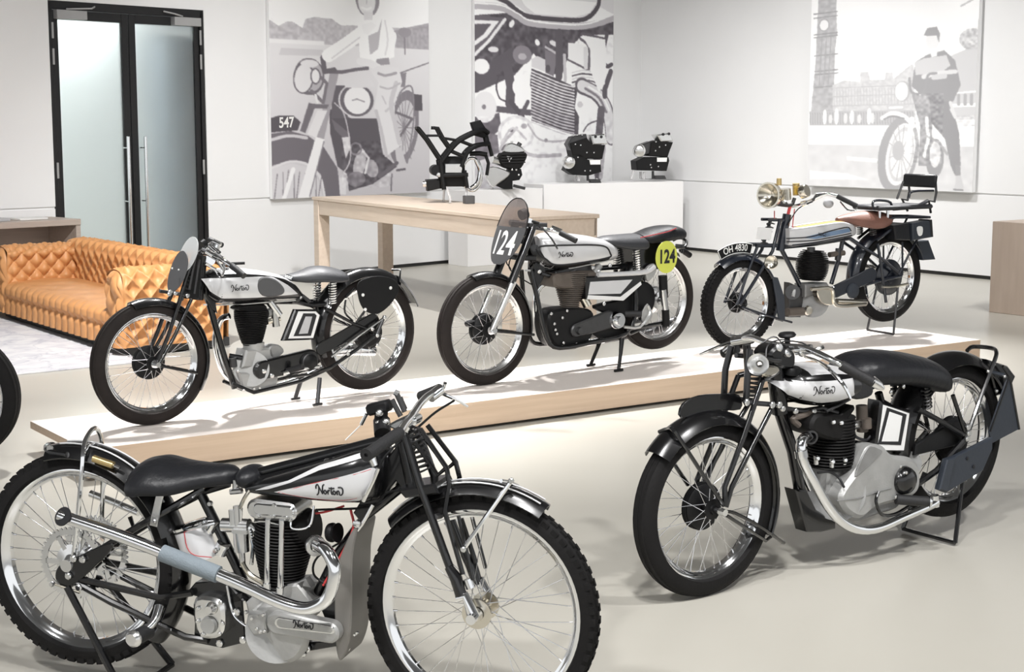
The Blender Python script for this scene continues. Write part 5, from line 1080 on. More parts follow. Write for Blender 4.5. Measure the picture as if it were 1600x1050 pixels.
    tk.panel([(0.414,0.876), (0.342,0.855), (0.285,0.757), (0.219,0.725), (0.004,0.735), (-0.201,0.755), (-0.201,0.731), (0.003,0.705), (0.236,0.690), (0.349,0.696), (0.382,0.733)], t, 'black_paint', 1, 'tank_lower')
    tk.line([(0.350,0.842), (0.109,0.852), (-0.127,0.834), (-0.192,0.781), (-0.184,0.756), (0.037,0.737), (0.219,0.728), (0.285,0.763)], t, 'black_letter', 1, 0.006, closed=True, sub=6)
    tk.line([(0.398,0.696), (0.232,0.687), (0.003,0.705), (-0.210,0.730)], t, 'white_paint', 1, 0.0065)
    lo = (0.178,0.792)
    norton(t, lambda u, v: (lo[0] - u * 0.092, tk.y(lo[0] - u * 0.092, lo[1] + v * 0.092) + 0.002, lo[1] + v * 0.092), 0.092, thick=0.024)
    LA(t, 'filler_cap', 'chrome', [(0, 0.025), (0.03, 0.022), (0.035, 0), (0, 0)], (0.156,0.000,0.920), (0, 0, 1), 18)
    # seat
    saddle(r, [(-0.191, 0.872, 0.03, 0.05, 0.004), (-0.270, 0.886, 0.06, 0.10, 0.02), (-0.393, 0.891, 0.09, 0.125, 0.03), (-0.518, 0.891, 0.10, 0.13, 0.03), (-0.554, 0.876, 0.08, 0.12, 0.02)], 'leather_grey')
    bp_ = saddle(r, [(-0.532, 0.890, 0.05, 0.10, 0.01), (-0.590, 0.898, 0.075, 0.125, 0.015), (-0.700, 0.927, 0.10, 0.13, 0.015), (-0.820, 0.935, 0.10, 0.125, 0.015), (-0.895, 0.922, 0.085, 0.11, 0.01), (-0.919, 0.898, 0.04, 0.09, 0.005)], 'leather_black', 'seat_pad')
    MB().tube([(-0.467,0.125,0.871), (-0.579,0.130,0.885), (-0.711,0.125,0.900), (-0.807,0.105,0.918)], 0.0035, 6, sub=3).build('seat_piping', 'red_line', bp_)
    PR(r, 'tail_panel', F, [(-0.455,0.833), (-0.644,0.837), (-0.773,0.804), (-0.702,0.645), (-0.484,0.658)], -0.09, 0.09, 0.008)
    # yellow side plate with number
    cp = Vector((-0.681,0.150,0.733)); ring = [(cp.x + 0.098 * math.cos(2 * math.pi * k / 40), cp.z + 0.108 * math.sin(2 * math.pi * k / 40)) for k in range(40)]
    yp = PR(r, 'side_plate', 'plate_yellow', ring, 0.143, 0.150, 0.002)
    lettering('124', 0.125, 'black_letter', yp, lambda u, v: (cp.x - u, 0.1515, cp.z + v), 0.004, 0.82, name='race_number')
    T(r, 'plate_stay', F, [(-0.748,0.050,0.720), (-0.688,0.143,0.733)], 0.012); T(r, 'tail_loop', F, [(-0.934,-0.060,0.820), (-0.981,-0.040,0.837), (-1.004,0.000,0.814), (-0.944,0.040,0.778), (-0.830,0.060,0.785)], 0.010, sub=4); T(r, 'tail_light', 'black_satin', [(-0.954,0.000,0.761), (-1.041,0.000,0.715)], 0.02, n=12); T(r, 'tail_bracket', F, [(-0.906,0.000,0.791), (-0.963,0.020,0.789), (-0.945,0.020,0.735)], 0.011)
    # frame
    T(r, 'frame_tube', F, [(0.319,0.000,0.697), (-0.081,0.000,0.674), (-0.520,0.000,0.675)], 0.018, n=10)
    for s in (-1, 1):
        T(r, 'frame_loop', F, [my((0.391,0.050,0.693), s), my((0.354,0.075,0.501), s), my((0.300,0.090,0.267), s), my((0.200,0.100,0.195), s), my((-0.086,0.100,0.209), s), my((-0.365,0.100,0.238), s), my((-0.452,0.100,0.392), s), my((-0.440,0.090,0.646), s)], 0.016, n=10, sub=3)
        T(r, 'swing_arm', F, [my((-0.365,0.100,0.264), s), my((-0.672,0.100,0.280), s), my((-0.736,0.100,0.288), s)], 0.015, n=10); T(r, 'swing_arm', F, [my((-0.401,0.100,0.234), s), my((-0.562,0.100,0.275), s)], 0.012)
        sh = MB().tube([my((-0.684,0.110,0.606), s), my((-0.696,0.110,0.456), s)], 0.03, 14).build('shock_cover', 'black_satin', r); MB().tube([my((-0.677,0.120,0.513), s), my((-0.703,0.120,0.375), s)], 0.024, 14).build('shock_body', 'chrome', sh); MB().tube([my((-0.703,0.120,0.375), s), my((-0.712,0.120,0.265), s)], 0.026, 14).build('shock_foot', 'black_satin', sh)
        spring(r, my((-0.450,0.100,0.793), s), my((-0.463,0.100,0.652), s), 0.022, 9, 0.006, 'polished_alloy')
    T(r, 'seat_tube', F, [(-0.455,0.090,0.819), (-0.458,0.090,0.618)], 0.014)
    T(r, 'frame_cover', 'silver_paint', [(-0.108,0.110,0.645), (-0.324,0.120,0.640), (-0.520,0.120,0.641), (-0.592,0.120,0.673)], [0.016, 0.016, 0.018, 0.022], n=10, sub=3); PR(r, 'junction_plate', 'cast_alloy', smooth_poly([(-0.520,0.657), (-0.591,0.693), (-0.611,0.638), (-0.539,0.576)], 3), 0.10, 0.13, 0.006)
    # oil tank in silver with black lining
    ot = PR(r, 'oil_tank', F, [(-0.006,0.642), (-0.520,0.624), (-0.476,0.553), (-0.327,0.467), (-0.015,0.492)], -0.02, 0.115, 0.01)
    PR(ot, 'tank_line', 'white_paint', [(-0.025,0.520), (-0.302,0.490), (-0.478,0.579), (-0.487,0.559), (-0.328,0.463), (-0.017,0.494)], 0.112, 0.119, 0.001)
    PR(ot, 'tank_panel', 'silver_paint', [(-0.042,0.605), (-0.406,0.597), (-0.301,0.511), (-0.025,0.524)], 0.112, 0.120, 0.001)
    T(r, 'head_steady', F, [(0.294,0.030,0.673), (0.195,0.050,0.642), (0.029,0.050,0.684)], 0.014)
    PR(r, 'frame_gusset', F, [(0.352,0.852), (0.287,0.849), (0.254,0.668), (0.319,0.569), (0.360,0.674)], -0.03, 0.03, 0.005)
    # engine
    barrel(r, (0.036,0.000,0.429), 0.10, 0.235, 18, -3, 'bronze_fin', r_fn=lambda q: 0.066 + 0.05 * min(1, max(0, q - 0.1) * 1.5))
    PR(r, 'cylinder_head', 'bronze_fin', smooth_poly([(0.236,0.620), (0.203,0.669), (-0.099,0.671), (-0.116,0.611), (0.036,0.568), (0.203,0.579)], 3), -0.09, 0.09, 0.012)
    PR(r, 'cam_box', 'dark_steel', smooth_poly([(0.195,0.681), (0.029,0.710), (-0.124,0.701), (-0.125,0.662), (0.129,0.651)], 3), -0.05, 0.06, 0.008)
    T(r, 'carburettor', 'cast_alloy', [(-0.116,0.060,0.650), (-0.167,0.060,0.700)], 0.026, n=14); bolts(r, [(-0.090,0.080,0.692), (-0.142,0.080,0.663), (0.334,0.060,0.690), (-0.237,0.080,0.697), (-0.170,0.100,0.453)], 0.014, (0, 1, 0), 0.012)
    PR(r, 'crankcase', 'black_satin', smooth_poly([(0.243,0.428), (0.010,0.437), (-0.110,0.388), (-0.094,0.231), (0.042,0.170), (0.209,0.205), (0.267,0.314)], 4), -0.08, 0.08, 0.014)
    PR(r, 'primary_case', 'dark_steel', stadium((0.051,0.293), (-0.223,0.343), 0.045, 0.06), 0.07, 0.10, 0.008); PR(r, 'gearbox', 'black_satin', smooth_poly([(-0.068,0.325), (-0.205,0.353), (-0.399,0.338), (-0.383,0.232), (-0.172,0.216)], 3), -0.06, 0.07, 0.01)
    bolts(r, [(0.255,0.085,0.418), (0.164,0.085,0.385), (0.126,0.085,0.427), (0.230,0.085,0.351), (0.209,0.085,0.285), (0.155,0.085,0.222), (0.046,0.085,0.205), (-0.064,0.085,0.222), (0.222,0.085,0.312)], 0.010, (0, 1, 0), 0.008); LA(r, 'crank_boss', 'dark_steel', [(0, 0.02), (0.02, 0.018), (0.026, 0), (0, 0)], (0.037,0.100,0.292), (0, 1, 0), 20)
    cl = LA(r, 'clutch_drum', 'chrome', [(0, 0.05), (0.03, 0.05), (0.032, 0.03), (0.05, 0.03), (0.055, 0.02), (0.06, 0.0), (0, 0)], (-0.284,0.100,0.335), (0, 1, 0), 30)
    T(r, 'footrest', 'grip_rubber', [(-0.345,0.120,0.375), (-0.415,0.200,0.378)], 0.02, n=12); T(r, 'gear_pedal', 'polished_alloy', [(-0.329,0.120,0.290), (-0.462,0.130,0.280), (-0.561,0.120,0.358), (-0.551,0.110,0.412)], 0.011, sub=3); PR(r, 'footrest_plate', 'cast_alloy', smooth_poly([(-0.498,0.349), (-0.551,0.426), (-0.597,0.341), (-0.535,0.278)], 3), 0.10, 0.11, 0.002)
    T(r, 'exhaust_pipe', 'chrome', [(0.147,-0.050,0.618), (0.231,-0.080,0.556), (0.239,-0.090,0.399), (0.173,-0.100,0.235), (-0.013,-0.120,0.163), (-0.372,-0.130,0.170)], 0.022, n=14, sub=5); T(r, 'silencer', 'dark_steel', [(-0.380,-0.140,0.168), (-1.040,-0.150,0.223)], [0.024, 0.05], n=18)
    T(r, 'intake_trunk', 'nickel', [(-0.040,0.050,0.497), (-0.067,0.060,0.443)], 0.03, n=14)
    xa = -0.271
    for s in (-1, 1):
        T(r, 'stand_leg', 'black_satin', [my((-0.333,0.100,0.207), s), my((-0.305,0.120,0.111), s), (xa, s * 0.14, 0.014)], [0.018, 0.013, 0.012], n=8); T(r, 'stand_foot', 'black_satin', [(xa + 0.035, s * 0.14, 0.008), (xa - 0.035, s * 0.14, 0.008)], 0.009)
    return r
bike_racer124()

# ---------------------------------------------------------------- veteran motorcycle at the far end of the platform
def bike_veteran():
    r = thing('veteran_motorcycle', 'veteran flat tank motorcycle with brass headlamp and brown saddle on the platform end', 'motorcycle', (2.263, 11.074, 0.177), 210.94, 'vintage motorcycles')
    fx, fz, rx, rz = 0.729, 0.325, -0.729, 0.438
    wheel(r, fx, fz, 0.325, 0.085, 0.256, 0.045, 0.11, 36, tyre='rubber', hub='black_satin', knob=True, drum=0.07, drum_side=-1)
    wheel(r, rx, rz, 0.346, 0.09, 0.272, 0.045, 0.12, 36, tyre='rubber', hub='blue_black', drum=0.135, drum_side=1, hubmat2='blue_black')
    F = 'blue_black'
    mudguard(r, fx, fz, 0.358, 55, 212, 0.12, 0.04, F); mudguard(r, rx, rz, 0.392, -10, 150, 0.13, 0.04, F)
    mf = PR(r, 'mud_flap', 'slate_plate', [(-0.996,0.708), (-1.115,0.710), (-1.199,0.556), (-1.063,0.555)], -0.07, 0.06, 0.006)
    PR(r, 'side_valance', 'slate_plate', [(0.465,0.507), (0.413,0.498), (0.347,0.353), (0.333,0.177), (0.395,0.181), (0.426,0.344)], 0.045, 0.062, 0.004)
    # curved number plate on the front guard
    ang = [math.degrees(math.atan2(p[1] - fz, p[0] - fx)) for p in ((0.903,0.683), (0.643,0.717))]
    a0, a1 = min(ang) - 2, max(ang) + 3; r0, r1 = 0.365, 0.435
    arc = [(fx + r1 * math.cos(R(a0 + (a1 - a0) * k / 10)), fz + r1 * math.sin(R(a0 + (a1 - a0) * k / 10))) for k in range(11)] + [(fx + r0 * math.cos(R(a1 + (a0 - a1) * k / 10)), fz + r0 * math.sin(R(a1 + (a0 - a1) * k / 10))) for k in range(11)]
    npl = PR(r, 'number_plate', 'black_satin', arc, -0.006, 0.006, 0.002); am = R((a0 + a1) / 2); rm_ = (r0 + r1) / 2
    lettering('OH 4830', 0.068, 'white_letter', npl, lambda u, v: (fx + (rm_ + v) * math.cos(am + u / rm_), 0.0075, fz + (rm_ + v) * math.sin(am + u / rm_)), 0.0012, 0.86, name='registration')
    MB().tube([(p[0], 0.006, p[1]) for p in arc], 0.003, 5, closed=True).build('plate_border', 'white_letter', npl)
    # fork
    for s in (-1, 1):
        T(r, 'fork_blade', F, [my((0.399,0.050,0.917), s), my((0.471,0.060,0.694), s), my((0.624,0.065,0.503), s), my((0.776,0.070,0.320), s)], 0.013, n=10); T(r, 'fork_blade', F, [my((0.617,0.060,0.727), s), my((0.710,0.065,0.534), s), my((0.801,0.070,0.322), s)], 0.011, n=10)
        T(r, 'fork_link', F, [my((0.618,0.050,0.740), s), my((0.428,0.050,0.732), s)], 0.016, n=8); T(r, 'mudguard_stay', F, [my((0.754,0.065,0.305), s), my((0.526,0.060,0.230), s), my((0.262,0.050,0.157), s)], 0.008); T(r, 'fork_link', F, [my((0.494,0.040,0.920), s), my((0.356,0.040,0.915), s)], 0.012, n=8)
    spring(r, (0.426,0.000,0.928), (0.506,0.000,0.732), 0.026, 7, 0.005); T(r, 'steering_head', F, [(0.287,0.000,0.951), (0.349,0.000,0.685)], 0.032, n=14); T(r, 'steering_stem', 'red_cable', [(0.262,0.000,1.010), (0.286,0.000,0.924)], 0.012, n=10)
    PR(r, 'license_holder', 'white_paint', [(0.604,0.871), (0.467,0.860), (0.482,0.774), (0.619,0.786)], 0.045, 0.05, 0.001)
    LA(r, 'side_lamp', 'nickel', [(0, 0.0), (0.03, 0.0), (0.045, 0.02), (0.05, 0.04), (0.046, 0.042), (0.03, 0.03), (0, 0.028)], (0.494,0.080,0.617), Vector((0.7, 0.7, 0.05)), 22)
    # headlamp, horn and instruments in brass and nickel
    hl = LA(r, 'headlamp', 'nickel', [(0, -0.09), (0.05, -0.085), (0.06, -0.05), (0.055, -0.02), (0.085, 0.01), (0.092, 0.02), (0.092, 0.06), (0.084, 0.062), (0.07, 0.04), (0.03, 0.0), (0, -0.01)], (0.430,0.000,1.095), Vector((0.95, 0.3, 0.02)), 28)
    MB().lathe([(0, 0), (0.02, 0.0), (0.018, 0.05), (0, 0.052)], (0.372,0.000,1.166), (0, 0, 1), 16).build('lamp_chimney', 'brass', hl); MB().lathe([(0.084, 0.0), (0.094, 0.0), (0.096, 0.012), (0.084, 0.012)], Vector((0.430,0.000,1.095)) + Vector((0.95, 0.3, 0.02)) * 0.052, Vector((0.95, 0.3, 0.02)), 28).build('lamp_rim', 'nickel', hl)
    T(r, 'lamp_generator', 'nickel', [(0.336,0.020,1.140), (0.325,0.020,1.060)], 0.045, n=18); T(r, 'oil_lamp', 'brass', [(0.236,0.030,1.178), (0.230,0.030,1.091)], 0.026, n=14); PR(r, 'lamp_window', 'gold_line', [(0.276,1.160), (0.245,1.159), (0.243,1.099), (0.274,1.100)], 0.055, 0.06, 0.002)
    LA(r, 'speedometer', 'nickel', [(0, 0.03), (0.045, 0.03), (0.05, 0.02), (0.05, -0.02), (0, -0.02)], (0.205,0.080,1.119), Vector((-0.3, 0.9, 0.3)), 24); T(r, 'lamp_bracket', 'dark_steel', [(0.403,0.030,1.029), (0.254,0.000,1.017), (0.220,0.000,1.069)], 0.014, sub=3)
    hb = MB().tube([(0.099,-0.300,1.067), (0.113,-0.200,1.010), (0.191,-0.050,1.006), (0.193,0.050,1.024), (0.169,0.140,1.061), (0.120,0.220,1.103), (0.061,0.280,1.088)], 0.0125, 12, sub=4).build('handlebar', 'chrome', r)
    MB().tube([(0.066,0.280,1.091), (-0.037,0.380,1.020)], 0.018, 12).build('grip', 'grip_rubber', hb); MB().tube([(0.001,-0.400,1.012), (0.099,-0.300,1.065)], 0.018, 12).build('grip', 'grip_rubber', hb)
    T(r, 'lever', 'chrome', [(0.033,0.280,1.050), (0.016,0.340,0.993), (-0.016,0.390,0.990), (-0.024,0.390,1.011)], 0.006, sub=3); T(r, 'lever', 'dark_steel', [(0.178,0.150,1.055), (0.163,0.170,1.102), (0.111,0.200,1.108)], 0.010); m = MB().sphere((0.073,0.200,1.034), (0.042, 0.034, 0.034)); m.build('horn_bulb', 'grey_cover', r); T(r, 'lever_clamp', 'chrome', [(0.202,0.060,1.025), (0.185,0.100,1.039)], 0.022, n=12)
    for pts in ([(0.178,0.150,1.048), (0.227,0.050,0.992), (0.320,0.040,0.874)], [(0.410,0.000,0.981), (0.408,0.000,0.915)], [(0.218,0.000,0.989), (0.258,0.030,0.871), (0.257,0.050,0.832)]): T(r, 'cable', 'red_cable' if pts[0][1] < 0.1 else 'black_satin', pts, 0.004, sub=4)
    # flat tank: pale sides with blue panel, gold and black top
    tk = Tank([(0.326, 0.731, 0.851, 0.075, 7), (0.282, 0.720, 0.856, 0.085, 8), (0.033, 0.737, 0.875, 0.09, 8), (-0.185, 0.759, 0.888, 0.085, 8), (-0.296, 0.767, 0.867, 0.075, 6), (-0.355, 0.777, 0.841, 0.05, 4)])
    t = tk.build(r, 'silver_paint')
    tk.panel([(0.221,0.782), (0.044,0.810), (-0.255,0.836), (-0.266,0.808), (-0.065,0.785), (0.078,0.769)], t, 'blue_panel', 1)
    tk.line([(0.356,0.782), (0.132,0.787), (-0.046,0.821), (-0.228,0.843), (-0.275,0.814)], t, 'black_letter', 1, 0.0045, sub=4); tk.line([(0.356,0.758), (0.113,0.759), (-0.066,0.775), (-0.276,0.797)], t, 'black_letter', 1, 0.004, sub=4)
    tk.line([(0.355,0.728), (0.113,0.740), (-0.107,0.761), (-0.286,0.780)], t, 'blue_black', 1, 0.006, sub=4)
    top_panel(tk, t, 'gold_line', -0.219, 0.249, 0.12, 0.86); top_panel(tk, t, 'black_letter', -0.219, 0.249, -0.1, 0.12, off_=0.002)
    lo = (0.025,0.796); norton(t, lambda u, v: (lo[0] - u * 0.07, tk.y(lo[0] - u * 0.07, lo[1]) + 0.0025, lo[1] + v * 0.07 - u * 0.008), 0.07, thick=0.02)
    saddle(r, [(-0.204, 0.911, 0.03, 0.02, 0.003), (-0.274, 0.931, 0.06, 0.06, 0.015), (-0.385, 0.949, 0.10, 0.10, 0.04), (-0.517, 0.956, 0.115, 0.135, 0.055), (-0.631, 0.947, 0.09, 0.13, 0.04), (-0.692, 0.923, 0.03, 0.10, 0.01)], 'leather_brown')
    for s in (-1, 1): spring(r, my((-0.507,0.070,0.847), s), my((-0.510,0.070,0.770), s), 0.022, 5, 0.005)
    # frame
    T(r, 'frame_tube', F, [(0.332,0.000,0.711), (-0.006,0.000,0.724), (-0.335,0.000,0.752), (-0.450,0.000,0.692)], 0.016, n=10); T(r, 'down_tube', F, [(0.331,0.000,0.691), (0.221,0.000,0.530), (0.127,0.000,0.389)], 0.018, n=10); T(r, 'seat_tube', F, [(-0.270,0.000,0.754), (-0.238,0.000,0.618), (-0.163,0.000,0.414)], 0.017, n=10)
    for s in (-1, 1):
        T(r, 'seat_stay', F, [my((-0.277,0.060,0.758), s), my((-0.377,0.075,0.700), s), my((-0.617,0.085,0.579), s), my((-0.801,0.090,0.451), s)], 0.012); T(r, 'chain_stay', F, [my((-0.163,0.060,0.364), s), my((-0.459,0.080,0.405), s), my((-0.801,0.090,0.451), s)], 0.012); T(r, 'carrier_stay', F, [my((-0.540,0.090,0.708), s), my((-0.576,0.100,0.526), s), my((-0.636,0.100,0.256), s)], 0.012); T(r, 'carrier_stay', F, [my((-0.788,0.100,0.712), s), my((-0.800,0.100,0.459), s)], 0.008)
        T(r, 'carrier_rail', F, [my((-0.458,0.100,0.864), s), my((-0.693,0.110,0.905), s), my((-1.063,0.110,0.893), s)], 0.011); T(r, 'carrier_stay', F, [my((-1.044,0.110,0.873), s), my((-0.870,0.100,0.625), s), my((-0.766,0.095,0.460), s)], 0.009); T(r, 'carrier_stay', F, [my((-0.715,0.110,0.842), s), my((-0.520,0.100,0.737), s)], 0.011)
        # pillion backrest side frames
        T(r, 'seat_frame', 'dark_steel', [my((-1.076,0.140,1.190), s), my((-1.091,0.140,1.084), s), my((-1.075,0.140,1.014), s), my((-1.015,0.140,1.023), s), my((-1.060,0.120,0.929), s)], 0.010); T(r, 'seat_frame', 'dark_steel', [my((-0.736,0.140,1.176), s), my((-0.675,0.140,1.046), s)], 0.009) if s > 0 else None
    T(r, 'carrier_rail', F, [(-1.063,0.110,0.893), (-1.063, -0.11, 0.893)], 0.011)
    # pillion seat, backrest and boxes
    sx0, sx1, sz = -0.490, -1.059, 0.979
    MB().box(((sx0 + sx1) / 2, 0, sz), (abs(sx1 - sx0), 0.30, 0.035), bev=0.012).build('pillion_seat', 'leather_grey', r)
    bx_ = (-1.065); MB().box((-1.056, 0, 1.172), (0.035, 0.34, 0.10), Matrix.Rotation(R(-8), 3, 'Y'), 0.012).build('backrest_pad', 'leather_black', r)
    T(r, 'grab_rail', F, [(-0.472,0.100,0.967), (-0.470,0.100,1.029), (-0.554,0.100,1.036), (-0.650,0.100,1.017), (-0.662,0.100,0.961)], 0.010, sub=3); T(r, 'backrest_hoop', F, [(-0.841,0.100,1.047), (-0.877,0.100,1.095), (-1.103,0.100,1.097)], 0.009, sub=3)
    T(r, 'seat_bar', F, [(-0.661,0.120,0.969), (-0.891,0.120,0.976), (-1.016,0.130,1.023)], 0.014); 
    for x in (1065, 1110): T(r, 'seat_support', 'chrome', [(-0.538 if x == 1065 else -0.623, 0.1, sz - 0.02), (-0.538 if x == 1065 else -0.623, 0.1, sz - 0.09)], 0.012, n=10)
    tb_ = PR(r, 'tool_box', 'leather_black', [(-0.646,0.846), (-0.809,0.857), (-0.828,0.725), (-0.670,0.734)], -0.14, 0.15, 0.01)
    tb2 = PR(r, 'tool_box', 'slate_plate', [(-0.818,0.857), (-1.032,0.875), (-1.052,0.745), (-0.830,0.725)], 0.06, 0.17, 0.008)
    PR(tb2, 'tax_disc', 'white_letter', smooth_poly([(-0.864,0.826), (-0.923,0.827), (-0.922,0.768), (-0.883,0.763)], 3), 0.169, 0.172, 0.0005); PR(tb2, 'box_edge', 'black_letter', [(-0.998,0.878), (-1.022,0.880), (-1.040,0.749), (-1.021,0.747)], 0.05, 0.175, 0.003)
    # engine
    barrel(r, (0.039,0.000,0.452), 0.11, 0.225, 18, -4, r_fn=lambda q: 0.082 + 0.042 * math.sin(math.pi * min(1, q * 0.95 + 0.05)) ** 0.6)
    T(r, 'valve_cap', 'dark_steel', [(0.075,0.030,0.702), (0.074,0.030,0.668)], 0.03, n=14); T(r, 'carburettor', 'bronze_fin', [(-0.108,0.030,0.639), (-0.255,0.030,0.647)], 0.02, n=12); T(r, 'carburettor', 'dark_steel', [(-0.198,0.030,0.684), (-0.192,0.030,0.594)], 0.022, n=14)
    T(r, 'crankcase', 'cast_alloy_grey', [(-0.048,-0.070,0.282), (0.080,0.070,0.304)], 0.12, n=36); PR(r, 'crankcase_top', 'cast_alloy_grey', [(0.155,0.434), (-0.061,0.436), (-0.118,0.364), (0.152,0.339)], -0.06, 0.07, 0.008)
    LA(r, 'timing_boss', 'nickel', [(0, 0.02), (0.03, 0.018), (0.036, 0), (0, 0)], (0.132,0.075,0.240), (0, 1, 0), 20); T(r, 'magneto', 'dark_steel', [(0.189,-0.030,0.369), (0.269,0.060,0.382)], 0.055, n=20); LA(r, 'magneto_cap', 'polished_alloy', [(0, 0.012), (0.03, 0.01), (0.034, 0), (0, 0)], (0.253,0.062,0.375), (0, 1, 0), 20); PR(r, 'engine_plate', 'dark_steel', [(0.271,0.451), (0.127,0.389), (0.156,0.185), (0.272,0.193)], -0.04, 0.03, 0.004)
    T(r, 'silencer_box', 'bronze_fin', [(0.309,0.050,0.235), (0.149,0.050,0.231)], 0.032, n=16)
    PR(r, 'foot_board', 'nickel', smooth_poly([(0.116,0.396), (-0.005,0.402), (-0.049,0.291), (0.026,0.282), (0.091,0.320)], 3), 0.10, 0.16, 0.006); T(r, 'foot_board_edge', 'nickel', [(0.183,0.160,0.410), (-0.014,0.160,0.403), (-0.045,0.160,0.299), (-0.128,0.160,0.266), (-0.378,0.150,0.263)], 0.014, sub=4); T(r, 'exhaust_pipe', 'nickel', [(-0.110,0.120,0.298), (-0.407,0.120,0.270)], 0.022, n=14)
    PR(r, 'chain_case', F, stadium((-0.135,0.369), (-0.484,0.474), 0.05, 0.055), 0.075, 0.095, 0.006); LA(r, 'gearbox_cover', 'slate_plate', [(0, 0.02), (0.03, 0.018), (0.055, 0.012), (0.06, 0), (0, 0)], (-0.292,0.096,0.363), (0, 1, 0), 24)
    T(r, 'brake_lever', 'nickel', [(-0.572,0.120,0.381), (-0.687,0.120,0.375), (-0.841,0.120,0.390)], 0.010, sub=3)
    # rear stand
    x1 = -0.685
    for s in (-1, 1): T(r, 'stand_leg', 'dark_steel', [my((-0.746,0.110,0.364), s), (x1, s * 0.14, 0.012)], 0.0095)
    T(r, 'stand_foot', 'dark_steel', [(x1, -0.14, 0.012), (x1, 0.14, 0.012)], 0.009)
    return r
bike_veteran()

# ---------------------------------------------------------------- tufted leather sofa
m_, nt, b = node_mat('tan_leather')
fac, _ = mapped_noise(nt, 6.0, (1, 1, 1), 6)
nt.links.new(ramp(nt, fac, [(0.3, (0.54, 0.25, 0.09)), (0.7, (0.64, 0.315, 0.125))]), b.inputs['Base Color']); b.inputs['Roughness'].default_value = 0.5
def sofa():
    ang = math.degrees(math.atan2(0.804, -0.594))
    r = thing('sofa', 'tan leather chesterfield sofa with deep buttoned back and arms', 'sofa', (-2.97, 11.31, 0.014), ang)
    # local x along the length away from the camera, local y to the front: depth runs to negative y
    L, Dp, SH, AH, BH = 3.05, 0.95, 0.345, 0.66, 0.70
    M_ = 'tan_leather'
    def tuft(u, v, depth):
        a = u + v; b_ = u - v
        h = (abs(math.sin(math.pi * a)) * abs(math.sin(math.pi * b_))) ** 0.55
        return depth * (h - 0.55)
    def quilt(name, prof, x0, x1, per, rows, depth, nu, nv, axis='x', close=True):
        """Padded roll: prof is a cross-section polyline (p, z); swept along one axis with diamond tufting."""
        P = catmull([(p[0], p[1], 0) for p in prof], 12); ds = [0]
        for a, b_ in zip(P, P[1:]): ds.append(ds[-1] + (b_ - a).length)
        def at(v):
            s = v * ds[-1]; k = max(0, min(len(P) - 2, int(np.searchsorted(ds, s)) - 1)); t = (s - ds[k]) / max(1e-6, ds[k + 1] - ds[k]); p = P[k].lerp(P[k + 1], t); d = (P[k + 1] - P[k]).normalized()
            return p, Vector((-d.y, d.x, 0))
        def fn(u, v):
            p, n = at(v); x = x0 + (x1 - x0) * u; e = min(1, min(u, 1 - u) * 18, min(v, 1 - v) * 14)
            q = p + n * tuft(u * per, v * rows, depth) * e
            return (x, q.x, q.y) if axis == 'x' else (q.x, x, q.y)
        return MB().grid(nu, nv, fn).build(name, M_, r, 180, fix=False)
    aw, bd = 0.30, 0.34
    # backrest: from the seat up over the roll and down the outside
    quilt('backrest', [(-Dp + bd - 0.02, SH - 0.03), (-Dp + bd - 0.03, SH + 0.12), (-Dp + bd - 0.02, BH - 0.10), (-Dp + bd - 0.04, BH - 0.02), (-Dp + bd * 0.55, BH), (-Dp + 0.03, BH - 0.05), (-Dp, BH - 0.16), (-Dp + 0.03, 0.3), (-Dp + 0.04, 0.06)], L - aw * 0.3, aw * 0.3, 18, 8.0, 0.05, 300, 140)
    # two arms, each wrapping over and down the front
    for k, (i0, o0) in enumerate(((aw, 0.0), (L - aw, L))):
        prof = [(i0, SH - 0.05), (i0 + (0.01 if k == 0 else -0.01), AH - 0.14), (i0 + (0.02 if k == 0 else -0.02), AH - 0.04), ((i0 + o0) / 2, AH), (o0 + (0.02 if k == 0 else -0.02), AH - 0.04), (o0 + (-0.01 if k == 0 else 0.01), AH - 0.18), (o0, 0.3), (o0 + (0.02 if k == 0 else -0.02), 0.06)]
        if k == 1: prof = prof
        y0, y1 = (0.0, -Dp + 0.12) if k == 0 else (-Dp + 0.12, 0.0)
        quilt('arm_rest', prof, y0, y1, 6, 8.0, 0.05, 130, 140, axis='y')
        # padded front of the arm
        def ff(u, v, i0=i0, o0=o0):
            x = i0 + (o0 - i0) * u; zt = AH - 0.005 - 0.15 * abs(2 * u - 1) ** 3.5
            z = 0.06 + (zt - 0.06) * v; e = min(1, min(u, 1 - u) * 8, (1 - v) * 10)
            return (x, -0.012 + 0.05 * e ** 0.6 + tuft(u * 1.5 + 0.5, v * 2.5, 0.035) * e, z)
        MB().grid(40, 60, ff).build('arm_front', M_, r, 180, fix=False)
    # seat: smooth cushion with a ribbed front roll
    def seat_fn(u, v):
        x = aw - 0.01 + (L - 2 * aw + 0.02) * u
        if v < 0.5:
            t = v / 0.5; y = -Dp + bd - 0.05 + (Dp - bd - 0.03) * t; z = SH + 0.012 * math.sin(math.pi * t) + 0.004 * math.sin(u * 37) * math.sin(t * 9)
            return (x, y, z)
        t = (v - 0.5) / 0.5; rib = abs(math.sin(math.pi * u * 17)) ** 0.5
        a = min(1, t / 0.25) * math.pi / 2; y = -0.08 + 0.10 * math.sin(a); z = SH - 0.07 * (1 - math.cos(a)) - max(0, t - 0.25) / 0.75 * (SH - 0.07 - 0.06)
        dent = 0.030 * (1 - math.exp(-((t - 0.42) / 0.1) ** 2)) if t > 0.1 else 0
        return (x, y + (rib - 0.4) * 0.035 * min(1, t * 5) - 0.025 * math.exp(-((t - 0.5) / 0.08) ** 2), z)
    MB().grid(260, 90, seat_fn).build('seat', M_, r, 180, fix=False)
    MB().box((L / 2, -Dp / 2, 0.035), (L - 0.10, Dp - 0.10, 0.07), bev=0.004).build('sofa_base', 'skirting_black', r)
    return r
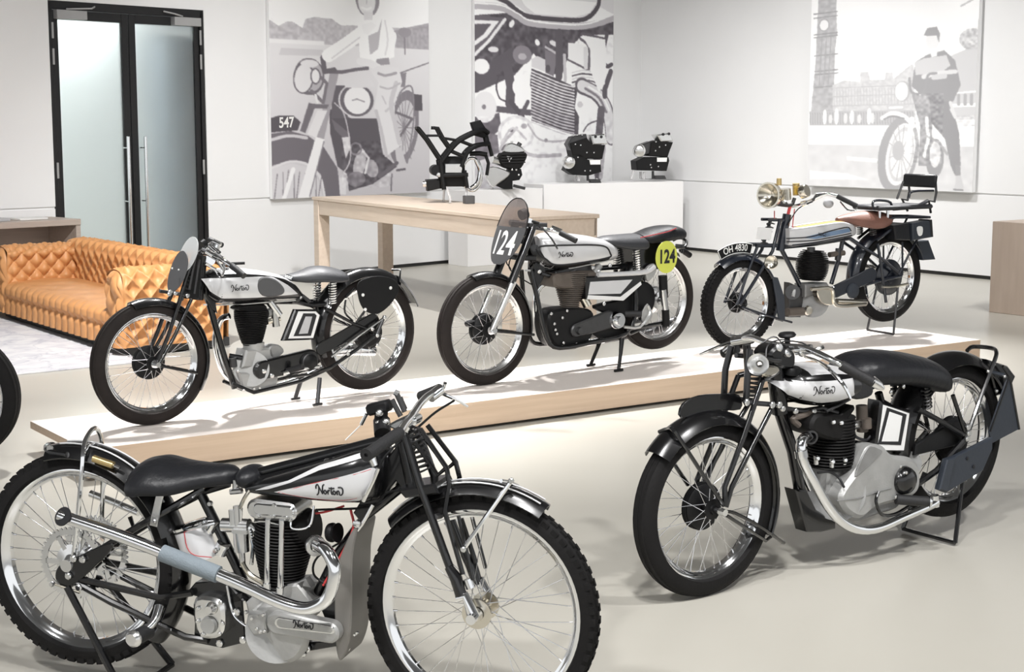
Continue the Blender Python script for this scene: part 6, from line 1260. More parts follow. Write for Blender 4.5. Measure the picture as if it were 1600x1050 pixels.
sofa()

# ---------------------------------------------------------------- rug with faded pattern
m_, nt, b = node_mat('rug_faded')
tc = nt.nodes.new('ShaderNodeTexCoord')
n1 = nt.nodes.new('ShaderNodeTexNoise'); n1.inputs['Scale'].default_value = 3.5; n1.inputs['Detail'].default_value = 8; n1.inputs['Distortion'].default_value = 1.4
nt.links.new(tc.outputs['Object'], n1.inputs['Vector'])
v1 = nt.nodes.new('ShaderNodeTexVoronoi'); v1.feature = 'DISTANCE_TO_EDGE'; v1.inputs['Scale'].default_value = 4.0
mixv = nt.nodes.new('ShaderNodeMix'); mixv.data_type = 'VECTOR'; mixv.inputs[0].default_value = 0.25
nt.links.new(tc.outputs['Object'], mixv.inputs[4]); nt.links.new(n1.outputs['Color'], mixv.inputs[5]); nt.links.new(mixv.outputs[1], v1.inputs['Vector'])
mt = nt.nodes.new('ShaderNodeMath'); mt.operation = 'MULTIPLY'; nt.links.new(v1.outputs['Distance'], mt.inputs[0]); mt.inputs[1].default_value = 6.0
c1 = ramp(nt, mt.outputs[0], [(0.05, (0.42, 0.42, 0.47)), (0.28, (0.66, 0.65, 0.655))]); c2 = ramp(nt, n1.outputs['Fac'], [(0.42, (0.50, 0.49, 0.53)), (0.6, (0.70, 0.69, 0.69))])
mx = nt.nodes.new('ShaderNodeMix'); mx.data_type = 'RGBA'; mx.inputs[0].default_value = 0.55; nt.links.new(c1, mx.inputs[6]); nt.links.new(c2, mx.inputs[7]); nt.links.new(mx.outputs[2], b.inputs['Base Color']); b.inputs['Roughness'].default_value = 0.95
rg = MB().box((-1.35, 1.6, 0.006), (3.0, 3.4, 0.012), bev=0.003).build('rug', 'rug_faded')
rg.location = (-2.93, 11.12, 0); rg.rotation_euler = (0, 0, R(37)); tag(rg, 'pale rug with faded grey pattern in front of the sofa', 'rug')

# ---------------------------------------------------------------- console with books behind the sofa
cs = thing('console', 'low grey oak console against the wall left of the glass door', 'console', tuple(wall_pt(LD, LN, DOOR_S0 - 0.06, 0.30, 0)), math.degrees(math.atan2(LD.y, LD.x)) + 180)
bx(cs, 'console_top', 'oak_grey', 0, 1.8, -0.28, 0.28, 0.80, 0.86); bx(cs, 'side_panel', 'oak_grey', 0, 0.05, -0.27, 0.27, 0, 0.80); bx(cs, 'side_panel', 'oak_grey', 1.75, 1.8, -0.27, 0.27, 0, 0.80); bx(cs, 'back_panel', 'oak_grey', 0.05, 1.75, -0.27, -0.25, 0, 0.80); bx(cs, 'shelf', 'oak_grey', 0.05, 1.75, -0.25, 0.26, 0.35, 0.38)
for i, (x, lab, mt_, h) in enumerate(((0.42, 'thin white magazine at the door end of the console top', 'paper', 0.02), (0.82, 'grey covered book lying on the console beside the white magazine', 'grey_cover', 0.03))):
    o = MB().box((0, 0, h / 2), (0.30, 0.22, h), bev=0.003).build('book', mt_); M0 = cs.matrix_basis
    o.location = Vector(cs.location) + Matrix.Rotation(cs.rotation_euler.z, 3, 'Z') @ Vector((x, 0.02, 0.861)); o.rotation_euler = (0, 0, cs.rotation_euler.z + 0.15 * i); tag(o, lab, 'book', 'books on the console')

# ---------------------------------------------------------------- the three canvas prints (flat pictures on real canvases)
class Print:
    """A grey picture drawn with polygons, ellipses and strokes, then stored as the colours of a fine canvas mesh."""
    def __init__(self, w, h, bg):
        self.w, self.h = w, h; self.a = np.full((h, w), float(bg)); self.Y, self.X = np.mgrid[0:h, 0:w].astype(float)
    def _blend(self, mask, v, al=1.0): self.a = np.where(mask, self.a * (1 - al) + v * al, self.a)
    def grad(self, y0, y1, v0, v1):
        t = np.clip((self.Y - y0) / (y1 - y0), 0, 1); self._blend((self.Y >= y0) & (self.Y < y1), v0 + (v1 - v0) * t)
    def poly(self, pts, v, al=1.0):
        inside = np.zeros((self.h, self.w), bool); n = len(pts)
        for i in range(n):
            x1, y1 = pts[i]; x2, y2 = pts[(i + 1) % n]
            if y1 == y2: continue
            c = ((self.Y >= min(y1, y2)) & (self.Y < max(y1, y2))); xi = x1 + (self.Y - y1) * (x2 - x1) / (y2 - y1); inside ^= c & (self.X < xi)
        self._blend(inside, v, al)
    def ell(self, cx, cy, rx, ry, v, rot=0.0, ring=None, al=1.0):
        c, s = math.cos(R(rot)), math.sin(R(rot)); dx, dy = self.X - cx, self.Y - cy; u = (dx * c + dy * s) / rx; w = (-dx * s + dy * c) / ry; d = u * u + w * w
        m = d <= 1
        if ring: k = max(0.01, 1 - ring / min(rx, ry)); m &= d >= k * k
        self._blend(m, v, al)
    def line(self, pts, th, v, al=1.0, sub=0):
        if sub: pts = [(p.x, p.y) for p in catmull([(x, y, 0) for x, y in pts], sub)]
        m = np.zeros((self.h, self.w), bool)
        for (x1, y1), (x2, y2) in zip(pts, pts[1:]):
            dx, dy = x2 - x1, y2 - y1; L = dx * dx + dy * dy + 1e-9; t = np.clip(((self.X - x1) * dx + (self.Y - y1) * dy) / L, 0, 1)
            m |= (self.X - x1 - t * dx) ** 2 + (self.Y - y1 - t * dy) ** 2 <= (th / 2) ** 2
        self._blend(m, v, al)
    def speckle(self, x0, y0, x1, y1, amp, size, seed):
        rs_ = np.random.RandomState(seed); gh, gw = int((y1 - y0) / size) + 3, int((x1 - x0) / size) + 3; g = rs_.rand(gh, gw) - 0.5
        fy = np.clip((np.arange(self.h) - y0) / size, 0, gh - 1.001); fx_ = np.clip((np.arange(self.w) - x0) / size, 0, gw - 1.001)
        iy, ix = fy.astype(int), fx_.astype(int); ty, tx = (fy - iy)[:, None], (fx_ - ix)[None, :]
        n_ = (g[iy][:, ix] * (1 - ty) * (1 - tx) + g[iy + 1][:, ix] * ty * (1 - tx) + g[iy][:, ix + 1] * (1 - ty) * tx + g[iy + 1][:, ix + 1] * ty * tx)
        m = (self.X >= x0) & (self.X < x1) & (self.Y >= y0) & (self.Y < y1); self.a = np.where(m, self.a + n_ * amp * 1.5, self.a)
    def soft(self, k):
        for _ in range(k):
            p = np.pad(self.a, 1, mode='edge'); self.a = (p[:-2, 1:-1] + p[2:, 1:-1] + p[1:-1, :-2] + p[1:-1, 2:] + 2 * p[1:-1, 1:-1]) / 6

def canvas_print(pr, name, label, corners, top_y, depth, N_, nx, ny, dark, tint):
    """corners: bottom left and bottom right on the wall, height of the print; picture rows run from the top."""
    bl, brr = Vector(corners[0]), Vector(corners[1]); d = (brr - bl); W = d.length; d.normalize(); z0 = (bl.z + brr.z) / 2; H = top_y - z0
    root = thing(name, label, 'poster', (bl.x + N_.x * 0.012, bl.y + N_.y * 0.012, z0), math.degrees(math.atan2(d.y, d.x)), 'large black and white prints on the walls')
    sg = -1   # local -y faces the room
    fr = MB().box((W / 2, sg * depth / 2, H / 2), (W, depth, H), bev=0.003).build('canvas_edge', 'wall_white', root)
    vs_ = []; cl = []; fs_ = []
    lin = lambda c: c / 12.92 if c <= 0.04045 else ((c + 0.055) / 1.055) ** 2.4
    for j in range(ny + 1):
        for i in range(nx + 1):
            vs_.append((W * i / nx, sg * (depth + 0.002), H * (1 - j / ny)))
            g = pr.a[min(pr.h - 1, int(j / ny * (pr.h - 1))), min(pr.w - 1, int(i / nx * (pr.w - 1)))]
            t = min(1.0, max(0.0, (g / 255.0 - 0.5) * 1.12 + 0.52)); k = dark + (1 - dark) * t
            cl += [lin(k * (tint[0] + (1 - tint[0]) * t)) * 0.92, lin(k * (tint[1] + (1 - tint[1]) * t)) * 0.92, lin(k * (tint[2] + (1 - tint[2]) * t)) * 0.92, 1.0]
    for j in range(ny):
        for i in range(nx): a = j * (nx + 1) + i; fs_.append((a, a + nx + 1, a + nx + 2, a + 1))
    me = bpy.data.meshes.new('print'); me.from_pydata(vs_, [], fs_); at = me.color_attributes.new('ink', 'FLOAT_COLOR', 'POINT'); at.data.foreach_set('color', cl)
    me.materials.append(MATS['print_ink']); o = bpy.data.objects.new('print', me); col.objects.link(o); o.parent = root
    return root, W, H, depth
m_, nt, b = node_mat('print_ink'); ca = nt.nodes.new('ShaderNodeVertexColor'); ca.layer_name = 'ink'; nt.links.new(ca.outputs[0], b.inputs['Base Color']); b.inputs['Roughness'].default_value = 0.6

# rider with a touring motorcycle beside the door; drawn in units of the print: 860 wide, 1300 high (the lower 1050 in view)
O = 250
p = Print(430, 650, 246); S = 0.5
def sc(pts, ox=35, oy=-O): return [((x - ox) * S, (y - oy) * S) for x, y in pts]
def E_(q, cx, cy, rx, ry, v, **k): 
    if 'ring' in k: k['ring'] *= S
    q.ell((cx - 35) * S, (cy + O) * S, rx * S, ry * S, v, **k)
def L_(q, pts, th, v, **k): q.line(sc(pts), th * S, v, **k)
p.grad(0, 200, 252, 244)
p.poly(sc([(30, 150), (80, 180), (120, 158), (150, 155), (200, 185), (215, 140), (260, 125), (350, 128), (400, 160), (470, 155), (900, 150), (900, 270), (30, 270)]), 182); p.poly(sc([(690, 170), (760, 150), (800, 140), (900, 115), (900, 265), (690, 255)]), 158); p.grad((262 + O) * S, 700, 216, 176)
p.speckle(0, (130 + O) * S, 430, (262 + O) * S, 22, 6, 1); p.poly(sc([(30, 245), (310, 245), (310, 268), (30, 268)]), 226); p.poly(sc([(90, 290), (300, 290), (320, 320), (80, 325)]), 196)
L_(p, [(752, 290), (750, 180)], 9, 120); E_(p, 752, 175, 38, 26, 140); L_(p, [(640, 430), (740, 388), (900, 330)], 7, 110)
# seat, rear wheel, bag
E_(p, 742, 690, 85, 205, 190, rot=8); E_(p, 742, 690, 85, 205, 110, rot=8, ring=22); [L_(p, [(742, 690), (742 + 80 * math.cos(k), 690 + 195 * math.sin(k))], 4, 120) for k in np.arange(0, 6.28, 0.35)]
p.poly(sc([(800, 505), (850, 510), (852, 598), (800, 595)]), 66); L_(p, [(700, 560), (730, 490), (790, 470), (800, 640), (760, 880)], 9, 118, sub=5); L_(p, [(680, 600), (790, 640), (700, 760), (660, 640)], 14, 96)
p.poly(sc([(700, 400), (760, 390), (750, 470), (700, 470)]), 120)
# engine mass and frame
p.poly(sc([(330, 590), (450, 640), (590, 640), (620, 830), (700, 900), (640, 940), (560, 990), (430, 1022), (420, 930), (370, 890), (335, 720)]), 66); p.poly(sc([(350, 470), (420, 470), (430, 640), (340, 640)]), 78); p.poly(sc([(340, 640), (440, 720), (420, 760), (360, 700)]), 92)
E_(p, 490, 880, 32, 80, 176, rot=12); E_(p, 470, 960, 50, 40, 110); E_(p, 555, 905, 36, 50, 150, rot=-20); L_(p, [(500, 800), (540, 850), (520, 930)], 12, 210); E_(p, 470, 800, 35, 35, 120, ring=10); p.poly(sc([(395, 740), (440, 735), (440, 800), (415, 850)]), 206); p.poly(sc([(378, 950), (415, 950), (415, 1040), (378, 1035)]), 206); L_(p, [(300, 1010), (420, 900), (440, 790), (410, 620), (360, 560)], 6, 190, sub=5); p.speckle(180, (760 + O) * S, 320, (1010 + O) * S, 34, 7, 2)
# tank
E_(p, 480, 545, 100, 92, 84); E_(p, 482, 545, 72, 72, 225); E_(p, 480, 545, 100, 92, 200, ring=8); L_(p, [(455, 545), (480, 538), (520, 552)], 7, 140); p.poly(sc([(400, 430), (540, 400), (580, 470), (500, 480), (420, 480)]), 210)
# front wheel and guard
p.poly(sc([(30, 718), (130, 705), (220, 730), (300, 790), (370, 900), (382, 1050), (300, 1050), (282, 930), (220, 872), (130, 852), (30, 880)]), 88); L_(p, [(30, 750), (120, 728), (210, 740)], 16, 190, sub=4); L_(p, [(36, 890), (130, 858), (220, 880), (280, 950), (300, 1050)], 12, 205, sub=4); p.poly(sc([(30, 895), (130, 868), (215, 890), (270, 960), (290, 1050), (30, 1050)]), 196)
for x in range(60, 290, 28): L_(p, [(x, 900 + abs(x - 130) * 0.3), (x - 20 + (x % 56) * 0.6, 1050)], 5, 112)
# fork, lamp, bars
p.poly(sc([(340, 395), (385, 400), (300, 750), (262, 745)]), 150); p.poly(sc([(258, 735), (304, 748), (215, 1050), (160, 1050)]), 226); L_(p, [(300, 760), (222, 1040)], 6, 120); p.poly(sc([(225, 560), (262, 570), (205, 715), (178, 705)]), 92); p.poly(sc([(240, 565), (330, 570), (320, 590), (235, 590)]), 96); p.poly(sc([(268, 600), (320, 600), (260, 740), (215, 720)]), 214)
L_(p, [(90, 1050), (140, 900)], 22, 226); E_(p, 230, 428, 78, 94, 96); E_(p, 238, 424, 62, 80, 168); E_(p, 200, 435, 52, 80, 84, rot=8); E_(p, 200, 437, 45, 72, 214, rot=8); E_(p, 232, 362, 46, 20, 214); E_(p, 262, 425, 27, 42, 92); E_(p, 262, 425, 20, 34, 222); L_(p, [(240, 500), (300, 560), (320, 460), (290, 430)], 16, 104); L_(p, [(330, 400), (400, 400), (470, 385), (540, 375)], 18, 92); L_(p, [(300, 330), (310, 400), (360, 390)], 26, 84); L_(p, [(260, 520), (270, 560)], 12, 220)
p.poly(sc([(30, 640), (70, 628), (148, 628), (182, 660), (165, 702), (30, 712)]), 60)
# rider: blouse, arms, scarf, trousers
L_(p, [(510, 190), (430, 250), (330, 318)], 66, 244); p.poly(sc([(490, 110), (610, 95), (690, 165), (690, 310), (640, 330), (580, 340), (500, 330), (490, 200)]), 243); p.poly(sc([(545, 205), (600, 180), (625, 105), (600, 270), (555, 305)]), 176); p.poly(sc([(508, 150), (565, 130), (595, 150), (545, 200), (520, 195)]), 232); L_(p, [(675, 200), (660, 275), (560, 335)], 60, 240); p.poly(sc([(590, 325), (660, 315), (665, 350), (585, 360)]), 140); L_(p, [(500, 340), (560, 350), (600, 370)], 40, 220)
p.poly(sc([(555, 385), (600, 360), (715, 365), (735, 440), (690, 560), (690, 640), (728, 780), (632, 848), (592, 660), (575, 580), (600, 450)]), 214); L_(p, [(600, 400), (640, 410), (700, 395)], 14, 150, sub=4); L_(p, [(700, 450), (670, 560), (690, 660), (715, 770)], 26, 190, sub=4); L_(p, [(610, 470), (660, 480), (720, 450)], 10, 176, sub=4); L_(p, [(620, 520), (640, 560)], 8, 186); L_(p, [(640, 120), (655, 220), (640, 300)], 10, 214, sub=3); L_(p, [(500, 215), (430, 268), (350, 330)], 8, 206, sub=3); L_(p, [(585, 600), (612, 700), (640, 835)], 18, 184); L_(p, [(690, 560), (640, 600)], 14, 190); p.poly(sc([(690, 815), (725, 790), (752, 880), (740, 925), (705, 915)]), 190); L_(p, [(700, 920), (745, 915)], 12, 80); L_(p, [(670, 940), (665, 1030)], 8, 100); L_(p, [(600, 950), (700, 880)], 20, 84)
E_(p, 545, 10, 66, 96, 128); E_(p, 540, 25, 48, 72, 224); L_(p, [(515, 60), (540, 68), (562, 58)], 9, 250, sub=3); L_(p, [(518, 10), (530, 8)], 6, 120); L_(p, [(555, 8), (568, 8)], 6, 120); L_(p, [(541, 12), (538, 38)], 5, 190); p.poly(sc([(520, 80), (575, 80), (570, 120), (525, 125)]), 214)
p.soft(2)
root, W, H, dp = canvas_print(p, 'photo_poster', 'black and white print of a woman riding a touring motorcycle marked 547', ((-2.785,17.119,0.943), (-1.087,18.939,0.927)), 3.87, 0.05, LN, 250, 378, 0.20, (0.93, 0.87, 0.95))
lettering('547', 0.165, 'white_letter', root, lambda u, v: (W * (108 - 35) / 835 + u, -dp - 0.006, H * (1 - (666 + O) / 1300) + v + u * 0.04), 0.004, 0.88, name='plate_number')

# engine close-up
p = Print(440, 640, 243)
O = 230
def sc(pts, ox=28, oy=-O): return [((x - ox) * 0.58, (y - oy) * 0.5) for x, y in pts]
def E_(q, cx, cy, rx, ry, v, **k):
    if 'ring' in k: k['ring'] *= 0.54
    q.ell((cx - 28) * 0.58, (cy + O) * 0.5, rx * 0.58, ry * 0.5, v, **k)
def L_(q, pts, th, v, **k): q.line(sc(pts), th * 0.54, v, **k)
p.poly(sc([(20, 120), (200, 95), (330, 150), (620, 150), (790, 95), (790, 170), (600, 185), (540, 250), (490, 400), (430, 410), (330, 300), (230, 420), (60, 505), (20, 520)]), 70); p.speckle(0, (110 + O) * 0.5, 440, (430 + O) * 0.5, 36, 8, 3)
p.poly(sc([(20, -240), (790, -240), (790, 60), (700, 20), (640, 90), (560, 112), (330, 112), (250, 60), (180, 25), (20, 20)]), 214); L_(p, [(20, 15), (120, 18), (190, 40), (260, 90), (340, 108), (560, 106), (640, 80), (690, 20), (700, -40)], 24, 62, sub=5); p.poly(sc([(255, 0), (680, 0), (640, 60), (560, 86), (340, 88), (285, 50)]), 250); L_(p, [(20, 70), (160, 70), (240, 105), (320, 140), (560, 140), (700, 110), (790, 70)], 34, 176, sub=5); L_(p, [(20, 58), (160, 58), (250, 95), (330, 128), (600, 126), (790, 55)], 8, 240, sub=5)
p.poly(sc([(28, 118), (180, 122), (100, 240), (28, 310)]), 90); p.poly(sc([(28, 145), (150, 140), (90, 225), (28, 275)]), 230); p.poly(sc([(28, 165), (110, 158), (70, 215), (28, 250)]), 80); L_(p, [(180, 130), (95, 250), (28, 320)], 16, 226)
L_(p, [(28, 480), (120, 390), (210, 320)], 70, 72); L_(p, [(190, 370), (210, 480), (205, 570)], 52, 74); L_(p, [(28, 660), (130, 600), (330, 620), (330, 480)], 30, 78); L_(p, [(150, 420), (135, 480), (150, 540), (185, 560)], 8, 60, sub=4); L_(p, [(210, 560), (270, 640)], 26, 66); L_(p, [(300, 560), (260, 640)], 22, 80); p.poly(sc([(60, 640), (150, 620), (160, 700), (100, 760), (28, 740), (28, 700)]), 84)
E_(p, 78, 590, 58, 82, 222); E_(p, 72, 590, 10, 14, 120); E_(p, 270, 480, 52, 55, 246); E_(p, 60, 380, 40, 40, 235); E_(p, 215, 150, 12, 22, 236, rot=30); E_(p, 350, 240, 12, 18, 238, rot=-30); E_(p, 440, 240, 24, 14, 220, rot=20); E_(p, 120, 290, 26, 16, 216); E_(p, 270, 310, 50, 50, 120); E_(p, 270, 320, 22, 18, 170)
# barrel with slanting fins
p.poly(sc([(318, 380), (460, 430), (575, 480), (560, 590), (585, 640), (580, 740), (520, 730), (318, 660), (330, 540), (312, 470)]), 64)
for k in range(17): y = 395 + k * 17; L_(p, [(318, y), (400, y + 32), (480, y + 62), (556, y + 80)], 7, 224 if k < 10 else 196, sub=3)
p.poly(sc([(318, 330), (350, 312), (432, 345), (430, 408), (318, 372)]), 206); p.poly(sc([(390, 275), (460, 300), (440, 420), (395, 400)]), 110); E_(p, 408, 378, 14, 22, 70); L_(p, [(395, 262), (460, 296)], 12, 186); L_(p, [(470, 180), (470, 420)], 40, 74); L_(p, [(500, 300), (505, 440)], 18, 190)
p.poly(sc([(520, 230), (600, 235), (640, 270), (640, 370), (520, 330)]), 232); L_(p, [(520, 325), (600, 360), (640, 380)], 10, 84); L_(p, [(590, 205), (640, 250), (640, 370)], 14, 90, sub=3); L_(p, [(620, 260), (622, 360)], 26, 214)
for k in range(6): L_(p, [(545, 395 + k * 18), (600, 380 + k * 18), (665, 385 + k * 18), (690, 400 + k * 18)], 8, 72 if k % 2 else 210, sub=2)
E_(p, 600, 455, 38, 36, 90); E_(p, 600, 455, 26, 24, 214); L_(p, [(600, 470), (680, 505), (735, 570), (765, 650), (780, 760)], 78, 82, sub=5); L_(p, [(600, 465), (685, 505), (738, 570), (762, 650), (775, 760)], 60, 214, sub=5); L_(p, [(620, 480), (700, 530), (745, 610)], 14, 120, sub=4); L_(p, [(640, 470), (720, 520), (762, 600)], 8, 250, sub=4)
L_(p, [(600, 180), (730, 200)], 20, 80); L_(p, [(745, 170), (722, 300), (745, 350), (775, 340)], 22, 74, sub=4); L_(p, [(770, 380), (735, 480), (735, 520)], 30, 74); L_(p, [(715, 600), (700, 760), (690, 860), (700, 980)], 46, 86); L_(p, [(738, 760), (715, 980)], 24, 176); p.poly(sc([(590, 660), (670, 590), (680, 640), (640, 720), (600, 740)]), 236); L_(p, [(610, 720), (640, 680), (690, 660)], 8, 70, sub=3); E_(p, 590, 570, 16, 18, 200); p.poly(sc([(600, 185), (735, 200), (745, 300), (735, 450), (700, 500), (650, 380), (645, 260)]), 238)
# crankcase
p.poly(sc([(150, 720), (200, 655), (280, 645), (330, 690), (420, 740), (540, 740), (560, 900), (560, 1050), (150, 1050)]), 236); E_(p, 240, 725, 98, 92, 214, ring=16); E_(p, 240, 730, 80, 74, 238); L_(p, [(300, 680), (360, 760), (450, 775), (540, 765)], 10, 170, sub=4); L_(p, [(240, 700), (160, 800), (165, 900)], 16, 182, sub=4); L_(p, [(230, 800), (330, 850), (480, 850)], 18, 176, sub=4); E_(p, 212, 712, 10, 10, 90); E_(p, 398, 768, 10, 12, 140); E_(p, 280, 690, 16, 14, 170); L_(p, [(160, 780), (220, 700), (290, 760)], 12, 190, sub=4)
p.poly(sc([(28, 720), (140, 735), (150, 830), (28, 900)]), 110); p.poly(sc([(28, 880), (150, 830), (160, 1050), (28, 1050)]), 196); p.speckle(0, (640 + O) * 0.5, 440, 640, 26, 9, 4)
p.soft(2)
canvas_print(p, 'photo_poster', 'black and white print of a motorcycle engine with slanting cooling fins', ((-0.527,19.540,0.909), (1.397,21.604,0.845)), 4.05, 0.05, LN, 230, 360, 0.17, (0.93, 0.86, 0.95))

# rider in front of a clock tower, very faded
p = Print(425, 640, 250)
O = 242
def sc(pts, ox=92, oy=-O): return [((x - ox + 14 - 41 * (945 - y) / 945) * 0.5, (y - oy) * 0.53) for x, y in pts]   # the print leans in the photograph
def E_(q, cx, cy, rx, ry, v, **k):
    if 'ring' in k: k['ring'] *= 0.52
    q.ell((cx - 78 - 41 * (945 - cy) / 945) * 0.5, (cy + O) * 0.53, rx * 0.5, ry * 0.53, v, **k)
def L_(q, pts, th, v, **k): q.line(sc(pts), th * 0.52, v, **k)
p.poly(sc([(165, -200), (262, -200), (255, 40), (258, 150), (242, 260), (235, 425), (235, 640), (96, 640), (120, 430), (135, 300), (145, 150)]), 168); p.speckle(0, 0, 85, (640 + O) * 0.53, 26, 7, 5); E_(p, 186, 105, 30, 34, 148); E_(p, 186, 105, 24, 28, 226)
for y in (40, 62, 150, 165, 262, 345, 362, 430): L_(p, [(130, y + 4), (258, y - 2)], 7, 132)
for x in (160, 185, 210): L_(p, [(x + 14, 170), (x - 6, 420)], 5, 146)
p.poly(sc([(228, 425), (290, 400), (378, 412), (378, 360), (422, 360), (430, 402), (505, 402), (510, 366), (545, 366), (550, 400), (640, 330), (650, 330), (660, 640), (228, 640)]), 196); p.speckle(65, (330 + O) * 0.53, 285, (560 + O) * 0.53, 18, 5, 6)
for x in range(235, 640, 16): L_(p, [(x, 445), (x, 530)], 4, 178)
for y in (440, 485, 535): L_(p, [(228, y), (650, y - 6)], 5, 176)
p.poly(sc([(96, 560), (650, 560), (650, 640), (96, 640)]), 176)
for x in range(100, 650, 14): L_(p, [(x, 570), (x, 632)], 4, 150)
for x, h in ((182, 55), (247, 60), (330, 50), (422, 60), (296, 40), (440, 40), (214, 34), (370, 34)): E_(p, x, 620 - h / 2, 11, h / 1.4, 244 if h > 45 else 214)
for x in (165, 296, 430, 446): L_(p, [(x, 640), (x - 2, 680)], 7, 176)
p.grad((638 + O) * 0.53, (740 + O) * 0.53, 246, 238); p.grad((740 + O) * 0.53, 700, 206, 218); p.speckle(0, (730 + O) * 0.53, 425, 640, 10, 14, 7); p.poly(sc([(92, 880), (300, 890), (420, 920), (92, 930)]), 230); p.poly(sc([(300, 800), (470, 810), (470, 830), (300, 820)]), 232)
p.poly(sc([(820, 300), (880, 278), (940, 250), (1000, 250), (1000, 640), (820, 640)]), 196); L_(p, [(840, 480), (1000, 470)], 8, 236); L_(p, [(830, 540), (1000, 536)], 16, 238)
for x in (865, 895, 925): L_(p, [(x, 490), (x, 535)], 14, 160)
E_(p, 925, 220, 55, 50, 190); p.speckle(380, (160 + O) * 0.53, 425, (270 + O) * 0.53, 50, 5, 8); p.poly(sc([(958, 140), (1000, -10), (1000, 1000), (940, 1000)]), 168); L_(p, [(880, 60), (960, 20), (1000, -40)], 10, 180); L_(p, [(850, 625), (1000, 620)], 30, 232); p.speckle(360, (590 + O) * 0.53, 425, (660 + O) * 0.53, 40, 5, 9); p.poly(sc([(652, 190), (680, 200), (684, 300), (655, 310)]), 226)
# rider
p.poly(sc([(660, 320), (720, 285), (800, 268), (850, 320), (876, 440), (840, 520), (740, 545), (700, 500), (640, 440)]), 138); p.poly(sc([(655, 322), (700, 305), (810, 292), (828, 345), (780, 380), (660, 385)]), 196); L_(p, [(700, 395), (780, 378), (850, 375)], 22, 210); L_(p, [(750, 400), (800, 395)], 26, 196); p.poly(sc([(720, 520), (830, 520), (868, 680), (872, 832), (846, 884), (824, 830), (800, 705), (735, 625)]), 132); L_(p, [(826, 525), (850, 600), (830, 560)], 14, 210); p.poly(sc([(850, 880), (872, 876), (886, 940), (870, 956), (838, 950), (848, 920)]), 196); L_(p, [(840, 952), (880, 954)], 8, 130); p.poly(sc([(848, 830), (870, 830), (872, 880), (850, 884)]), 138)
E_(p, 745, 215, 34, 52, 222); p.poly(sc([(702, 190), (720, 155), (765, 150), (780, 185), (775, 230), (764, 195), (720, 195)]), 140); p.poly(sc([(725, 260), (770, 255), (765, 295), (740, 300)]), 226)
# motorcycle
E_(p, 568, 785, 100, 195, 150, rot=8); E_(p, 580, 785, 70, 160, 226, rot=8); E_(p, 585, 785, 60, 140, 196, rot=8, ring=8)
for k in np.arange(0, 6.28, 0.5): L_(p, [(585, 780), (585 + 62 * math.cos(k), 780 + 150 * math.sin(k))], 4, 168)
E_(p, 570, 765, 30, 50, 176); L_(p, [(490, 600), (540, 575), (600, 590), (650, 640)], 22, 222, sub=4); L_(p, [(500, 606), (540, 590), (600, 602)], 8, 130, sub=4); p.poly(sc([(640, 480), (720, 490), (740, 640), (730, 840), (670, 840), (680, 640)]), 146); L_(p, [(640, 605), (615, 780)], 24, 236); L_(p, [(712, 600), (720, 700), (700, 790)], 16, 226); E_(p, 695, 540, 34, 52, 156); E_(p, 750, 800, 44, 96, 140); E_(p, 752, 780, 26, 66, 214); L_(p, [(690, 680), (770, 720), (810, 780)], 12, 160); E_(p, 595, 465, 40, 52, 170); E_(p, 590, 465, 32, 46, 232); L_(p, [(630, 400), (640, 470), (700, 470), (720, 390), (760, 380)], 12, 140, sub=4); p.poly(sc([(515, 535), (600, 528), (600, 562), (520, 566)]), 186); L_(p, [(530, 548), (590, 545)], 12, 232); p.speckle(280, (480 + O) * 0.53, 350, (830 + O) * 0.53, 44, 6, 10)
p.soft(2)
canvas_print(p, 'photo_poster', 'faded black and white print of a motorcycle rider before a clock tower', ((3.871,19.344,1.008), (5.372,17.292,1.001)), 3.85, 0.06, RN, 262, 370, 0.27, (0.94, 0.93, 0.96))

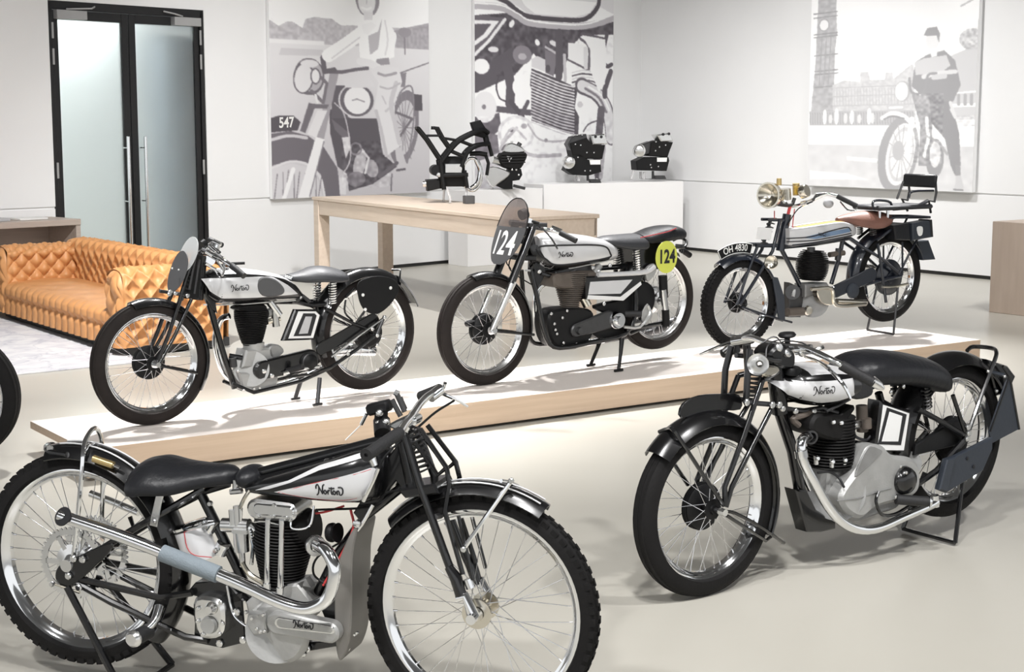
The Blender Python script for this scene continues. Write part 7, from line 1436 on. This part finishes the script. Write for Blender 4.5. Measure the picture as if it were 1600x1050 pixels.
# ---------------------------------------------------------------- bare chassis on the table and engines on the white stands
def exhibit(name, label, cat, loc, rz, group=None): return thing(name, label, cat, loc, rz, group)
def bare_chassis():
    r = exhibit('motorcycle_chassis', 'black tubular motorcycle chassis with chrome headlamp ring standing on the oak table', 'chassis', (-0.72, 15.05, 1.0), 8)
    k = 15.05 / 2328; cx, cy = 689.0, 316.0
    def q(x, y, lat=0.0): return ((650 + x / 7.5 - cx) * k, lat, (cy - 180 - y / 7.5) * k)
    B = 'black_satin'
    for lat in (-0.13, 0.13):
        T(r, 'subframe_rail', B, [q(25, 150, lat), q(140, 290, lat), q(290, 520, lat)], 0.020, n=8); T(r, 'subframe_rail', B, [q(200, 150, lat), q(255, 155, lat), q(310, 260, lat), q(410, 400, lat)], 0.018, n=8)
        T(r, 'frame_rail', B, [q(290, 540, lat), q(400, 400, lat), q(500, 300, lat), q(650, 220, lat), q(780, 175, lat * 0.6), q(850, 210, lat * 0.3)], 0.024, n=8, sub=3); T(r, 'frame_rail', B, [q(520, 600, lat), q(590, 440, lat), q(700, 360, lat), q(860, 330, lat * 0.4)], 0.022, n=8, sub=3)
        T(r, 'frame_brace', B, [q(420, 420, lat), q(560, 480, lat)], 0.018, n=8); T(r, 'frame_brace', B, [q(520, 300, lat), q(650, 350, lat)], 0.015, n=8); T(r, 'frame_brace', B, [q(110, 240, lat), q(290, 240, lat)], 0.012, n=8); T(r, 'frame_brace', B, [q(330, 270, lat), q(460, 290, lat)], 0.014, n=8); T(r, 'frame_brace', B, [q(280, 520, lat), q(300, 700, lat), q(320, 860, lat)], 0.024, n=8); T(r, 'frame_brace', B, [q(560, 640, lat), q(590, 840, lat)], 0.02, n=8); T(r, 'frame_brace', B, [q(310, 700, lat), q(600, 690, lat)], 0.022, n=8)
    for a in ((25, 150), (410, 400), (650, 220), (290, 540), (590, 440)): T(r, 'cross_tube', B, [q(*a, -0.13), q(*a, 0.13)], 0.015, n=8)
    T(r, 'steering_head', B, [q(800, 160), q(850, 360)], 0.03, n=14); PR(r, 'head_panel', B, [(lambda p: (p[0], p[2]))(q(*a)) for a in ((640, 90), (760, 60), (850, 200), (800, 270), (690, 240))], -0.05, 0.05, 0.01)
    PR(r, 'battery_box', 'polished_alloy', [(lambda p: (p[0], p[2]))(q(*a)) for a in ((330, 560), (530, 560), (530, 670), (330, 670))], -0.08, -0.14, 0.006); PR(r, 'battery_box', B, [(lambda p: (p[0], p[2]))(q(*a)) for a in ((310, 480), (560, 480), (590, 830), (320, 830))], -0.07, 0.07, 0.01)
    T(r, 'swing_pivot', B, [q(235, 640, -0.12), q(235, 640, 0.12)], 0.055, n=18); LA(r, 'pivot_cap', 'polished_alloy', [(0, 0.012), (0.02, 0.01), (0.026, 0), (0, 0)], q(260, 690, -0.13), (0, -1, 0), 16); PR(r, 'rear_block', B, [(lambda p: (p[0], p[2]))(q(*a)) for a in ((120, 750), (280, 740), (280, 850), (130, 880))], -0.10, 0.10, 0.008); T(r, 'block_cap', 'polished_alloy', [q(85, 800, 0), q(125, 800, 0)], 0.03, n=14)
    m = MB(); ring = [q(660 + 115 * math.cos(2 * math.pi * i / 28), 690 + 190 * math.sin(2 * math.pi * i / 28), -0.03) for i in range(28)]; m.tube(ring, 0.016, 10, closed=True); m.build('wheel_ring', 'chrome', r)
    T(r, 'chrome_arc', 'chrome', [q(700, 520, -0.08), q(745, 640, -0.08), q(720, 780, -0.08), q(640, 850, -0.08)], 0.022, n=12, sub=4); T(r, 'chrome_arc', 'chrome', [q(600, 470, -0.05), q(560, 560, -0.05), q(550, 650, -0.05)], 0.012, n=10, sub=3)
    T(r, 'fork_arm', B, [q(630, 450, -0.06), q(740, 445, -0.06), q(830, 460, -0.05)], 0.026, n=8); T(r, 'fork_arm', B, [q(820, 470, -0.05), q(850, 560, -0.05), q(830, 700, -0.05)], 0.018, n=8); T(r, 'fork_arm', B, [q(860, 330, 0), q(900, 480, 0)], 0.02, n=8)
    T(r, 'display_prop', 'acrylic', [q(350, 830, -0.1), q(390, 960, -0.14), (q(390, 960)[0], -0.14, 0.008)], 0.012, n=8); T(r, 'display_prop', 'acrylic', [q(350, 830, 0.1), (q(340, 960)[0], 0.14, 0.008)], 0.012, n=8); T(r, 'display_prop', 'acrylic', [q(590, 840, -0.08), (q(575, 1000)[0], -0.12, 0.008)], 0.014, n=8)
    return r
bare_chassis()
fb = MB().box((0, 0, 0.04), (0.10, 0.09, 0.08), bev=0.004).build('display_block', 'plate_grey'); fb.location = (-0.43, 14.86, 1.001); fb.rotation_euler = (0, 0, R(20)); tag(fb, 'small dark grey block on the table in front of the chassis', 'block')

def small_single():
    r = exhibit('display_engine', 'small single cylinder engine with black barrel on the white stand behind the table', 'engine', (-0.02, 19.15, 0.962), 10, 'engines on display')
    k = 19.1 / 2328; cx, cy = 800.0, 294.5
    def q(x, y, lat=0.0): return ((650 + x / 7.5 - cx) * k, lat, (cy - 180 - y / 7.5) * k)
    xz = lambda a: (lambda p: (p[0], p[2]))(q(*a))
    PR(r, 'cylinder_barrel', 'black_fin', smooth_poly([xz(a) for a in ((1000, 440), (1290, 430), (1280, 540), (1200, 630), (1010, 590))], 3), -0.10, 0.12, 0.02); PR(r, 'cylinder_head', 'polished_alloy', smooth_poly([xz(a) for a in ((1040, 430), (1060, 350), (1130, 320), (1250, 370), (1270, 430))], 3), -0.09, 0.10, 0.015)
    PR(r, 'crankcase', 'black_satin', [xz(a) for a in ((1090, 620), (1240, 620), (1255, 690), (1220, 750), (1140, 760), (1140, 855), (1040, 855), (950, 815), (1060, 740))], -0.08, 0.08, 0.01)
    PR(r, 'timing_cover', 'polished_alloy', smooth_poly([xz(a) for a in ((840, 640), (910, 590), (1090, 650), (1080, 710), (960, 790), (900, 830), (830, 740))], 3), -0.10, 0.05, 0.012); T(r, 'exhaust_port', 'polished_alloy', [q(900, 510, -0.05), q(1000, 540, -0.02)], 0.05, n=14); PR(r, 'badge', 'polished_alloy', [xz(a) for a in ((1065, 470), (1135, 480), (1095, 545))], -0.106, -0.10, 0.001); LA(r, 'badge_boss', 'black_letter', [(0, 0.004), (0.014, 0.004), (0.016, 0), (0, 0)], q(1098, 495, -0.106), (0, -1, 0), 14)
    T(r, 'carburettor', 'dark_steel', [q(1240, 320, 0.0), q(1215, 360, 0)], 0.03, n=12); T(r, 'spark_plug', 'polished_alloy', [q(1140, 300, 0), q(1140, 340, 0)], 0.016, n=10); T(r, 'display_foot', 'dark_steel', [q(1150, 815, -0.05), q(1290, 850, -0.05)], 0.02, n=8); T(r, 'display_foot', 'acrylic', [q(900, 780, 0), q(900, 858, 0)], 0.025, n=8)
    bolts(r, [q(1130, 630, -0.085), q(1180, 630, -0.085), q(1210, 690, -0.085)], 0.012, (0, -1, 0), 0.008)
    for i in range(4): T(r, 'cooling_fin', 'black_fin', [q(1005, 455 + i * 32, -0.105), q(1285, 447 + i * 32, -0.105)], 0.008, n=6)
    return r
small_single()

def twin_engine(label, loc, rz, scale, base, mirror, tall):
    """Black modern engine: crankcase, inclined cylinders, polished cam cover, round clutch cover."""
    r = exhibit('display_engine', label, 'engine', loc, rz, 'engines on display'); k = scale
    def q(x, y, lat=0.0): return ((x - base[0]) * k, lat, (base[1] - y) * k)
    xz = lambda a: (lambda p: (p[0], p[2]))(q(*a)); P = lambda n_, m_, pts, y0, y1, b_=0.012: PR(r, n_, m_, [xz(a) for a in pts], y0, y1, b_)
    if tall:
        P('crankcase', 'black_satin', ((170, 540), (240, 380), (330, 360), (420, 430), (560, 430), (570, 560), (420, 600), (250, 590)), -0.12, 0.14); P('cylinder_block', 'black_fin', ((240, 380), (210, 250), (400, 190), (460, 260), (610, 270), (580, 420), (400, 420)), -0.12, 0.14)
        P('cam_cover', 'polished_alloy', ((440, 160), (600, 150), (640, 260), (470, 265)), -0.13, 0.13, 0.015); clutch = (195, 455, 62, 92); P('intake_body', 'dark_steel', ((190, 260), (240, 180), (400, 150), (420, 230), (230, 330)), -0.10, 0.10)
        details = [(250, 165), (290, 160), (345, 160), (270, 260), (330, 270), (400, 350), (300, 400), (480, 350), (380, 545), (440, 545)]; plate = ((430, 430), (555, 430), (555, 480), (440, 480)); foot = [(330, 600, 330, 660), (430, 600, 430, 660), (520, 640, 560, 660)]; plugs = [(495, 180), (560, 182)]
    else:
        P('crankcase', 'black_satin', ((1020, 540), (1010, 440), (1100, 400), (1230, 400), (1380, 400), (1390, 440), (1360, 550)), -0.12, 0.14); P('cylinder_block', 'black_fin', ((1160, 390), (1180, 240), (1260, 220), (1430, 240), (1390, 340), (1370, 400)), -0.12, 0.14)
        P('cam_cover', 'polished_alloy', ((1240, 160), (1390, 140), (1430, 230), (1290, 235)), -0.13, 0.13, 0.015); clutch = (1040, 330, 62, 85); P('intake_body', 'dark_steel', ((1090, 260), (1180, 230), (1210, 360), (1100, 380)), -0.09, 0.09)
        details = [(1270, 290), (1225, 330), (1170, 480), (1180, 510), (1260, 500), (1230, 235), (1340, 270), (1110, 330)]; plate = ((1245, 405), (1360, 405), (1355, 450), (1245, 450)); foot = [(1120, 560, 1120, 640), (1220, 550, 1220, 620), (1000, 540, 970, 640)]; plugs = [(1310, 155), (1375, 150)]
    LA(r, 'clutch_cover', 'polished_alloy', [(0, 0.03), (clutch[2] * k * 0.6, 0.028), (clutch[2] * k, 0.016), (clutch[2] * k * 1.15, 0.0), (clutch[2] * k * 1.15, -0.05), (0, -0.05)], q(clutch[0], clutch[1], -0.13), (-0.35, -0.93, 0), 26)
    bolts(r, [q(x, y, -0.122) for x, y in details], 0.011, (0, -1, 0), 0.012); P('maker_plate', 'white_letter', plate, -0.128, -0.12, 0.002)
    for x, y in plugs: T(r, 'plug_well', 'black_letter', [q(x, y, -0.135), q(x, y, -0.12)], 0.02, n=12)
    for x0, y0, x1, y1 in foot: T(r, 'display_foot', 'acrylic' if x0 != foot[1][0] else 'dark_steel', [q(x0, y0, -0.05), (q(x1, y1)[0], -0.05, 0.006)], 0.018, n=8)
    T(r, 'display_foot', 'acrylic', [q(foot[0][0], foot[0][1], 0.1), (q(foot[0][2], 0)[0], 0.1, 0.006)], 0.018, n=8); P('display_shoe', 'dark_steel', ((foot[1][2] + 20, foot[1][3] - 20), (foot[1][2] + 130, foot[1][3] - 20), (foot[1][2] + 150, foot[1][3] + 18), (foot[1][2] + 30, foot[1][3] + 18)), -0.08, 0.02, 0.004)
    return r
K = 20.1 / 2328 / 6.957
twin_engine('black engine with polished cam cover before the engine print', (0.95, 20.22, 1.024), 14, K, (380, 662), False, True)
twin_engine('black engine with polished cam cover at the bare wall corner end of the stand', (1.93, 20.80, 1.03), 14, K * 1.03, (1210, 640), False, False)
